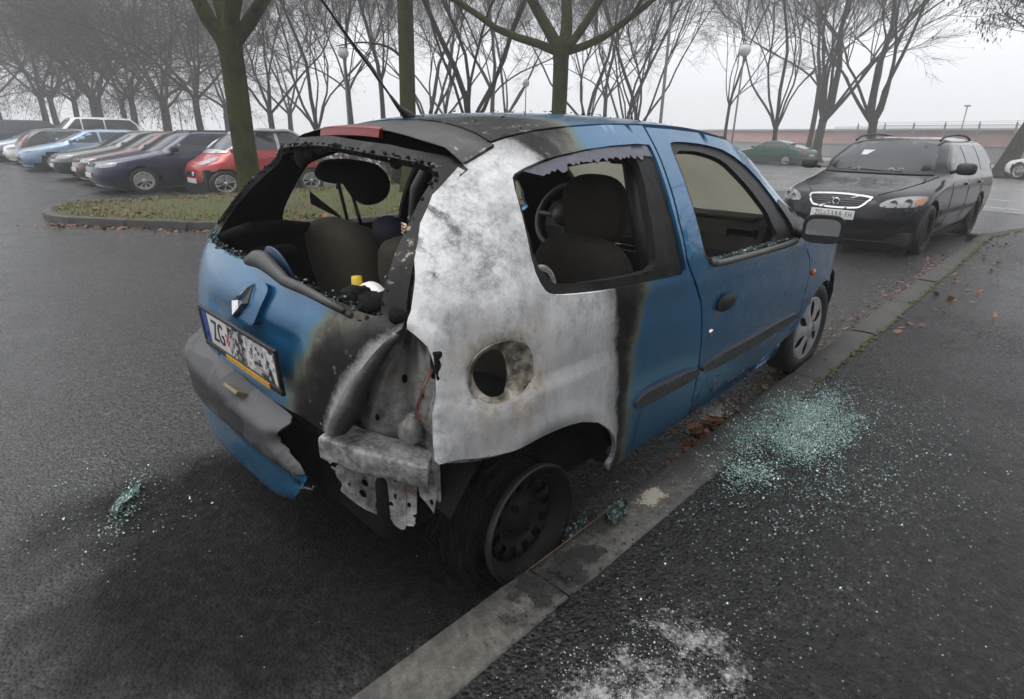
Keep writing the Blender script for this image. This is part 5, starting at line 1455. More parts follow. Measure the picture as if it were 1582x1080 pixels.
class Body:
    def __init__(s, sp):
        s.sp = sp; s.F = np.array(sp['front']); s.Rr = np.array(sp['rear']); s.Wl = np.array(sp['W'])
        s.Lf, s.pf, s.Lr, s.pr = sp.get('Lf', .7), sp.get('pf', 2.8), sp.get('Lr', .55), sp.get('pr', 3.4)
        s.z0, s.z1 = s.Wl[0, 0], s.Wl[-1, 0]
    def it(s, T, z):
        return (np.interp(z - .018, T[:, 0], T[:, 1]) + 2 * np.interp(z, T[:, 0], T[:, 1]) + np.interp(z + .018, T[:, 0], T[:, 1])) / 4
    def xf(s, z): return s.it(s.F, z)
    def xr(s, z): return s.it(s.Rr, z)
    def w(s, z): return s.it(s.Wl, z)
    def LL(s, z):
        k = min(1.0, (s.xf(z) - s.xr(z)) / (s.Lf + s.Lr + .1)); g = 1 if z < s.sp['belt'] else max(.55, 1 - (z - s.sp['belt']) * 3)
        return s.Lf * k * g, s.Lr * k * g
    def Y(s, x, z):
        lf, lr = s.LL(z); w = s.w(z)
        tf = (s.xf(z) - x) / lf; tr = (x - s.xr(z)) / lr
        if tf <= 0 or tr <= 0: return 0.0
        e = 1.0
        if tf < 1: e = min(e, (1 - (1 - tf) ** s.pf) ** (1 / s.pf))
        if tr < 1: e = min(e, (1 - (1 - tr) ** s.pr) ** (1 / s.pr))
        return w * e
    def XF(s, y, z):
        lf, _ = s.LL(z); q = min(abs(y) / s.w(z), .9995)
        return s.xf(z) - lf * (1 - (1 - q ** s.pf) ** (1 / s.pf))
    def XR(s, y, z):
        _, lr = s.LL(z); q = min(abs(y) / s.w(z), .9995)
        return s.xr(z) + lr * (1 - (1 - q ** s.pr) ** (1 / s.pr))
    def half(s, z, n=240):
        lf, lr = s.LL(z); w = s.w(z); P = []
        for k in range(n + 1):
            th = math.pi / 2 * k / n; P.append((s.xr(z) + lr * (1 - math.cos(th) ** (2 / s.pr)), w * math.sin(th) ** (2 / s.pr)))
        a, b = s.xr(z) + lr, s.xf(z) - lf
        for k in range(1, 24): P.append((a + (b - a) * k / 24, w))
        for k in range(n + 1):
            th = math.pi / 2 * (1 - k / n); P.append((s.xf(z) - lf * (1 - math.cos(th) ** (2 / s.pf)), w * math.sin(th) ** (2 / s.pf)))
        return np.array(P)
    def PF(s, a, z, rear=False):
        """point at arc length a from the nose centre (or tail centre) at height z; +a = left"""
        H = s.half(z, 60)
        if not rear: H = H[::-1]
        d = np.concatenate([[0], np.cumsum(np.hypot(*(H[1:] - H[:-1]).T))])
        x = np.interp(abs(a), d, H[:, 0]); y = np.interp(abs(a), d, H[:, 1])
        return (x, math.copysign(y, a), z)
    def levels(s, step):
        zs = np.linspace(s.z0, s.z1, 500); d = [0]
        for a, b in zip(zs[:-1], zs[1:]):
            d.append(d[-1] + max(abs(s.xf(b) - s.xf(a)) * .6, abs(s.xr(b) - s.xr(a)) * .6, abs(b - a), abs(s.w(b) - s.w(a))))
        n = int(d[-1] / step) + 2
        return np.interp(np.linspace(0, d[-1], n), d, zs)
    def mesh(s, name, mat, parent, N=90, step=.06, arches=(), top=None):
        V = []; F = []; ms = []
        zs = s.levels(step)
        for z in zs:
            H = s.half(z); full = np.concatenate([H, (H * [1, -1])[::-1][1:-1]])
            full = np.concatenate([full, full[:1]])
            d = np.concatenate([[0], np.cumsum(np.hypot(*(full[1:] - full[:-1]).T))])
            u = np.linspace(0, d[-1], N, endpoint=False)
            for a in u: V.append([np.interp(a, d, full[:, 0]), np.interp(a, d, full[:, 1]), z])
        V = np.array(V); m = len(zs)
        V[:, 2] += 0
        cut = np.zeros(len(V), bool)
        for (ax, az, ar) in arches:
            r = np.hypot(V[:, 0] - ax, V[:, 2] - az); side = np.abs(V[:, 1]) > .5 * s.w(.5)
            near = side & (np.abs(r - ar) < .5 * step) & (V[:, 2] < s.sp['belt'])
            k = ar / np.maximum(r, 1e-6)
            V[near, 0] = ax + (V[near, 0] - ax) * k[near]; V[near, 2] = az + (V[near, 2] - az) * k[near]
        for i in range(m - 1):
            for k in range(N):
                f = (i * N + k, i * N + (k + 1) % N, (i + 1) * N + (k + 1) % N, (i + 1) * N + k)
                c = V[list(f)].mean(0); skip = False
                for (ax, az, ar) in arches:
                    if abs(c[1]) > .5 * s.w(.5) and math.hypot(c[0] - ax, c[2] - az) < ar - .004: skip = True
                if not skip: F.append(f[::-1])
        F.append(tuple(range((m - 1) * N, m * N))); F.append(tuple(range(N))[::-1])
        F = [f[::-1] for f in F]
        # crown the roof cap a little
        fm = None
        if top:
            fm = [1 if np.mean([V[i][2] for i in f]) > top[1] else 0 for f in F]; mat = [mat, top[0]]
        return mesh_obj(name, V, F, mat, parent, True, fm)

def car_wheel(parent, x, y, z, sg, r, w, style, mat, spokes=7, n=30):
    M_ = wheel_M(x, y, z, sg)
    # in a car's own frame +y is left: outboard is +y for sg>0
    root = bpy.data.objects.new('wheel', None); link(root, parent)
    mb = MB(); mb.lathe(tyre_prof(r, w), M_, n); mb.build('tyre', M_rubber, root)
    mb = MB(); rr = r * .69
    mb.lathe([(rr, w * .40), (rr * 1.02, w * .50), (rr * .94, w * .51), (rr * .90, w * .40), (rr * .86, w * .15)], M_, n)
    mb.lathe([(0, w * .10), (rr * .9, w * .10)], M_, n)
    if style == 'steel':
        mb.lathe([(0, w * .34), (rr * .2, w * .34), (rr * .3, w * .28), (rr * .55, w * .36), (rr * .7, w * .34), (rr * .9, w * .15)], M_, n)
    else:
        for k in range(spokes):
            a = 2 * math.pi * k / spokes + .3; h = (.19 if style == 'alloy' else .30) * 6 / spokes
            V = [];
            for rad, hh, zz in ((.10, h * 1.5, .45), (.45, h * .75, .47), (.80, h * .9, .46), (.96, h * 1.15, .46)):
                for sgn in (-1, 1): V.append(M_ @ Vector((rr * rad * math.cos(a + sgn * hh * .75), rr * rad * math.sin(a + sgn * hh * .75), w * zz)))
            mb.add(V, [(0, 1, 3, 2), (2, 3, 5, 4), (4, 5, 7, 6)], False)
        mb.lathe([(0, w * .50), (rr * .16, w * .50), (rr * .22, w * .44)], M_, 16)
    mb.build('rim', mat, root)
    return root

def mkspec(L, H, Wd, hood, cowl, hdx, rdx, tail, belt=.93, rw=.58, cz=.96, **kw):
    xf, xr, w = L / 2, -L / 2, Wd / 2
    front = [(.16, xf - .14), (.28, xf - .03), (.42, xf), (hood - .18, xf - .02), (hood - .06, xf - .08), (hood, xf - .22), (hood + (cz - hood) * .45, xf - .22 - (xf - .22 - cowl) * .42), (cz, cowl), (cz + .04, cowl - .07), (H - .08, hdx), (H - .03, hdx - .22), (H, hdx - .6)]
    rear = [(.18, xr + .15), (.30, xr + .03), (.45, xr)] + tail + [(H - .07, rdx), (H - .03, rdx + .18), (H, rdx + .5)]
    Wl = [(.16, w - .10), (.28, w - .04), (.42, w - .008), (.6, w), (belt - .12, w - .012), (belt, w - .04), ((belt + H - .09) / 2, (w - .04 + rw) / 2 + .02), (H - .09, rw), (H - .04, rw - .07), (H - .012, rw - .2), (H, rw - .33)]
    d = dict(front=front, rear=rear, W=Wl, belt=belt, L=L, H=H, w=w, cz=cz, hood=hood); d.update(kw); return d

def build_car(name, label, cat, sp, paint, loc, heading, wheels, wr=.30, ww=.19, wstyle='alloy', wmat=None, spokes=7, pillars=(), scale=None, group=None, N=90, step=.065, head=None, tail=None, grille=None, plate_z=.50, extras=None, bumper=None, mirror=True, rear_glass=True, lower=None, moulding_z=None, glass=None, top=None):
    """loc = ground point under the car's middle; heading in radians"""
    root = tag(empty(name, loc, heading, scale), label, cat, group)
    b = Body(sp); glass = glass or M_glass
    arches = [(x, wr, wr * 1.17) for x in wheels]
    b.mesh('body', paint, root, N, step, arches, top)
    L_ = (0, 1, 0)
    H, belt, cz = sp['H'], sp['belt'], sp['cz']
    # glasshouse
    zt = H - .105
    def fx(z): return b.xf(z) - .26 - .10 * (1 if z < cz + .08 else 0)
    def rx(z): return b.xr(z) + .20
    cuts = list(pillars)
    zs = np.linspace(max(belt, cz - .02) + .03, zt, 9)
    ed = [None] + cuts + [None]
    for k in range(len(ed) - 1):
        fr, re = [], []
        for z in zs:
            a = fx(z) if ed[k] is None else min(fx(z), ed[k] - .035)
            c_ = rx(z) if ed[k + 1] is None else max(rx(z), ed[k + 1] + .035)
            if a - c_ > .03: fr.append((a, z)); re.append((c_, z))
        if len(fr) < 3: continue
        P = chaikin(fr + re[::-1], 1)
        for sg in (1, -1):
            panel('side_window', P, (lambda a, z, sg=sg: (a, sg * b.Y(a, z), z)), glass, root, [], .12, .006, off=.004, out=(0, sg, 0))
    panel('windscreen', chaikin([(-.90, cz + .015), (0, cz - .01), (.90, cz + .015), (.93, (cz + zt) / 2), (.93, zt + .02), (0, zt + .035), (-.93, zt + .02), (-.93, (cz + zt) / 2)], 1), lambda u, z: (b.XF(u * b.w(z) * .9, z), u * b.w(z) * .9, z), glass, root, [], .08, .006, off=.005, out=(1, 0, .6))
    if rear_glass:
        zr = sp.get('rgz', belt + .05)
        panel('rear_window', chaikin([(-.86, zr), (.86, zr), (.88, zt - .02), (-.88, zt - .02)], 1), lambda u, z: (b.XR(u * b.w(z) * .9, z), u * b.w(z) * .9, z), glass, root, [], .1, .006, off=.005, out=(-1, 0, .4))
    # lamps
    for sg in (1, -1):
        if head: panel('headlight', chaikin([(sg * a, z) for a, z in head], 1), lambda a, z: b.PF(a, z), M_lens, root, [], .05, .01, off=.006, out=(1, 0, 0))
        if tail: panel('taillight', chaikin([(sg * a, z) for a, z in tail], 1), lambda a, z: b.PF(a, z, True), M_tail, root, [], .05, .01, off=.006, out=(-1, 0, 0))
    if grille: panel('grille', chaikin([(a, z) for a, z in grille] + [(-a, z) for a, z in grille[::-1]], 1), lambda a, z: b.PF(a, z), M_dark, root, [], .06, .008, off=.004, out=(1, 0, 0))
    if bumper: panel('bumper', [(a, z) for a, z in bumper] + [(-a, z) for a, z in bumper[::-1]], lambda a, z: b.PF(a, z), M_dark, root, [], .08, .008, off=.005, out=(1, 0, 0))
    if plate_z:
        p = Vector(b.PF(0, plate_z)); mb = MB(); mb.box(p + Vector((.008, 0, 0)), (.012, .50, .11), .003); mb.build('number_plate', M_plate, root)
        p = Vector(b.PF(0, max(plate_z, .6), True)); mb = MB(); mb.box(p + Vector((-.008, 0, 0)), (.012, .50, .11), .003); mb.build('number_plate', M_plate, root)
    for sg in (1, -1):
        if mirror:
            c_ = Vector((sp.get('mx', b.xf(cz) - .38), sg * (sp['w'] + .10), cz + .07)); mb = MB()
            mb.sphere(c_, (.07, .11, .075), 14, 10, None, lambda p: Vector((math.copysign(abs(p.x) ** .7, p.x), math.copysign(abs(p.y) ** .6, p.y), math.copysign(abs(p.z) ** .6, p.z))))
            mb.tube([c_, Vector((c_.x, sg * (sp['w'] - .07), cz + .02))], .025, 6); mb.build('door_mirror', M_dark if mirror == 'dark' else paint, root)
        for x in wheels: car_wheel(root, x, sg * (sp['w'] - ww * .5 - .015), wr, -1 if sg < 0 else 1, wr, ww, wstyle, wmat or M_alloy, spokes)
        # door shuts: thin dark lines pressed into the side
        mb = MB()
        seams = [cuts[0] if cuts else 0] + ([cuts[1]] if len(cuts) > 1 else [])
        fr_x = min(b.xf(cz) - .45, wheels[0] - wr * 1.25)
        for x0 in [fr_x] + seams:
            mb.tube([Vector((x0, sg * (b.Y(x0, z) + .001), z)) for z in np.linspace(.27, belt - .02, 9)], .004, 4)
        mb.tube([Vector((x, sg * (b.Y(x, .27) + .001), .27)) for x in np.linspace(fr_x, (seams[-1]), 8)], .004, 4)
        mb.build('door_seam', M_arch, root)
        for x0 in seams:
            mb = MB(); q = Vector((x0 + .14, sg * (b.Y(x0 + .14, belt - .12) + .012), belt - .12)); mb.box(q, (.17, .025, .035), .01); mb.build('door_handle', paint, root)
        if moulding_z: panel('side_moulding', [(wheels[0] - wr * 1.3, moulding_z - .03), (wheels[0] - wr * 1.3, moulding_z + .03), (wheels[1] + wr * 1.3, moulding_z + .03), (wheels[1] + wr * 1.3, moulding_z - .03)], lambda a, z, sg=sg: (a, sg * b.Y(a, z), z), M_dark, root, [], .15, .01, off=.010, out=(0, sg, 0))
    mb = MB()
    for x in wheels: mb.box((x, 0, wr + .03), (wr * 2.25, sp['w'] * 1.72, wr * 2.0), .05)
    mb.box((0, 0, .22), (sp['L'] * .86, sp['w'] * 1.8, .16), .03)
    mb.build('underbody', M_arch, root)
    if extras: extras(root, b, sp)
    return root

# --- black estate at the kerb -----------------------------------------------------
t = Mt('black car paint'); o = t.obj(); d = t.noise(o, 3., 5)
M_pblack = t.pbr(Base_Color=t.mix(t.n('MapRange', {'Value': d, 1: .5, 2: .8, 3: 0., 4: .12}).outputs[0], (.0035, .0037, .0045), (.06, .057, .052)), Metallic=.0, Roughness=.35, Specular_IOR_Level=.15, Coat_Weight=.85, Coat_Roughness=.03, Coat_IOR=1.33)
est = dict(front=[(.17, 2.08), (.30, 2.20), (.45, 2.235), (.58, 2.20), (.66, 2.15), (.73, 2.05), (.78, 1.90), (.84, 1.62), (.89, 1.36), (.945, 1.12), (.985, 1.04), (1.1, .86), (1.2, .70), (1.3, .53), (1.37, .38), (1.42, .10), (1.445, -.3)],
           rear=[(.2, -2.14), (.35, -2.26), (.55, -2.28), (.8, -2.26), (.95, -2.21), (1.1, -2.13), (1.25, -2.03), (1.35, -1.93), (1.41, -1.75), (1.445, -1.3)],
           W=[(.17, .77), (.28, .83), (.45, .872), (.62, .885), (.80, .878), (.90, .855), (.96, .825), (1.1, .765), (1.22, .705), (1.33, .64), (1.385, .575), (1.425, .45), (1.445, .30)],
           belt=.95, L=4.51, H=1.445, w=.885, cz=.975, hood=.73, Lf=.78, pf=2.5, Lr=.45, pr=3.4, mx=.72)
def est_extra(root, b, sp):
    panel('cowl', [(-.92, .955), (.92, .955), (.90, 1.0), (0, .985), (-.90, 1.0)], lambda u, z: (b.XF(u * b.w(z) * .9, z), u * b.w(z) * .9, z), M_dark, root, [], .08, .006, off=.012, out=(1, 0, .6))
    fn = lambda a, z: b.PF(a, z)
    # grille with chrome surround, slats, slash and badge
    G0 = chaikin([(-.36, .715), (0, .735), (.36, .715), (.385, .69), (.30, .585), (.24, .565), (0, .555), (-.24, .565), (-.30, .585), (-.385, .69)], 1)
    G1 = grow(G0, -.020)
    panel('grille_surround', G0, fn, M_chrome, root, [G1], .03, .02, off=.016, out=(1, 0, 0))
    g = panel('grille', G1, fn, M_dark, root, [], .04, .01, off=.004, out=(1, 0, 0))
    mb = MB()
    for z in (.585, .61, .635, .66, .685):
        hw = np.interp(z, [.56, .69], [.25, .345]); mb.tube([Vector(fn(a, z)) + Vector((.008, 0, 0)) for a in np.linspace(-hw, hw, 9)], .006, 5)
    mb.build('grille_slat', M_dark, g)
    mb = MB(); mb.tube([Vector(fn(-.21, .575)) + Vector((.018, 0, 0)), Vector(fn(.22, .71)) + Vector((.018, 0, 0))], .010, 6); mb.build('grille_slash', M_chrome, g)
    p = Vector(fn(0, .643)) + Vector((.024, 0, 0)); mb = MB()
    Mx = Matrix.Translation(p) @ Matrix.Rotation(R(90), 4, 'Y')
    mb.lathe([(.030, 0), (.044, 0), (.044, .008), (.030, .008)], Mx, 24, closed=True); mb.tube([p + Vector((.005, -.03, .03)), p + Vector((.005, -.048, .048))], .006, 5); bd = mb.build('badge', M_chrome, g)
    mb = MB(); mb.lathe([(0, .004), (.030, .004)], Mx, 20); mb.box(p + Vector((.006, 0, 0)), (.003, .066, .014)); mb.build('badge_centre', simple('badge blue', (.02, .03, .08), .3), bd)
    for sg in (1, -1):
        panel('headlight', chaikin([(sg * a, z) for a, z in [(.50, .60), (.47, .64), (.56, .70), (.74, .735), (.98, .735), (1.06, .72), (1.04, .66), (.94, .62), (.74, .605)]], 1), fn, M_lens, root, [], .03, .01, off=.006, out=(1, 0, 0))
        hl = root.children[-1]
        for a, z, r_ in ((.62, .655, .042), (.78, .668, .048)):
            mb = MB(); q = Vector(fn(sg * a, z)); nx = Vector((q.x - .9, q.y * .9, 0)).normalized()
            mb.lathe([(r_, .012), (r_ * .95, .016), (r_ * .7, .004), (0, .008)], Matrix.Translation(q) @ nx.to_track_quat('Z', 'Y').to_matrix().to_4x4(), 18); mb.build('lamp_reflector', simple('lamp bowl', (.35, .35, .36), .2, metal=.8), hl)
        panel('turn_signal', chaikin([(sg * a, z) for a, z in [(.88, .632), (.86, .70), (.94, .725), (1.02, .715), (1.01, .668), (.95, .64)]], 1), fn, simple('amber reflector', (.40, .13, .03), .2, coat=.8, nz=.4, ns=60), hl, [], .03, .004, off=.010, out=(1, 0, 0))
        panel('fog_grille', chaikin([(sg * a, z) for a, z in [(.62, .28), (.60, .36), (.92, .385), (.95, .31)]], 1), fn, M_arch, root, [], .04, .01, off=.004, out=(1, 0, 0))
        # bonnet shut line, roof rail, wiper
        mb = MB(); mb.tube([Vector((b.XF(sg * y, z), sg * y, z + .004)) for y, z in ((.40, .735), (.46, .76), (.56, .80), (.64, .85), (.70, .90), (.735, .945))], .0045, 4); mb.build('bonnet_seam', M_arch, root)
        mb = MB(); zz = 1.40
        P = [Vector((x, sg * (.53 - .03 * (x < -1.4)), z)) for x, z in ((.30, 1.385), (.20, 1.425), (.0, 1.452), (-.5, 1.475), (-1.0, 1.468), (-1.45, 1.435), (-1.58, 1.395))]
        mb.tube(catmull(P, 4), .017, 7); mb.build('roof_rail', M_dark, root)
        mb = MB(); y0 = .35 if sg > 0 else -.20
        mb.tube([Vector((b.XF(y, z), y, z)) + Vector((.01, 0, .012)) for y, z in ((y0, .975), (y0 - .28, .985), (y0 - .52, .992))], .008, 5); mb.build('windscreen_wiper', M_dark, root)
        mb = MB(); q = Vector((.70, sg * .985, 1.045)); mb.box(q + Vector((.055, sg * .03, -.02)), (.03, .10, .02), .008); mb.build('mirror_indicator', M_lens, root)
        panel('bumper_lip', chaikin([(sg * a, z) for a, z in [(.02, .43), (.52, .45), (.62, .575), (.98, .60), (1.02, .57), (.68, .545), (.58, .42), (.02, .40)]], 1), fn, M_pblack, root, [], .05, .01, off=.012, out=(1, 0, 0))
    panel('air_intake', chaikin([(-.5, .24), (.5, .24), (.52, .33), (0, .345), (-.52, .33)], 1), fn, M_arch, root, [], .05, .01, off=.004, out=(1, 0, 0))
    pz = .492; p = Vector(fn(0, pz)) + Vector((.022, 0, 0))
    plp, O, ux, uy, un, M3 = plate(root, p, (0, 1, 0), (-.06, 0, 1), [('ZG', -.165, -.002, .098, .66), ('2398', .025, -.002, .098, .66), ('.', .122, .025, .098, .9), ('FH', .19, -.002, .098, .66)], frame=False)
    mb = MB()
    for i in range(3):
        for j in range(4):
            if (i + j) % 2 == 0: mb.box(O + ux * (-.098 + i * .009) + uy * (.014 - j * .010) + un * .0036, (.009, .010, .0016), 0, M3)
    mb.build('plate_shield', simple('shield red', (.42, .04, .04), .4), plp)
    mb = MB(); q = Vector((b.XF(-.22, 1.22), -.22, 1.22)); mb.box(q + Vector((.004, 0, 0)), (.008, .16, .12), .002, Matrix.Rotation(R(-58), 3, 'Y')); mb.build('windscreen_paper', simple('pale card', (.50, .52, .52), .4), root)
build_car('estate_car', 'black estate car with roof rails facing us beside the kerb', 'car', est, M_pblack, (9.33, .33, 0), R(176.2), (1.372, -1.268), wr=.315, ww=.205, wstyle='steel', wmat=M_arch, pillars=(-.28, -1.12), N=200, step=.035, tail=[(.45, .6), (.45, 1.2), (.62, 1.2), (.66, .62)], plate_z=None, mirror='dark', moulding_z=.50, extras=est_extra)

# --- row of parked cars on the left --------------------------------------------------
GR = 'cars parked in a row across the car park'
PI = math.pi
def row(name, label, sp, paint, nose, cy, rot=0.0, flip=False, sc=(1, 1, .92), **kw):
    x = nose + sp['L'] / 2 * sc[0]
    return build_car(name, label, 'car', sp, paint, (x, cy, 0), (0 if flip else PI) + rot, group=GR, scale=sc, **kw)
hl0 = [(.42, .60), (.40, .68), (.70, .72), (.92, .72), (.90, .63), (.60, .595)]
# small two-seater
sm = mkspec(2.50, 1.54, 1.50, .80, .78, .30, -.72, [(.8, -1.24), (.98, -1.20), (1.2, -1.05)], belt=.98, rw=.55, cz=1.02, Lf=.5, Lr=.4, mx=.42)
M_pred = wet_paint('red car paint', (.38, .022, .020), .15); M_silv = wet_paint('silver paint', (.42, .43, .44), .6)
def sm_extra(root, b, sp):
    mb = MB()
    for sg in (1, -1):
        P = [Vector((b.XF(sg * .60, z), sg * b.w(z) * .90, z)) for z in (1.02, 1.15, 1.3, 1.43)] + [Vector((x, sg * .56, 1.475)) for x in (.1, -.3, -.6)] + [Vector((-.84, sg * .60, 1.30)), Vector((-1.02, sg * .66, 1.05))]
        mb.tube(catmull(P, 3), .045, 8)
    mb.build('safety_cell', M_silv, root)
    panel('cowl_panel', chaikin([(-.60, .94), (.60, .94), (.58, 1.03), (-.58, 1.03)], 1), lambda a, z: (b.XF(a, z), a, z), M_silv, root, [], .06, .01, off=.012, out=(1, 0, .5))
    mb = MB()
    for z in (.46, .49, .52): mb.tube([Vector(b.PF(a, z)) + Vector((.012, 0, 0)) for a in np.linspace(-.20, .20, 5)], .007, 5)
    mb.build('grille_bar', M_chrome, root)
row('city_car', 'small red two-seater car with silver cell nearest the grass island', sm, M_pred, 3.55, 12.6, sc=(1.13, 1.05, .93), wheels=(.86, -.93), wr=.285, ww=.17, pillars=(-.30,), head=[(.30, .72), (.34, .82), (.52, .90), (.60, .84), (.56, .72), (.42, .68)], tail=[(.5, .6), (.5, .9), (.6, .9), (.6, .6)], grille=[(0, .44), (.24, .44), (.26, .53), (0, .55)], plate_z=.33, spokes=6, extras=sm_extra, mirror='dark', top=(M_silv, 1.03), N=100, step=.05)
wag = mkspec(4.29, 1.46, 1.71, .76, .98, .35, -1.75, [(.8, -2.12), (.95, -2.08), (1.2, -1.96)], Lf=.62, Lr=.42, rw=.60)
M_pnavy = wet_paint('navy car paint', (.012, .018, .055), .3)
def wag_extra(root, b, sp):
    for sg in (1, -1):
        mb = MB(); mb.tube([Vector((x, sg * .56, z)) for x, z in ((.1, 1.41), (0, 1.46), (-1.2, 1.475), (-1.35, 1.43))], .016, 6); mb.build('roof_rail', M_dark, root)
    mb = MB(); mb.lathe([(.02, 0), (.045, 0), (.045, .01), (.02, .01)], Matrix.Translation(Vector(b.PF(0, .66)) + Vector((.01, 0, 0))) @ Matrix.Rotation(R(90), 4, 'Y'), 20); mb.build('badge', M_chrome, root)
row('estate_car', 'dark navy estate car with pale star-shaped wheel trims beside the red car', wag, M_pnavy, 2.0, 14.27, wheels=(1.30, -1.31), wr=.300, ww=.18, wstyle='cap', wmat=simple('grey trim', (.45, .45, .45), .4, metal=.2), spokes=9, pillars=(-.22, -1.10), head=hl0, tail=[(.5, .7), (.5, 1.1), (.62, 1.1), (.64, .7)], grille=[(0, .60), (.36, .61), (.34, .70), (0, .71)], plate_z=.42, extras=wag_extra, mirror='dark', moulding_z=.48, N=110, step=.05)
hat = mkspec(4.00, 1.44, 1.70, .74, .88, .22, -1.40, [(.8, -1.97), (.95, -1.90), (1.2, -1.68)], Lf=.62, Lr=.45)
M_pmar = wet_paint('maroon car paint', (.075, .018, .022), .3); M_pgrn = wet_paint('grey green car paint', (.10, .11, .105), .5); M_pcream = wet_paint('cream car paint', (.50, .48, .42), .1)
M_plb = wet_paint('light blue car paint', (.23, .33, .47), .4); M_pdg = wet_paint('dark grey car paint', (.035, .038, .040), .4); M_pwh = wet_paint('white car paint', (.84, .84, .82), .0); M_pdk = wet_paint('dark plum paint', (.06, .022, .026), .3)
row('hatchback_car', 'maroon hatchback almost hidden behind the navy estate car', hat, M_pmar, 2.2, 16.7, wheels=(1.22, -1.22), pillars=(-.15, -1.0), head=hl0, tail=[(.5, .7), (.5, 1.1), (.62, 1.1), (.64, .7)], grille=[(0, .60), (.34, .61), (.32, .70), (0, .71)], plate_z=.42, mirror='dark', bumper=[(0, .20), (.98, .24), (1.0, .36), (0, .36)])
sed = mkspec(4.35, 1.43, 1.72, .76, .92, .26, -1.10, [(.8, -2.16), (.90, -2.14), (.96, -1.95), (1.0, -1.72), (1.2, -1.42)], Lf=.62, Lr=.45)
row('saloon_car', 'grey green saloon car with a dull black front bumper', sed, M_pgrn, 2.15, 19.1, wheels=(1.30, -1.25), pillars=(-.18, -.98), head=hl0, tail=[(.5, .7), (.5, .9), (.72, .9), (.74, .7)], grille=[(0, .60), (.30, .61), (.32, .71), (0, .72)], plate_z=.42, mirror='dark', bumper=[(0, .17), (1.15, .20), (1.15, .52), (0, .52)])
row('hatchback_car', 'cream hatchback with only roof and windscreen showing', hat, M_pcream, 2.8, 21.5, wheels=(1.22, -1.22), pillars=(-.15, -1.0), head=hl0, tail=[(.5, .7), (.5, 1.1), (.62, 1.1), (.64, .7)], plate_z=.42, mirror='dark')
hb = mkspec(4.25, 1.46, 1.76, .76, 1.12, .30, -1.62, [(.8, -2.10), (.95, -2.04), (1.2, -1.86)], Lf=.74, Lr=.45, belt=.95)
row('hatchback_car', 'pale blue hatchback with five-spoke alloy wheels and swept-back headlights', hb, M_plb, 2.05, 24.0, wheels=(1.27, -1.35), wr=.31, pillars=(-.15, -1.1), spokes=5, head=[(.40, .64), (.46, .70), (.72, .80), (1.02, .84), (.96, .74), (.70, .64)], tail=[(.5, .8), (.5, 1.0), (.72, 1.0), (.74, .8)], grille=[(0, .36), (.42, .34), (.38, .48), (0, .50)], plate_z=.54)
row('hatchback_car', 'dark grey hatchback parked tail first with tall red tail lamps', hat, M_pdg, 2.4, 26.6, flip=True, wheels=(1.22, -1.22), pillars=(-.15, -1.0), head=hl0, tail=[(.48, .68), (.50, 1.22), (.62, 1.24), (.68, .70)], plate_z=.42)
pick = mkspec(3.90, 1.42, 1.68, .78, .82, .20, -1.36, [(.8, -1.92), (.95, -1.86), (1.2, -1.62)], Lf=.5, Lr=.45)
row('hatchback_car', 'small white car with a chunky white front bumper', pick, M_pwh, 2.3, 29.0, wheels=(1.22, -1.22), pillars=(-.15, -1.0), head=hl0, plate_z=.42, mirror='dark', wr=.32)
row('hatchback_car', 'pale silver blue car at the far left edge', hb, wet_paint('silver blue paint', (.30, .35, .40), .5), 1.9, 31.6, wheels=(1.27, -1.35), pillars=(-.15, -1.1), head=hl0, plate_z=.42, grille=[(0, .60), (.34, .61), (.32, .70), (0, .71)])
row('hatchback_car', 'dark plum car behind the pale silver car', hat, M_pdk, 2.6, 34.2, wheels=(1.22, -1.22), pillars=(-.15, -1.0), head=hl0, plate_z=.42)
vn = mkspec(4.75, 1.94, 1.90, 1.02, 1.55, .85, -1.95, [(.9, -2.37), (1.3, -2.34), (1.6, -2.26)], belt=1.16, rw=.76, cz=1.20, Lf=.6, Lr=.35)
row('white_van', 'white panel van with one dark side window behind the parked row', vn, M_pwh, 4.65, 37.5, sc=(1, 1, 1), wheels=(1.5, -1.45), wr=.33, pillars=(.42, -.60), head=[(.50, .78), (.50, .98), (.80, 1.05), (.92, .95), (.80, .78)], tail=[(.7, .8), (.7, 1.3), (.85, 1.3), (.85, .8)], plate_z=.45, mirror='dark', rear_glass=False)
row('blue_van', 'dark blue van fading into the fog at the far left', vn, wet_paint('dark blue van paint', (.02, .03, .09), .2), 3.2, 51.0, sc=(1, 1, .95), wheels=(1.5, -1.45), wr=.33, pillars=(.42, -.60), head=[(.50, .78), (.50, .98), (.80, 1.05), (.92, .95), (.80, .78)], plate_z=.45, rear_glass=False)

# --- across the street -----------------------------------------------------------------
lift = mkspec(4.58, 1.42, 1.76, .74, 1.05, .42, -.80, [(.75, -2.27), (.88, -2.24), (.96, -2.06), (1.02, -1.75), (1.2, -1.25)], Lf=.7, Lr=.5)
M_pgreen = wet_paint('dark green car paint', (.010, .095, .060), .2)
gp = Vector((37.9, 12.6)); gd = math.atan2(14.36 - 11.15, 38.54 - 37.39)
build_car('saloon_car', 'dark green five-door car parked across the street', 'car', lift, M_pgreen, (gp.x, gp.y + .35, 0), gd + R(8), (1.33, -1.32), spokes=5, pillars=(-.05, -.92), head=hl0, tail=[(.42, .66), (.44, .86), (1.0, .86), (1.0, .70)], plate_z=.42, moulding_z=.5, scale=(1.12, 1.05, 1.0))
sed2 = mkspec(4.5, 1.44, 1.78, .76, .95, .30, -1.15, [(.8, -2.24), (.90, -2.22), (.97, -2.0), (1.02, -1.75), (1.2, -1.45)], Lf=.65, Lr=.5)
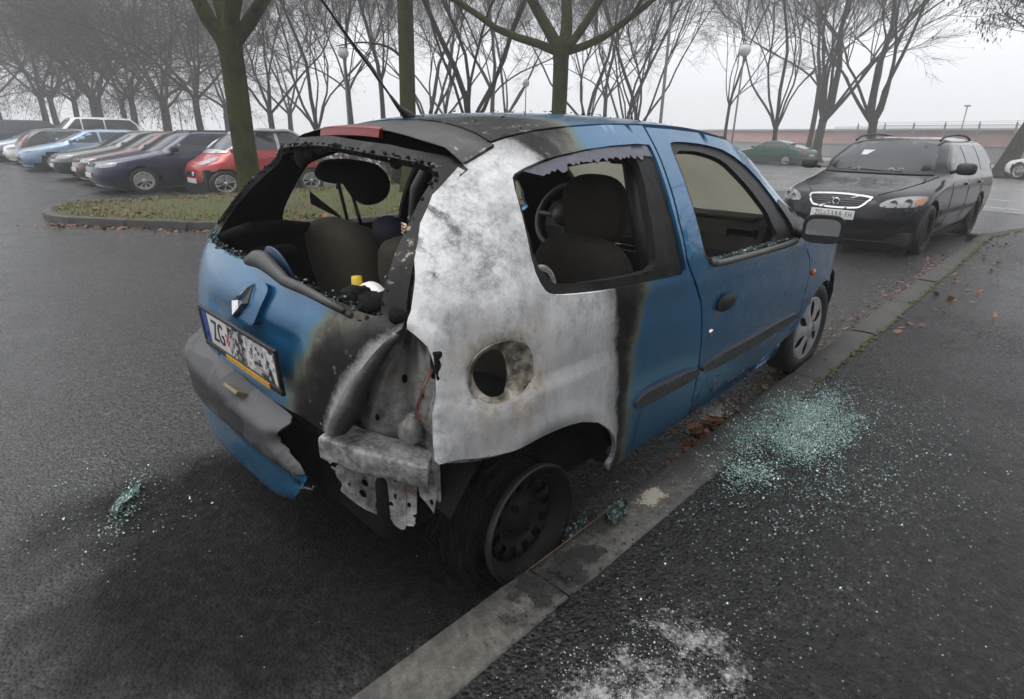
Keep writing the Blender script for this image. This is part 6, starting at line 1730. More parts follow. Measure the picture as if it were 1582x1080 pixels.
build_car('saloon_car', 'white saloon car cut off by the right edge of the picture', 'car', sed2, M_pwh, (32.4, -1.15, 0), gd - R(14), (1.35, -1.32), wr=.33, spokes=9, pillars=(-.1, -1.0), head=hl0, tail=[(.5, .7), (.5, .9), (.72, .9), (.74, .7)], plate_z=.42)
# ---------------------------------------------------------------- bare winter trees
def bark(name, a, b, moss, mk=.5):
    t = Mt(name); o = t.obj()
    v = t.n('Mapping', {'Vector': o, 'Scale': (1, 1, .35)}).outputs[0]
    n1 = t.noise(v, 14, 7, .65, .3); n2 = t.noise(o, 3.0, 5, .6); n3 = t.noise(o, 60, 4, .7)
    fis = t.noise(t.n('Mapping', {'Vector': o, 'Scale': (1, 1, .12)}).outputs[0], 26, 5, .6)
    c = t.mix(n1, a, b); c = t.mix(t.n('MapRange', {'Value': fis, 1: .40, 2: .56, 3: .8, 4: 0.}).outputs[0], c, tuple(x * .3 for x in a)); c = t.mix(t.n('MapRange', {'Value': t.math('ADD', n2, t.math('MULTIPLY', n3, .25)), 1: mk, 2: mk + .22, 3: 0., 4: .85}).outputs[0], c, moss)
    return t.pbr(Base_Color=c, Roughness=.9, Normal=t.bump(t.math('ADD', t.math('MULTIPLY', fis, 1.6), t.math('ADD', n1, t.math('MULTIPLY', n3, .4))), 1.0, .035), Specular_IOR_Level=.15)
M_barkm = bark('mossy bark', (.012, .010, .007), (.046, .038, .026), (.050, .056, .009), .44)
M_bark = bark('grey bark', (.022, .019, .016), (.060, .052, .042), (.040, .042, .018), .56)
M_barkf = bark('dark twig bark', (.022, .019, .016), (.048, .041, .035), (.035, .035, .02), .66)
M_drop = simple('withered leaf', (.085, .055, .032), .8, nz=.4)

def seg_branch(mb, p, d, r0, r1, L, rnd, wig, up, n, seg):
    P = [p.copy()]; q = p.copy(); d = d.normalized()
    for i in range(seg):
        d = (d + Vector((rnd.gauss(0, wig), rnd.gauss(0, wig), rnd.gauss(0, wig) + up))).normalized()
        q = q + d * (L / seg); P.append(q.copy())
    rr = [r0 + (r1 - r0) * (i / seg) ** .8 for i in range(seg + 1)]
    mb.tube(P, rr, n, False)
    return P, rr, d

def sprout(mb, P, rr, rnd, lvl, maxl, L, o):
    """side shoots along a finished branch"""
    n = rnd.randint(*o['kids'][min(lvl, len(o['kids']) - 1)])
    m = len(P) - 1
    for k in range(n):
        u = rnd.uniform(o.get('u0', .30), .97) if k else 1.0
        i = min(int(u * m), m - 1); f = u * m - i
        p = P[i].lerp(P[i + 1], f); r = rr[i] + (rr[i + 1] - rr[i]) * f
        ax = (P[i + 1] - P[i]).normalized(); per = ax.orthogonal().normalized()
        per = Matrix.Rotation(rnd.uniform(0, 6.28), 3, ax) @ per
        ang = R(rnd.uniform(*o['ang'])) if k else R(rnd.uniform(5, 22))
        d = ax * math.cos(ang) + per * math.sin(ang); d.z += o['lift']
        l = L * rnd.uniform(.5, .85) * (1.15 - .45 * u); rk = r * rnd.uniform(.5, .75) if k else r * .9
        rk = max(rk, .0045 * o.get('tw', 1))
        s = 5 if lvl < 2 else 4 if lvl < 3 else 3
        P2, r2, d2 = seg_branch(mb, p, d, rk, max(rk * .45, .003 * o.get('tw', 1)), l, rnd, o['wig'], o['up'], 5 if lvl < 2 else 3, s)
        if lvl < maxl: sprout(mb, P2, r2, rnd, lvl + 1, maxl, l, o)
        elif o.get('tips') is not None: o['tips'].append(P2[-1])

def make_tree(h_fork, r_base, limbs, seed, maxl=3, L=4.0, name_lbl=None, lean=(0, 0), leader=False, explicit=None, opt=None, barkmat=None, twigmat=None, leaves=0, r_top=None):
    """returns (trunk mesh, crown mesh) data"""
    rnd = random.Random(seed)
    o = dict(kids=[(4, 6), (4, 6), (3, 6), (3, 5)], ang=(28, 58), lift=.12, wig=.10, up=.03, tips=[] if leaves else None); o.update(opt or {})
    tb = MB(); cb = MB()
    P = []; rr = []; k = 10
    rt = r_top or r_base * .72
    for i in range(k + 1):
        u = i / k; P.append(Vector((lean[0] * u ** 1.4 * h_fork + .03 * math.sin(u * 5 + seed), lean[1] * u ** 1.4 * h_fork + .03 * math.cos(u * 4 + seed), u * h_fork)))
        rr.append(r_base * (1 + .75 * math.exp(-u * h_fork / .28)) * (1 - u) + rt * u * (1 + (.16 if u > .9 else 0)))
    tb.tube(P, rr, 16, False)
    top = P[-1]
    ds = explicit or []
    if not ds:
        a0 = rnd.uniform(0, 6.28)
        for j in range(limbs):
            a = a0 + 6.28 * j / limbs + rnd.uniform(-.35, .35); tilt = R(rnd.uniform(10, 48))
            ds.append((Vector((math.sin(tilt) * math.cos(a), math.sin(tilt) * math.sin(a), math.cos(tilt))), rnd.uniform(.36, .54), rnd.uniform(.8, 1.15)))
        if leader: ds.append((Vector((rnd.uniform(-.06, .06), rnd.uniform(-.06, .06), 1)), .78, 1.25))
    for d, rf, lf in ds:
        d = Vector(d).normalized()
        st = top - Vector((0, 0, rt * .9)) + Vector((d.x, d.y, 0)) * rt * .25
        P2, r2, d2 = seg_branch(cb, st, d, rt * rf * 1.25, rt * rf * .35, L * lf, rnd, o['wig'] * .95, o['up'], 8, 11)
        sprout(cb, P2, r2, rnd, 0, maxl, L * lf * .72, o)
    if leaves:
        for _ in range(leaves):
            q = rnd.choice(o['tips']) + Vector((rnd.gauss(0, .1), rnd.gauss(0, .1), rnd.gauss(-.1, .1))); s = rnd.uniform(.03, .06)
            a = rnd.uniform(0, 3.14); ux = Vector((math.cos(a), math.sin(a), 0)) * s * .5
            b = len(cb.V); cb.V += [tuple(q - ux), tuple(q + ux), tuple(q + ux * .8 + Vector((0, 0, -s * 2.2))), tuple(q - ux * .6 + Vector((0, 0, -s * 2)))]; cb.F.append((b, b + 1, b + 2, b + 3)); cb.S.append(False)
    bm_, tm_ = barkmat or M_bark, twigmat or M_barkf
    root = empty('bare_tree')
    tb.build('trunk', bm_, root)
    cb.build('crown', tm_, root)
    return root

def put(root, loc, rz, sc, label, group=None, first=False):
    o = root if first else copy_tree(root)
    o.location = (loc[0], loc[1], 0); o.rotation_euler = (0, 0, rz); o.scale = (sc,) * 3 if not isinstance(sc, tuple) else sc
    return tag(o, label, 'tree', group)

# image-right direction on the ground, for limbs that were read off the photo
RX, RY = math.sin(yaw), -math.cos(yaw)
FX, FY = math.cos(yaw), math.sin(yaw)
def dirv(right, up, fwd=0.0): return Vector((RX * right + FX * fwd, RY * right + FY * fwd, up))
# three big mossy trees of the island
t1 = make_tree(2.72, .172, 0, 41, 3, 4.6, explicit=[(dirv(-.75, 1, .1), .62, 1.0), (dirv(-.22, 1, .5), .60, 1.1), (dirv(.16, 1.1, -.3), .62, 1.1), (dirv(.80, .9, .1), .55, 1.0), (dirv(.1, 1, .6), .5, 1.0)], barkmat=M_barkm, twigmat=M_barkm, lean=(-.035 * RX, -.035 * RY), r_top=.170, opt=dict(kids=[(3, 4), (4, 5), (3, 5), (3, 4)]))
put(t1, (2.97, 8.04), 0, 1, 'mossy green tree trunk forking low beside the red two-seater', first=True)
t2 = make_tree(5.2, .175, 4, 42, 3, 4.4, leader=True, barkmat=M_barkm, twigmat=M_barkm, r_top=.155, opt=dict(kids=[(3, 5), (4, 5), (3, 5), (3, 4)]))
put(t2, (6.96, 9.10), 0, 1, 'straight mossy trunk rising behind the burnt car roof beside the aerial', first=True)
mb = MB(); P = [Vector((6.96, 9.1, 2.75)), Vector((6.96, 9.1, 2.75)) + dirv(-.35, .28), Vector((6.96, 9.1, 2.75)) + dirv(-.9, .38, .1), Vector((6.96, 9.1, 2.75)) + dirv(-1.5, .32, .2)]
P = [p - Vector((6.96, 9.1, 0)) for p in P]; mb.tube(catmull(P, 4), [.035 - .0022 * i for i in range(13)], 7); mb.build('branch', M_barkm, t2)
t3 = make_tree(3.35, .175, 0, 43, 3, 4.4, explicit=[(dirv(-1.0, .26, .1), .46, 1.35), (dirv(-.35, 1, .2), .66, 1.1), (dirv(.15, 1.1, .3), .70, 1.2), (dirv(.75, .8, -.1), .50, 1.0), (dirv(1.0, .14, .15), .42, 1.25)], barkmat=M_barkm, twigmat=M_barkm, r_top=.18, opt=dict(kids=[(3, 4), (4, 5), (3, 5), (3, 4)]))
put(t3, (10.39, 7.79), 0, 1, 'mossy tree with two long level side limbs behind the car roof', first=True)
# stock trees for the misty background
LB = 'bare trees standing in the fog'
pA = make_tree(2.4, .19, 5, 51, 3, 6.6, opt=dict(tw=1.1, kids=[(4, 6), (5, 7), (5, 7), (6, 9)]))
pB = make_tree(3.8, .165, 5, 52, 3, 7.2, leader=True, opt=dict(tw=1.1, ang=(22, 48), kids=[(4, 6), (5, 7), (5, 7), (6, 9)]))
pC = make_tree(1.7, .185, 5, 53, 3, 8.8, opt=dict(tw=1.1, ang=(20, 45), lift=.16, wig=.15, kids=[(5, 7), (5, 7), (5, 7), (6, 9)]), leader=True)
pD = make_tree(2.6, .19, 6, 54, 3, 6.6, opt=dict(tw=1.0, kids=[(5, 7), (5, 7), (4, 6), (4, 5)], ang=(35, 70), lift=.0, up=-.01, u0=.15), leaves=900)
pE = make_tree(2.3, .27, 6, 55, 3, 8.2, leader=True, opt=dict(tw=1.1, ang=(22, 50), lift=.14, wig=.13, kids=[(4, 6), (5, 7), (5, 8), (6, 9)]), leaves=1400)
pF = make_tree(2.2, .32, 3, 56, 3, 5.6, opt=dict(tw=1.1, ang=(25, 55), kids=[(5, 7), (6, 8), (5, 7), (3, 5)]), leaves=3800, lean=(.25 * RX, .25 * RY))
used = set()
def bt(proto, x, y, rz, sc, label, group=LB):
    f = id(proto) not in used; used.add(id(proto))
    put(proto, (x, y), rz, sc, label, group, f)
# right of the roof, across the street
bt(pE, 44.8, 12.5, .4, 1.25, 'dark thick tree with many upright limbs right behind the green car')
bt(pB, 50.0, 14.8, 1.3, (1.3, 1.3, 1.45), 'paler slim trunk just left of the dark thick tree')
bt(pC, 42.2, 14.6, 2.2, (1.05, 1.05, 1.3), 'leaning double tree above the green car roof')
bt(pE, 38.9, 7.9, 3.6, 1.10, 'tree with long low right-hand limb behind the black estate car')
bt(pF, 33.5, 1.0, .1, 1.15, 'dark leaning tree with withered leaves at the right edge')
bt(pC, 30.9, 19.4, 4.4, (.85, .85, 1.1), 'slender twin-stemmed tree beside the tall globe lamp')
bt(pB, 39.2, 16.8, 5.1, (.75, .75, .95), 'thin light tree left of the middle globe lamp')
bt(pC, 25.9, 15.4, .7, (.75, .75, 1.0), 'thin forked tree behind the front edge of the roof')
# behind the roof
bt(pC, 12.2, 12.9, 1.2, (.80, .80, .95), 'many-stemmed mossy tree left of the level-limbed tree')
bt(pB, 15.2, 22.1, 2.6, (.80, .80, .95), 'narrow pale trunk just left of the straight mossy trunk')
for (P_, x, y, rz, sc) in ((pC, 31.0, 22.4, 3.3, (.95, .95, 1.15)), (pB, 37.0, 25.3, .2, 1.1), (pA, 33.5, 32.2, 1.9, 1.2), (pB, 25.3, 25.3, 4.0, 1.0), (pC, 21.3, 26.4, 5.5, 1.0), (pA, 26.1, 30.7, 2.9, 1.1)):
    bt(P_, x, y, rz, sc, 'bare grey tree fading into the fog behind the burnt car')
# avenue of denser trees behind the parked row
for (P_, x, y, rz, sc) in ((pA, 14.1, 31.0, .5, 1.0), (pC, 14.7, 27.2, 2.8, .85), (pB, 19.4, 31.6, 1.0, 1.0), (pA, 20.9, 42.4, 3.9, 1.15), (pD, 18.1, 47.0, .9, 1.2)):
    bt(P_, x, y, rz, sc, 'bare tree behind the red two-seater in the fog')
for (P_, x, y, rz, sc) in ((pD, 13.0, 38.3, 2.0, 1.25), (pD, 13.0, 44.6, 4.4, 1.3), (pD, 12.2, 48.5, 5.6, 1.35), (pD, 11.7, 55.2, .3, 1.4), (pD, 11.5, 61.7, 1.5, 1.4), (pD, 10.6, 65.7, 3.1, 1.5), (pD, 8.6, 58.0, 4.8, 1.4), (pD, 6.8, 66.0, 2.4, 1.5), (pD, 3.5, 72.0, 1.1, 1.6), (pA, 15.5, 52.0, 3.3, 1.3), (pD, 10.5, 51.5, .0, 1.35), (pD, -2.0, 84.0, .6, 1.7), (pD, 14.5, 60.0, 5.0, 1.4)):
    bt(P_, x, y, rz, sc, 'densely twigged tree in the dark foggy wood behind the parked cars')
# shrub on the island, hedge behind the parked row
def shrub(name, label, loc, n, h, w, seed, mat):
    rnd = random.Random(seed); mb = MB()
    for k in range(n):
        a = rnd.uniform(0, 6.28); t_ = rnd.uniform(.05, .65); d = Vector((math.cos(a) * t_, math.sin(a) * t_, 1))
        P, rr, _ = seg_branch(mb, Vector((rnd.gauss(0, w * .12), rnd.gauss(0, w * .12), 0)), d, .014, .005, h * rnd.uniform(.6, 1.1), rnd, .10, .03, 4, 6)
        for j in range(4): seg_branch(mb, P[rnd.randint(2, 5)], d + Vector((rnd.uniform(-.6, .6), rnd.uniform(-.6, .6), .2)), .005, .002, h * .4, rnd, .12, .03, 3, 4)
    r_ = tag(empty(name, loc), label, 'shrub'); mb.build('stems', mat, r_); return r_
shrub('bare_shrub', 'leafless shrub on the grass seen through the broken rear window', (8.2, 11.05, .1), 130, 1.35, 1.5, 3, M_bark)
rnd = random.Random(77); V = []; F = []; fm = []
for _ in range(15000):
    y = rnd.uniform(14, 40); x = 10.2 + rnd.gauss(0, .35) + .03 * (y - 14); z = rnd.random() ** .7 * (1.15 + .12 * mnoise.noise(Vector((y * .8, 0, 0))))
    s = rnd.uniform(.03, .07); a = rnd.uniform(0, 6.28); e = rnd.uniform(-.8, .8); b = len(V)
    ux = Vector((math.cos(a), math.sin(a), e)) * s; uy = Vector((-math.sin(a), math.cos(a), rnd.uniform(-.8, .8))) * s * .7; c_ = Vector((x, y, z + .03))
    V += [tuple(c_ - ux), tuple(c_ - uy), tuple(c_ + ux), tuple(c_ + uy)]; F.append((b, b + 1, b + 2, b + 3)); fm.append(rnd.randrange(3))
hd_ = mesh_obj('hedge', V, F, [simple('hedge rust', (.16, .075, .035), .8, nz=.4), simple('hedge brown', (.10, .06, .035), .8, nz=.4), M_barkf], None, False, fm)
tag(hd_, 'low rust brown beech hedge running behind the parked cars', 'hedge')

# ---------------------------------------------------------------- globe lamps
M_globe = simple('milky globe', (.62, .62, .60), .25, nz=.08)
M_post = simple('grey lamp post', (.13, .13, .13), .5, nz=.2, metal=.3)
lp = empty('street_lamp')
mb = MB(); mb.tube([(0, 0, 0), (0, 0, 1.2), (0, 0, 1.25), (0, 0, 4.55)], [.06, .06, .042, .034], 10); mb.build('post', M_post, lp)
mb = MB(); mb.sphere((0, 0, 4.80), (.25, .25, .25), 20, 14); mb.build('globe', M_globe, lp)
mb = MB(); mb.lathe([(.05, 4.55), (.10, 4.58), (.13, 4.62)], Matrix.Identity(4), 14); mb.lathe([(.20, 4.955), (.12, 5.03), (0, 5.06)], Matrix.Identity(4), 14); mb.build('globe_collar', M_post, lp)
for i, (x, y, s, l) in enumerate(((12.09, 6.0, .93, 'tall globe street lamp nearest the burnt car'), (24.14, 9.54, 1.0, 'globe street lamp left of the trees across the street'), (14.68, 24.18, 1.0, 'globe street lamp just left of the car aerial'), (32.99, 29.65, 1.05, 'distant globe lamp between mossy trunks above the roof'), (17.5, 55.3, 1.05, 'faint globe lamp deep in the fog behind the parked row'))):
    o = lp if i == 0 else copy_tree(lp); o.location = (x, y, 0); o.scale = (s,) * 3; tag(o, l, 'street lamp', 'globe lamps along the car park')

# ---------------------------------------------------------------- fence and low building across the street
def ctv(c_, s, z): a, b = ct(c_, s); return Vector((a, b, z))
M_fpost = simple('galvanised post', (.22, .22, .22), .5, nz=.15, metal=.4)
t = Mt('hazed screen'); gl = t.n('BsdfGlossy', {'Color': (.6, .6, .6), 'Roughness': .15}); tr = t.n('BsdfTransparent', {'Color': (.78, .78, .78)})
m1 = t.n('MixShader', {0: .12, 1: tr.outputs[0], 2: gl.outputs[0]}); t.t.links.new(m1.outputs[0], t.out.inputs['Surface']); M_screen = t.m
fence = tag(empty('screen_fence', (0, 0, 0)), 'long transparent screen fence with grey posts across the street', 'fence')
s0, s1 = -34, 34
for k, s in enumerate(np.arange(s0, s1, 2.35)):
    mb = MB(); mb.box(ctv(52, s, 1.45), (.12, .10, 2.9), .01, Matrix.Rotation(-R(18), 3, 'Z')); mb.tube([ctv(52, s, 2.85), ctv(51.9, s, 3.05)], .03, 5); mb.build('post', M_fpost, fence)
mb = MB(); mb.add([ctv(52, s0, .1), ctv(52, s1, .1), ctv(52, s1, 2.75), ctv(52, s0, 2.75)], [(0, 1, 2, 3)]); mb.build('screen_panel', M_screen, fence)
mb = MB()
for z in (2.78, 2.92, 3.04): mb.tube([ctv(51.95, s, z) for s in np.arange(s0, s1, 4)], .022 if z < 2.8 else .010, 4)
mb.build('top_rail', M_fpost, fence)
bld = tag(empty('low_building', (0, 0, 0)), 'long low building with a faded red band behind the screen fence', 'building')
def slab(name, c0, c1, z0, z1, mat, sa=-60, sb=60):
    mb = MB(); P = [ct(c0, sa), ct(c1, sa), ct(c1, sb), ct(c0, sb)]
    V = [(a, b, z0) for a, b in P] + [(a, b, z1) for a, b in P]
    mb.add(V, [(0, 3, 2, 1), (4, 5, 6, 7), (0, 1, 5, 4), (1, 2, 6, 5), (2, 3, 7, 6), (3, 0, 4, 7)]); return mb.build(name, mat, bld)
slab('lower_wall', 60, 75, 0, 1.25, simple('grey rendered wall', (.27, .275, .28), .8, nz=.2, ns=.6))
slab('red_band', 59.9, 75, 1.25, 2.55, simple('faded red cladding', (.48, .27, .25), .7, nz=.12, ns=.5))
slab('roof', 59.6, 76, 2.55, 2.72, simple('pale roof sheet', (.42, .42, .43), .6, nz=.1, ns=.5))
mb = MB()
for k in range(2): 
    a = ctv(59.8, 20.0 + k * .0, 1.0)
mb.box(ctv(59.7, 19.5, 1.1), (.2, 2.6, 2.2), .02, Matrix.Rotation(R(-18), 3, 'Z')); mb.build('door', simple('pale door', (.45, .44, .42), .6, nz=.1), bld)
M_pole = simple('thin steel post', (.055, .06, .058), .5, nz=.2)
for i, s in enumerate((2.4, 6.4, 9.8, 13.6)):
    mb = MB(); p = ctv(42.5, s - 4, 0); mb.tube([p, p + Vector((0, 0, 1.9))], .035, 7); mb.box(p + Vector((0, 0, 1.92)), (.09, .09, .03), .01)
    tag(mb.build('steel_post', M_pole), 'thin dark steel post standing on the verge before the screen fence', 'post', 'thin posts on the far verge')
for i, (s, l) in enumerate(((3.0, 'slim mast with small floodlight behind the black estate car'), (-6.5, 'slim mast with small floodlight far right of the fence'), (25.5, 'slim mast with small floodlight left of the thin light tree'))):
    r_ = tag(empty('light_mast', ctv(56, s, 0)), l, 'mast', 'floodlight masts beyond the fence'); mb = MB(); mb.tube([(0, 0, 0), (0, 0, 4.3)], [.06, .045], 7); mb.build('pole', M_fpost, r_); mb = MB(); mb.box((0, 0, 4.35), (.22, .40, .12), .02); mb.build('floodlight', M_fpost, r_)

# unseen wooded bank behind the camera, added to darken the door's reflections: one dark mass of trunks and twigs
rnd = random.Random(99); mb = MB()
for k in range(46):
    x, y = rnd.uniform(-22, 26), rnd.uniform(-19, -7.5); h = rnd.uniform(6, 11); r = rnd.uniform(.10, .22)
    P = [Vector((x, y, .05))]; d = Vector((rnd.gauss(0, .05), rnd.gauss(0, .05), 1))
    for i in range(8): d = (d + Vector((rnd.gauss(0, .07), rnd.gauss(0, .07), 0))).normalized(); P.append(P[-1] + d * h / 8)
    mb.tube(P, [r * (1 - .09 * i) for i in range(9)], 7, False)
    for j in range(26):
        q = P[rnd.randint(2, 8)]; a = rnd.uniform(0, 6.28); d = Vector((math.cos(a), math.sin(a), rnd.uniform(.1, 1.0)))
        Q, rr, _ = seg_branch(mb, q, d, r * .32, .012, rnd.uniform(1.5, 3.2), rnd, .14, .02, 4, 4)
        for m in range(4): seg_branch(mb, Q[rnd.randint(1, 4)], d + Vector((rnd.uniform(-1, 1), rnd.uniform(-1, 1), rnd.uniform(-.3, .6))), .014, .006, rnd.uniform(.6, 1.3), rnd, .16, 0, 3, 3)
for k in range(9000):
    x, y = rnd.uniform(-24, 28), rnd.uniform(-20, -8); z = .1 + rnd.random() ** 1.3 * (1.8 + .8 * mnoise.noise(Vector((x * .3, y * .3, 0)))); s_ = rnd.uniform(.06, .16)
    a = rnd.uniform(0, 6.28); ux = Vector((math.cos(a), math.sin(a), rnd.uniform(-.6, .6))) * s_; uy = Vector((-math.sin(a), math.cos(a), rnd.uniform(-.8, .8))) * s_ * .7; c_ = Vector((x, y, max(z, .25)))
    mb.add([c_ - ux, c_ - uy, c_ + ux, c_ + uy], [(0, 1, 2, 3)])
tag(mb.build('unseen_woodland', M_bark), kind='stuff')
# ---------------------------------------------------------------- broken glass, leaves and ash on the ground
t = Mt('broken safety glass'); o = t.geo()
gn = t.noise(o, 260, 2, .6)
M_shard = t.pbr(Base_Color=t.ramp(gn, [(.35, (.045, .085, .075)), (.5, (.12, .215, .188)), (.65, (.40, .51, .475))]), Roughness=.08, Specular_IOR_Level=.9, Coat_Weight=.6, Coat_Roughness=.03)
def shards(name, gen, n, seed, smin, smax, mat=None):
    rnd = random.Random(seed); V = []; F = []
    for _ in range(n):
        q = gen(rnd)
        if q is None: continue
        x, y, z = q; s = rnd.uniform(smin, smax) * rnd.choice([.6, 1, 1, 1.3]); k = rnd.choice([3, 4, 4, 5]); a0 = rnd.uniform(0, 6.28)
        tx, ty = rnd.gauss(0, .30), rnd.gauss(0, .30); b = len(V); h = s * rnd.uniform(.35, .8)
        for i in range(k):
            a = a0 + 6.28 * i / k + rnd.uniform(-.3, .3); r = s * rnd.uniform(.7, 1.1); dx, dy = r * math.cos(a), r * math.sin(a)
            V.append((x + dx, y + dy, z + .001)); V.append((x + dx * .85, y + dy * .85, z + h + tx * dx + ty * dy))
        F.append(tuple(b + 2 * i + 1 for i in range(k)))
        for i in range(k): F.append((b + 2 * i, b + 2 * ((i + 1) % k), b + 2 * ((i + 1) % k) + 1, b + 2 * i + 1))
    return tag(mesh_obj(name, V, F, mat or M_shard, None, False), kind='stuff')
def gz(x, y): return .098 if y < -.835 else .004
def g_main(r):
    u = r.random()
    if u < .72: x, y = r.gauss(1.56, .23), r.gauss(-1.09, .105)
    elif u < .82: x, y = r.gauss(1.05, .13), r.gauss(-1.08, .075)
    elif u < .93: x, y = r.gauss(1.5, .42), r.gauss(-1.28, .22)
    else: x, y = r.gauss(1.0, .45), r.gauss(-1.15, .25)
    # patchy: thin out with noise
    if mnoise.noise(Vector((x * 5, y * 7, 2))) < r.uniform(-.7, .35): return None
    if -.835 < y < -.70 and r.random() < .5: return None
    if y > -.72: return None
    return (x, y, gz(x, y))
shards('glass_fragments', g_main, 30000, 61, .0016, .0046)
def g_thin(r):
    x, y = r.gauss(.9, .9), -1.02 - abs(r.gauss(0, .55))
    if r.random() < .4: x, y = r.uniform(-.6, 2.5), r.uniform(-1.9, -.85)
    return (x, y, gz(x, y))
shards('scattered_glass', g_thin, 900, 62, .0013, .0030)
def g_left(r):
    u = r.gauss(0, .10); x, y = -.82 + u * .6 + r.gauss(0, .02), .57 + u * 1.1 + r.gauss(0, .03)
    if r.random() < .45: x, y = r.gauss(-.86, .18), r.gauss(.62, .24)
    return (x, y, .003)
shards('rear_glass_fragments', g_left, 900, 63, .0018, .0045)
def g_wheel(r): return (r.gauss(.32, .12), r.gauss(-.80, .06), .1 if r.random() < .5 else .006)
shards('glass_by_the_wheel', g_wheel, 260, 64, .002, .0045, M_crumb)
t = Mt('sooty glass'); o = t.geo(); M_dirtyglass = t.pbr(Base_Color=t.ramp(t.noise(o, 60, 5, .7), [(.4, (.008, .014, .013)), (.58, (.05, .09, .083)), (.72, (.22, .30, .28))]), Roughness=.2)
# larger crazed slabs of tempered glass
def slab_glass(name, label, loc, rz, L_, W_, bend, seed):
    rnd = random.Random(seed); V = []; F = []; nx, ny = 22, 8
    for i in range(nx + 1):
        for j in range(ny + 1):
            u, v = i / nx - .5, j / ny - .5; w = W_ * (1 - .9 * (2 * u) ** 2) ** .5 if abs(u) < .5 else W_ * .2
            V.append((u * L_, v * w, .012 + bend * math.sin(u * 4 + seed) * .5 + .022 * mnoise.noise(Vector((u * 6, v * 5, seed))) + bend * .3 + rnd.uniform(-.002, .002)))
    for i in range(nx):
        for j in range(ny):
            if rnd.random() < .06: continue
            F.append((i * (ny + 1) + j, (i + 1) * (ny + 1) + j, (i + 1) * (ny + 1) + j + 1, i * (ny + 1) + j + 1))
    o = mesh_obj(name, V, F, M_shard if seed == 3 else M_dirtyglass, None, False); o.location = loc; o.rotation_euler = (0, 0, rz); return tag(o, label, 'broken glass')
slab_glass('glass_slab', 'long crazed strip of green window glass on the wet asphalt', (-.815, .575, .004), R(52), .22, .045, .02, 3)
slab_glass('glass_slab', 'sooty green glass scrap lying on the kerb by the burnt wheel', (.33, -.865, .10), R(20), .17, .07, .03, 4)
slab_glass('glass_slab', 'dark glass scrap leaning against the burnt wheel rim', (.20, -.79, .03), R(10), .15, .08, .05, 5)
mb = MB(); mb.tube([(-.13, -.832, .098), (.10, -.836, .106), (.34, -.845, .122)], [.0022, .003, .0025], 6)
tag(mb.build('copper_trim_strip', simple('burnt brass', (.12, .07, .042), .5, metal=.5, nz=.4)), 'thin coppery metal strip lying along the kerb beside the bare rim', 'metal strip')
# leaves: heap by the sill, drift along the gutter to the front wheel and beyond
def g_heap(r): 
    x = r.gauss(1.25, .10); return (x, -.755 + r.gauss(0, .035), .01 + abs(r.gauss(0, .02)))
leaf_litter('leaf_heap', g_heap, 90, 71, [L1, L2, L2], .018, .042)
def g_heap2(r): return (r.gauss(.98, .07), -.79 + r.gauss(0, .02), .01)
leaf_litter('gutter_leaf_drift', g_heap2, 40, 72, [L1, L2], .015, .03)
def g_gut(r):
    x = r.uniform(2.2, 8.5) if r.random() < .8 else r.uniform(1.4, 2.4); return (x, -.80 + abs(r.gauss(0, .10 + .02 * (x > 3))), .006)
leaf_litter('kerb_leaves', g_gut, 620, 73, [L4, L4, L3, L2], .010, .021)
def g_pave(r):
    x = r.uniform(3.5, 11); return (x, np.interp(x, [q[0] for q in KB[:26]], [q[1] for q in KB[:26]]) - abs(r.gauss(0, .25)), .095)
leaf_litter('pavement_leaves', g_pave, 110, 74, [L3, L2, L1], .015, .035)
# white residue of the fire extinguisher / ash
t = Mt('powder ash'); o = t.geo()
M_pow = t.pbr(Base_Color=t.mix(t.noise(o, 60, 5, .7), (.16, .16, .155), (.46, .455, .44)), Roughness=.95)
def g_ash(r):
    x = r.gauss(1.42, .10); return (x, -.70 + (x - 1.42) * .25 + r.gauss(0, .03), .004)
shards('powder_heap', g_ash, 1300, 81, .004, .011, M_pow)
def g_ash2(r):
    x, y = r.gauss(-.24, .22), r.gauss(-1.33, .12)
    if mnoise.noise(Vector((x * 6, y * 8, 5))) < r.uniform(-.6, .5): return None
    return (x, y, .0885)
shards('powder_flecks', g_ash2, 3200, 82, .0014, .0030, M_pow)
def g_grit(r):
    u = r.random()
    if u < .5: return (r.gauss(.02, .14), r.gauss(-.99, .10), .09 if r.random() < .5 else .096)
    return (r.uniform(-.6, 2.6), r.uniform(-1.0, -.84), .096)
M_grit = simple('black grit', (.012, .012, .012), .6, nz=.4)
shards('charred_grit', g_grit, 900, 83, .0015, .0048, M_grit)
def g_soot(r): return (r.gauss(-.25, .34), r.gauss(-.35, .32), .003)
shards('charred_debris', g_soot, 2600, 84, .0010, .0034, M_char)
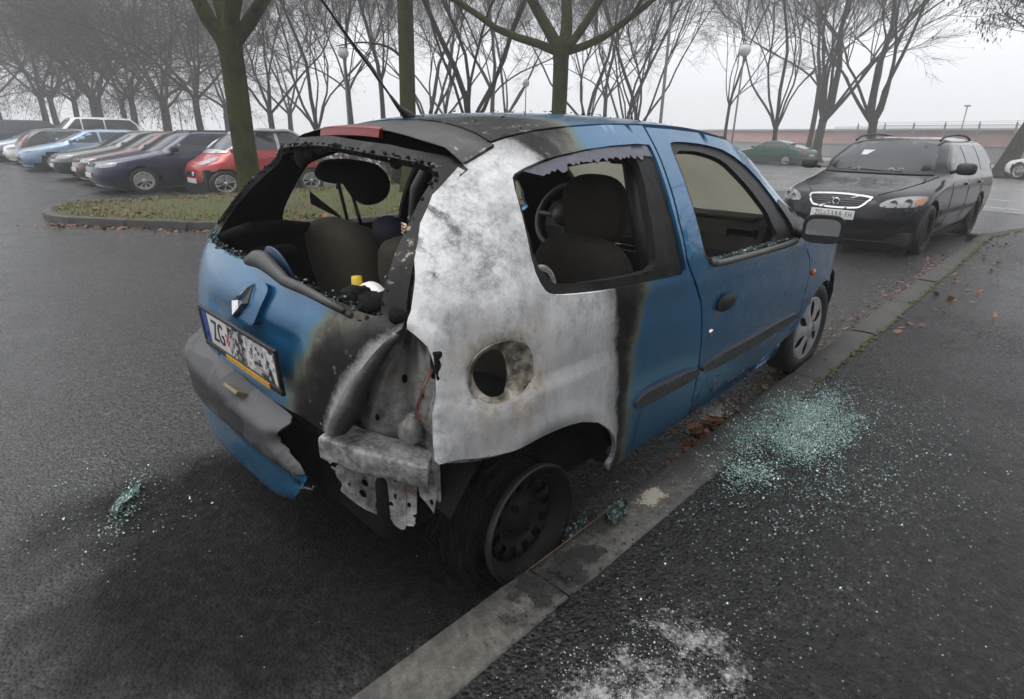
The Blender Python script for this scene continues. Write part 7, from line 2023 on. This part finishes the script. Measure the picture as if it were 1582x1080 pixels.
def g_stone(r): return (r.uniform(-1.2, 2.5), r.uniform(-1.9, -.85), .0885) if r.random() < .5 else (r.uniform(-1.6, .6), r.uniform(-.8, 1.6), .002)
shards('pale_grit', g_stone, 260, 85, .001, .0024, simple('pale grit', (.45, .44, .42), .7, nz=.3))
# thin films with broken edges: mortar on a kerb stone, powder residue on the pavement
def film(name, cx, cy, rx, ry, z, cols, sc_, thr, seed, soft=.045):
    t = Mt(name); o = t.geo()
    f = t.math('ADD', t.math('MULTIPLY', t.noise(o, sc_, 6, .65), .6), t.math('MULTIPLY', t.noise(o, sc_ * 9, 4, .7), .4))
    q = t.n('Mapping', {'Vector': o, 'Location': (-cx / rx, -cy / ry, 0), 'Scale': (1 / rx, 1 / ry, 0)}).outputs[0]
    r_ = t.n('VectorMath', {0: q}, operation='LENGTH').outputs['Value']
    k = t.math('SUBTRACT', f, t.math('MULTIPLY', t.math('POWER', r_, 2.0), .22))
    al = t.n('MapRange', {'Value': k, 1: thr, 2: thr + soft}).outputs[0]
    m = t.pbr(Base_Color=t.mix(t.noise(o, sc_ * 4, 5, .7), *cols), Roughness=.9, Alpha=al)
    V = [(cx + rx * 1.15 * math.cos(6.2832 * k / 28), cy + ry * 1.15 * math.sin(6.2832 * k / 28), z) for k in range(28)]
    return tag(mesh_obj(name, V, [tuple(range(28))], m, None, False), kind='structure')
film('mortar_patch', .50, -.900, .13, .062, .1035, ((.22, .20, .16), (.40, .37, .31)), 14, .40, 1)
film('powder_residue', -.24, -1.33, .50, .24, .0905, ((.16, .16, .155), (.46, .455, .45)), 9, .40, 2, .16)
film('soot_film', -.02, -.91, .42, .12, .1030, ((.006, .006, .006), (.02, .019, .018)), 15, .44, 3, .07)
# ---------------------------------------------------------------- fog
t = Mt('haze air')
v = t.n('VolumePrincipled', {'Color': (.99, .995, 1.0, 1), 'Density': .0040, 'Anisotropy': .25})
t.t.links.new(v.outputs[0], t.out.inputs['Volume'])
mb = MB(); mb.box((20, 25, 11.0), (640, 640, 24.0))
hz = mb.build('haze', t.m); tag(hz, kind='stuff')
